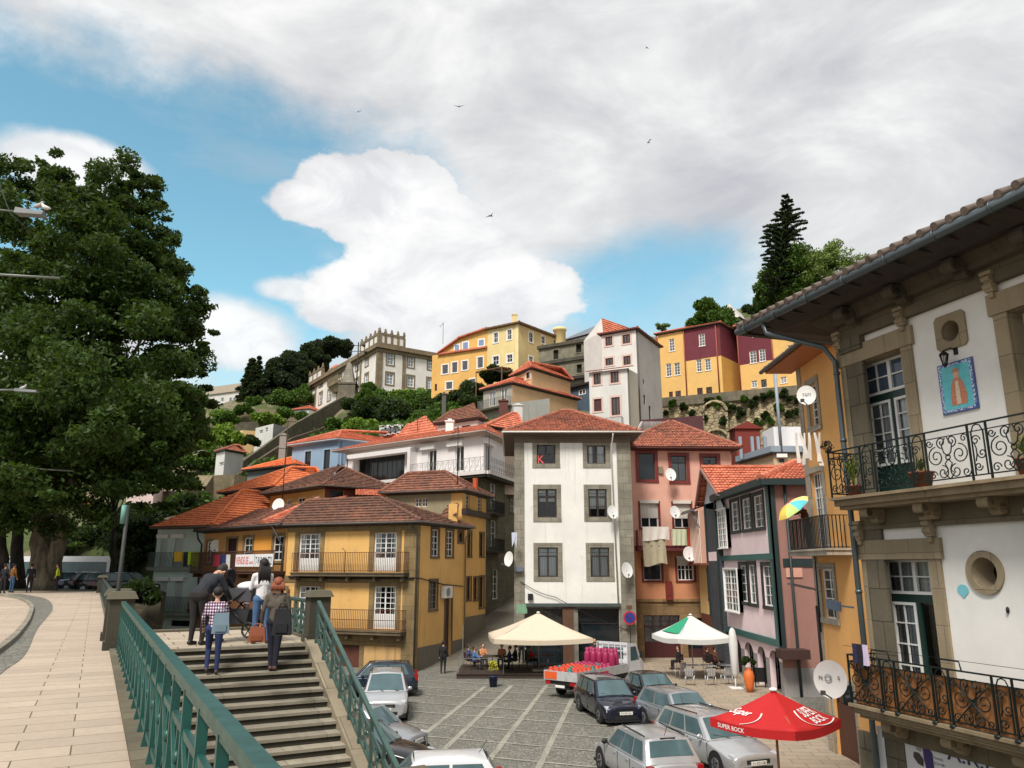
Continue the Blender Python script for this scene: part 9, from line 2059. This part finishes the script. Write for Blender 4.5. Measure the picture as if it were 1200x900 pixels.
for px,py,lab in ((812,796,'small slatted terrace table behind the chair by the parasol pole'),(830,796,'small slatted terrace table between the two parasols'),(851,795,'small slatted terrace table by the folded parasol')):
 l_ = gxy(px,py,ZS+.035)
 if ft is None:ft = table(l_,lab,paint((200,202,206),.4),'tables outside the coral house')
 else:c_ = copy_tree(ft); c_.location = l_; c_['label'] = lab
DKC = paint((60,30,26),.7)
for px,lab,tp in ((795,'person in black seated left of the white parasol pole',(20,20,22)),(829,'person in dark clothes seated under the white parasol',(30,24,24)),(838,'person in brown seated right under the white parasol',(96,60,40))):
 p = at(px,770,49.0); person(lab,(p.x,49,ZS+.03),-100 if px < 800 else 80,1.7,tp,(24,24,28),voxel=.026,sit=True); chair((p.x,49,ZS+.03),R(100 if px < 800 else -80),'dark chair under the ' + lab,DKC,None)
 # deck guests
TC = paint((190,196,214),.8,wear=.5,scale=12)
table((at(577,770,47.3).x,47.3,DZ),'long cloth covered table on the deck with seated guests',WOOD,None,TC,.55)
for px,Y,hdg,tp,lab,ch in ((556,47.1,85,(74,120,176),'guest in a sky blue shirt on the left of the cloth covered table',1),(549,48.1,70,(60,70,110),'guest in dark blue at the far left of the deck table',1),(566,48.6,160,(190,130,90),'guest in an orange brown top behind the deck table',1),(588,48.6,190,(176,106,80),'guest in a reddish top behind the deck table',1),(597,47.2,-90,(40,44,70),'guest in navy on the right of the cloth covered table',1),(604,47.9,-100,(30,34,50),'dark haired guest behind the navy guest',1),(622,47.9,90,(190,50,30),'guest in a bright red shirt under the beige parasol',1)):
 p = at(px,770,Y); person(lab,(p.x,Y,DZ),hdg,1.66,tp,(30,32,46),(50,36,28),voxel=.026,sit=True,armL=((-.2,.14,-.24),(-.12,.36,-.22)),armR=((.2,.14,-.24),(.12,.36,-.22))); chair((p.x,Y,DZ),-R(hdg),'dark terrace chair of the ' + lab,DKC,None)
table((at(642,770,47.6).x,47.6,DZ),'bare wooden table right of the guest in red',paint((120,84,60),.6),None)
person('man standing in the dark doorway of the white house behind the parasol',(at(611,770,50).x,50.2,DZ),180,1.75,(26,24,26),(22,22,24),voxel=.026); person('man standing behind the truck bed near the cab',(at(698,760,48).x,48.5,ZS),200,1.75,(40,36,36),(30,30,32),voxel=.026)
def plant(px,py,z,label,r0,hgt,pm,lm,rx,rz_,sd,prof=None):
 l_ = gxy(px,py,z); root = empty('potted_plant',l_,label,'potted plant'); m = MB(); m.lathe(prof or [(.001,0),(r0*.75,0),(r0,hgt),(r0*1.08,hgt),(r0*1.08,hgt+.04),(.001,hgt-.02)],14,l_); m.build('pot',pm,root); C,cs = clumps((l_[0],l_[1],l_[2]+hgt+rz_*.8),(rx,rx,rz_),10,120,sd,.6,.8,-.5); leaf_mesh('foliage',C,.07,lm,root,seed=sd)
plant(578,805,ZS,'yellow green leafed plant in a round blue pot before the deck',.24,.5,paint((28,40,74),.4),leafmat((150,150,40),(206,196,80),'leaf_yellow'),.34,.5,7)
plant(879,812,ZS,'dark plant in a tall orange terracotta jar by the pink house',.2,1.15,paint((206,104,44),.6),LD,.5,.34,8,[(.001,0),(.13,0),(.2,.3),(.27,.75),(.2,1.02),(.12,1.08),(.18,1.16),(.1,1.14)])
l_ = gxy(896,806,ZS); m = MB(Matrix.Translation(l_)); m.box(-.55,.55,-.2,-.16,.3,1.0); [m.bar((x,-.18,0),(x,-.18,1.05),.04) for x in (-.5,0,.5)]; tag(m.build('menu_rack',BLACK,loc=l_),'black metal rack standing by the arcade of the pink house','rack')
# balcony figure with rainbow parasol
pb = OH.F[0]; fl = zsl if False else pb.uv(958,645)[1]
Yb = 27.3; p = at(949,640,Yb); per = person('person on the orange house balcony reaching out under the rainbow umbrella',(XO-.35,Yb,fl+.02),-95,1.6,(96,52,44),(40,34,38),(34,22,20),voxel=.018,lean=14,armL=((-.2,.26,-.06),(-.14,.52,.06)),armR=((.2,.24,-.10),(.14,.48,-.02)))
hub = at(930,596,27.2); ax = Vector((-.62,-.10,.74)).normalized(); ro_ = empty('umbrella',tuple(hub),'rainbow coloured umbrella held out over the orange house balcony','umbrella'); u_ = ax.orthogonal().normalized(); v_ = ax.cross(u_)
cols = [(216,40,44),(206,96,156),(222,180,60),(236,200,90),(190,216,130),(90,190,200),(230,224,140),(214,90,60)]
for k in range(8):
 m = MB();
 for j in range(6):
  a0,a1 = 6.2832*(k)/8,6.2832*(k+1)/8; t0,t1 = j/6,(j+1)/6; rr = lambda t:.66*math.sin(t*1.25)/math.sin(1.25); zz = lambda t:.36*(math.cos(t*1.25)-1)
  Pq = lambda a,t:hub+u_*rr(t)*math.cos(a)+v_*rr(t)*math.sin(a)+ax*(zz(t)+.25); m.face((Pq(a0,t0),Pq(a0,t1),Pq(a1,t1),Pq(a1,t0)),smooth=True)
 m.build('canopy_panel',paint(cols[k],.7,wear=.05),ro_)
m = MB(); m.tube([hub+ax*.27,hub-ax*.62],.012,6); m.build('shaft',BLACK,ro_)
# satellite dishes, laundry on the orange house, lamps, sign
def dish(px,py,Y,r,label,nrm,word=None,ws=1.0,elong=1.1):
 c = at(px,py,Y); root = empty('satellite_dish',tuple(c),label,'satellite dish',None); n_ = Vector(nrm).normalized(); x = Vector((0,0,1)).cross(n_).normalized(); x = -x if x.x < 0 else x; y = n_.cross(x); y = -y if y.z < 0 else y; m = MB(); N_ = 24
 P = lambda t,a:c+x*r*t*math.cos(a)+y*r*elong*t*math.sin(a)-n_*.13*r*(1-t*t)
 for j in range(4):
  for k in range(N_):a0,a1 = 6.28318*k/N_,6.28318*(k+1)/N_; t0,t1 = j/4,(j+1)/4; m.face((P(t0,a0),P(t1,a0),P(t1,a1),P(t0,a1)),smooth=True)
 m.build('reflector',paint((226,226,222),.5,wear=.1),root); m = MB(); e = c+n_*r*.75-y*r*.8-x*r*.45; m.tube([c-y*r*elong*.98,e],.018*max(1,r),6); m.box(e.x-.05,e.x+.05,e.y-.05,e.y+.05,e.z-.05,e.z+.05); m.tube([c-n_*.12*r,c-n_*.5+Vector((0,.1,-.1))],.03,6); m.build('arm',paint((90,90,92),.5,.4),root)
 if word:
  M = Matrix((( x.x,-n_.x,y.x,0),(x.y,-n_.y,y.y,0),(x.z,-n_.z,y.z,0),(0,0,0,1))); M.translation = c-x*r*.45*ws+n_*.012; put_text(word,.3,M,'logo',paint((60,64,70),.5),root,width=r*.9*ws,height=r*.24,bold=True)
 return c,x,y,n_
c,x,y,n_ = dish(973,796,20.6,.40,'large white satellite dish with dark lettering on the orange house',(-.45,-1,.12),None,1,1.15)
dr = bpy.data.objects['satellite_dish']
for tx_,off in (('N',-.27),('S',.17)):M = Matrix(((x.x,-n_.x,y.x,0),(x.y,-n_.y,y.y,0),(x.z,-n_.z,y.z,0),(0,0,0,1))); M.translation = c+x*off+n_*.004-y*.01; put_text(tx_,.13,M,'logo',paint((50,54,60),.5),dr,bold=True)
m = MB(); m.tube([c-x*.05+n_*.006+(x*math.cos(a)+y*math.sin(a))*.075+y*.035 for a in np.linspace(0,6.2832,20)],.014,6); m.build('logo',paint((150,156,164),.5),dr)
dish(945,463,24.6,.30,'white dish with dark lettering high on the orange house under its eaves',(-.4,-1,.1),'ZON')
for a in ((596,655,50.5,.44,'narrow white dish at the left edge of the white house',(-1.2,-1,.2)),(718,600,50.4,.40,'white dish on the right side of the white house, level with its middle windows',(.5,-1,.2)),(735,668,50.4,.45,'white dish at the right edge of the white house, level with its lowest windows',(.6,-1,.2)),(786,556,54.1,.42,'white dish between the top windows of the coral house',(.3,-1,.2)),(791,600,54.0,.40,'white dish over the right blind of the coral house',(.4,-1,.2)),(808,649,53.4,.46,'white lettered dish at the red screen of the coral balcony',(.2,-1,.2)),(326,592,60.5,.5,'white dish at the left wall of the yellow house with the dark roof',(-.2,-1,.2)),(253.5,640,58.6,.45,'white dish beside the left window of the ochre row house',(.7,-1,.2))):dish(*a[:4],a[4],a[5])
for i,(px,w_,hh_) in enumerate(((933,.05,1.0),(938,.06,.85),(943,.045,1.05),(948,.055,.9),(954,.06,1.08),(960,.05,.95))):
 pq = at(px,507,24.8); m = MB(); n = 6
 for k in range(n):t0,t1 = k/n,(k+1)/n; f_ = lambda t,s_:pq+Vector((s_*w_*(.6+.7*t)+.16*t*math.sin(i*2.0),.03*math.sin(t*5+i),-hh_*t)); m.face((f_(t1,-1),f_(t1,1),f_(t0,1),f_(t0,-1)),smooth=True)
 tag(m.build('white_garment',paint((214,212,206),.9,wear=.12),loc=tuple(pq)),('leftmost','second from left','third from left','third from right','second from right','rightmost')[i] + ' white garment on the line under the high dish','laundry','white laundry on the orange house')
for (px,py,Y,w_,hh_,c_,lab) in ((606,624,50.2,.3,.9,(190,196,214),'pale blue and white garments hanging at the left edge of the white house'),):
 pq = at(px-1,py,Y); m = MB(); m.face((pq+Vector((-w_,0,0)),pq+Vector((-w_*.9,0,-hh_)),pq+Vector((-w_*.3,.05,-hh_*.6)),pq+Vector((0,0,-hh_*1.1)),pq+Vector((w_*.2,0,0)))); tag(m.build('hanging_garment',paint(c_,.9),loc=tuple(pq)),lab,'laundry')
m = MB(); a,b = at(952,690,24.8),at(925,684,24.2); m.bar(a,b,.16,.05); m.bar(a,at(958,692,25.2),.04); tag(m.build('street_lamp',paint((70,74,84),.5),loc=tuple(a)),'flat dark lamp head on a wall arm in front of the brown pink wall','street lamp')
m = MB(); a,b = at(985,710,19.5),at(968,706,19.8); m.hexa([b+Vector((0,0,-.14)),a+Vector((0,0,-.14)),a+Vector((.1,.2,-.14)),b+Vector((.1,.2,-.14))],[b+Vector((0,0,.08)),a+Vector((0,0,.08)),a+Vector((.1,.2,.08)),b+Vector((.1,.2,.08))]); m.bar(a,at(1000,712,18),.04); tag(m.build('wall_lamp',paint((90,106,124),.5),loc=tuple(a)),'blue grey flat lamp head beside the drainpipe of the nearest house','street lamp')
sg = at(738,724,50.5); ro_ = empty('road_sign',tuple(sg),'round blue no parking sign with red rim and diagonal on the white house corner','road sign')
for rr_,mt,o_ in ((.42,paint((190,40,46),.5),0),(.33,paint((34,56,130),.5),.012)):m = MB(); m.face([(sg.x+rr_*math.cos(a),sg.y-.02-o_,sg.z+rr_*math.sin(a)) for a in np.linspace(0,6.2832,25)[:-1]]); m.build('disc',mt,ro_)
m = MB(); m.bar((sg.x-.24,sg.y-.045,sg.z+.24),(sg.x+.24,sg.y-.045,sg.z-.24),.085,.01); m.build('diagonal_bar',paint((190,40,46),.5),ro_); m = MB(); m.box(sg.x-.18,sg.x+.18,sg.y-.01,sg.y+.01,sg.z+.5,sg.z+.75); m.build('sub_plate',paint((96,64,44),.6),ro_); m = MB(); m.bar((sg.x,sg.y+.02,ZS),(sg.x,sg.y+.02,sg.z+.7),.05); m.build('post',IRON,ro_)
# lamp post and the arms at the left
b = S(-.42,.3); t_ = at(150,592,b.y); b = Vector((t_.x,t_.y,0)); ro_ = empty('lamp_post',tuple(b),'dark slim post with a small green box near its top beside the stone pillar','post'); b = atz(143,752,0); t_ = at(150,592,b.y); m = MB(); m.tube([(t_.x,t_.y,0),(t_.x,t_.y,.9),(t_.x,t_.y,t_.z)],[.07,.05,.04],10); m.build('shaft',paint((48,50,48),.6,.3),ro_); m = MB(); m.tube([(t_.x-.06,t_.y-.04,t_.z-.42),(t_.x-.06,t_.y-.04,t_.z)],.06,10); m.build('green_box',paint((92,140,128),.5),ro_)
for (py,x1,Y,rr_,lab,head) in ((248,20,16.4,.024,'highest lamp arm reaching in from the left with two pigeons on its flat head',1),(326,70,20.5,.035,'pale bare pole arm below the highest lamp arm',0),(457,18,34.7,.05,'far lamp arm at mid height of the plane tree',2),(552,86,50,.045,'lowest pale pole arm in front of the plane tree trunks',0)):
 a,b = at(-60,py-8 if head != 2 else py,Y),at(x1,py,Y); ro_ = empty('street_lamp' if head else 'wire_pole',(a.x,a.y,0),lab,'street lamp' if head else 'pole'); m = MB(); m.tube([(a.x,a.y,0),(a.x,a.y,a.z+.3)],rr_*2,8); m.tube([a,b],rr_,8); m.build('arm',paint((116,122,116),.5,.3),ro_)
 if head:w_ = .38 if head == 1 else .6; m = MB(); m.hexa([b+Vector((0,-.12,-.07)),b+Vector((w_*1.7,-.12,-.12)),b+Vector((w_*1.7,.12,-.12)),b+Vector((0,.12,-.07))],[b+Vector((0,-.09,.08)),b+Vector((w_*1.7,-.05,-.02)),b+Vector((w_*1.7,.05,-.02)),b+Vector((0,.09,.08))]); m.build('lamp_head',paint((96,100,100),.5),ro_,bevel=.02)
 if head == 0:m = MB(); m.bar(b+Vector((-.3,0,.15)),b+Vector((-.1,0,0)),.03); m.build('bracket',IRON,ro_)
m = MB(); m.tube([at(-5,205,17),at(12,250,17),at(36,272,17)],.012,5); tag(m.build('cable',BLACK,loc=tuple(at(12,250,17))),'thin dark cable crossing the highest lamp arm','cable')
def pigeon(px,py,Y,s_,mat,lab,hd):
 c = at(px,py,Y); root = empty('pigeon',tuple(c),lab,'pigeon',None); m = MB(); m.tube([c+Vector((-.14*hd,0,-.01))*s_,c+Vector((-.06*hd,0,.0))*s_,c+Vector((.03*hd,0,.03))*s_,c+Vector((.07*hd,0,.08))*s_,c+Vector((.09*hd,0,.12))*s_,c+Vector((.125*hd,0,.12))*s_],[.012*s_,.05*s_,.06*s_,.035*s_,.03*s_,.006*s_],10); m.build('body',mat,root); m = MB(); m.bar(c+Vector((0,0,-.03))*s_,c+Vector((0,0,-.10))*s_,.008); m.build('leg',paint((150,80,70),.6),root)
pigeon(45,242,16.4,.95,paint((176,172,168),.8),'pale pigeon in the middle of the highest lamp head',1); pigeon(53,244,16.4,.95,paint((206,204,200),.8),'whitish pigeon at the end of the highest lamp head',-1); pigeon(27,455,34.7,1.3,paint((180,178,174),.8),'pigeon on the far lamp arm at mid height',1)
for i,(px,py,Y,s_,lab) in enumerate(((575,253,60,.7,'gull flying over the big bright cloud'),(538,125,80,.7,'small gull high above the middle of the town'),(758,56,90,.6,'tiny bird near the top right of the middle'),(760,167,80,.7,'gull gliding right of the big bright cloud'),(420,131,90,.5,'tiny bird at the left edge of the big cloud'))):
 c = at(px,py,Y); m = MB(); m.tube([c+Vector((-.3,0,0))*s_,c,c+Vector((.3,0,.03))*s_],[.02,.08*s_,.02],6)
 for q in (-1,1):m.face((c+Vector((-.08,0,0))*s_,c+Vector((.12,0,0))*s_,c+Vector((.0,-.5*q,.22))*s_)); m.face((c+Vector((.12,0,0))*s_,c+Vector((.0,-.5*q,.22))*s_,c+Vector((-.25,-1.0*q,.1))*s_))
 m2 = m.build('seagull',paint((90,90,96),.8),loc=tuple(c)); m2.rotation_euler = (0,0,i*.9+.6); tag(m2,lab,'bird')
 # cleanup: trim labels
for o in COL.objects:
 if o.get('label') and len(o['label'].split()) > 16:o['label'] = ' '.join(o['label'].split()[:15])
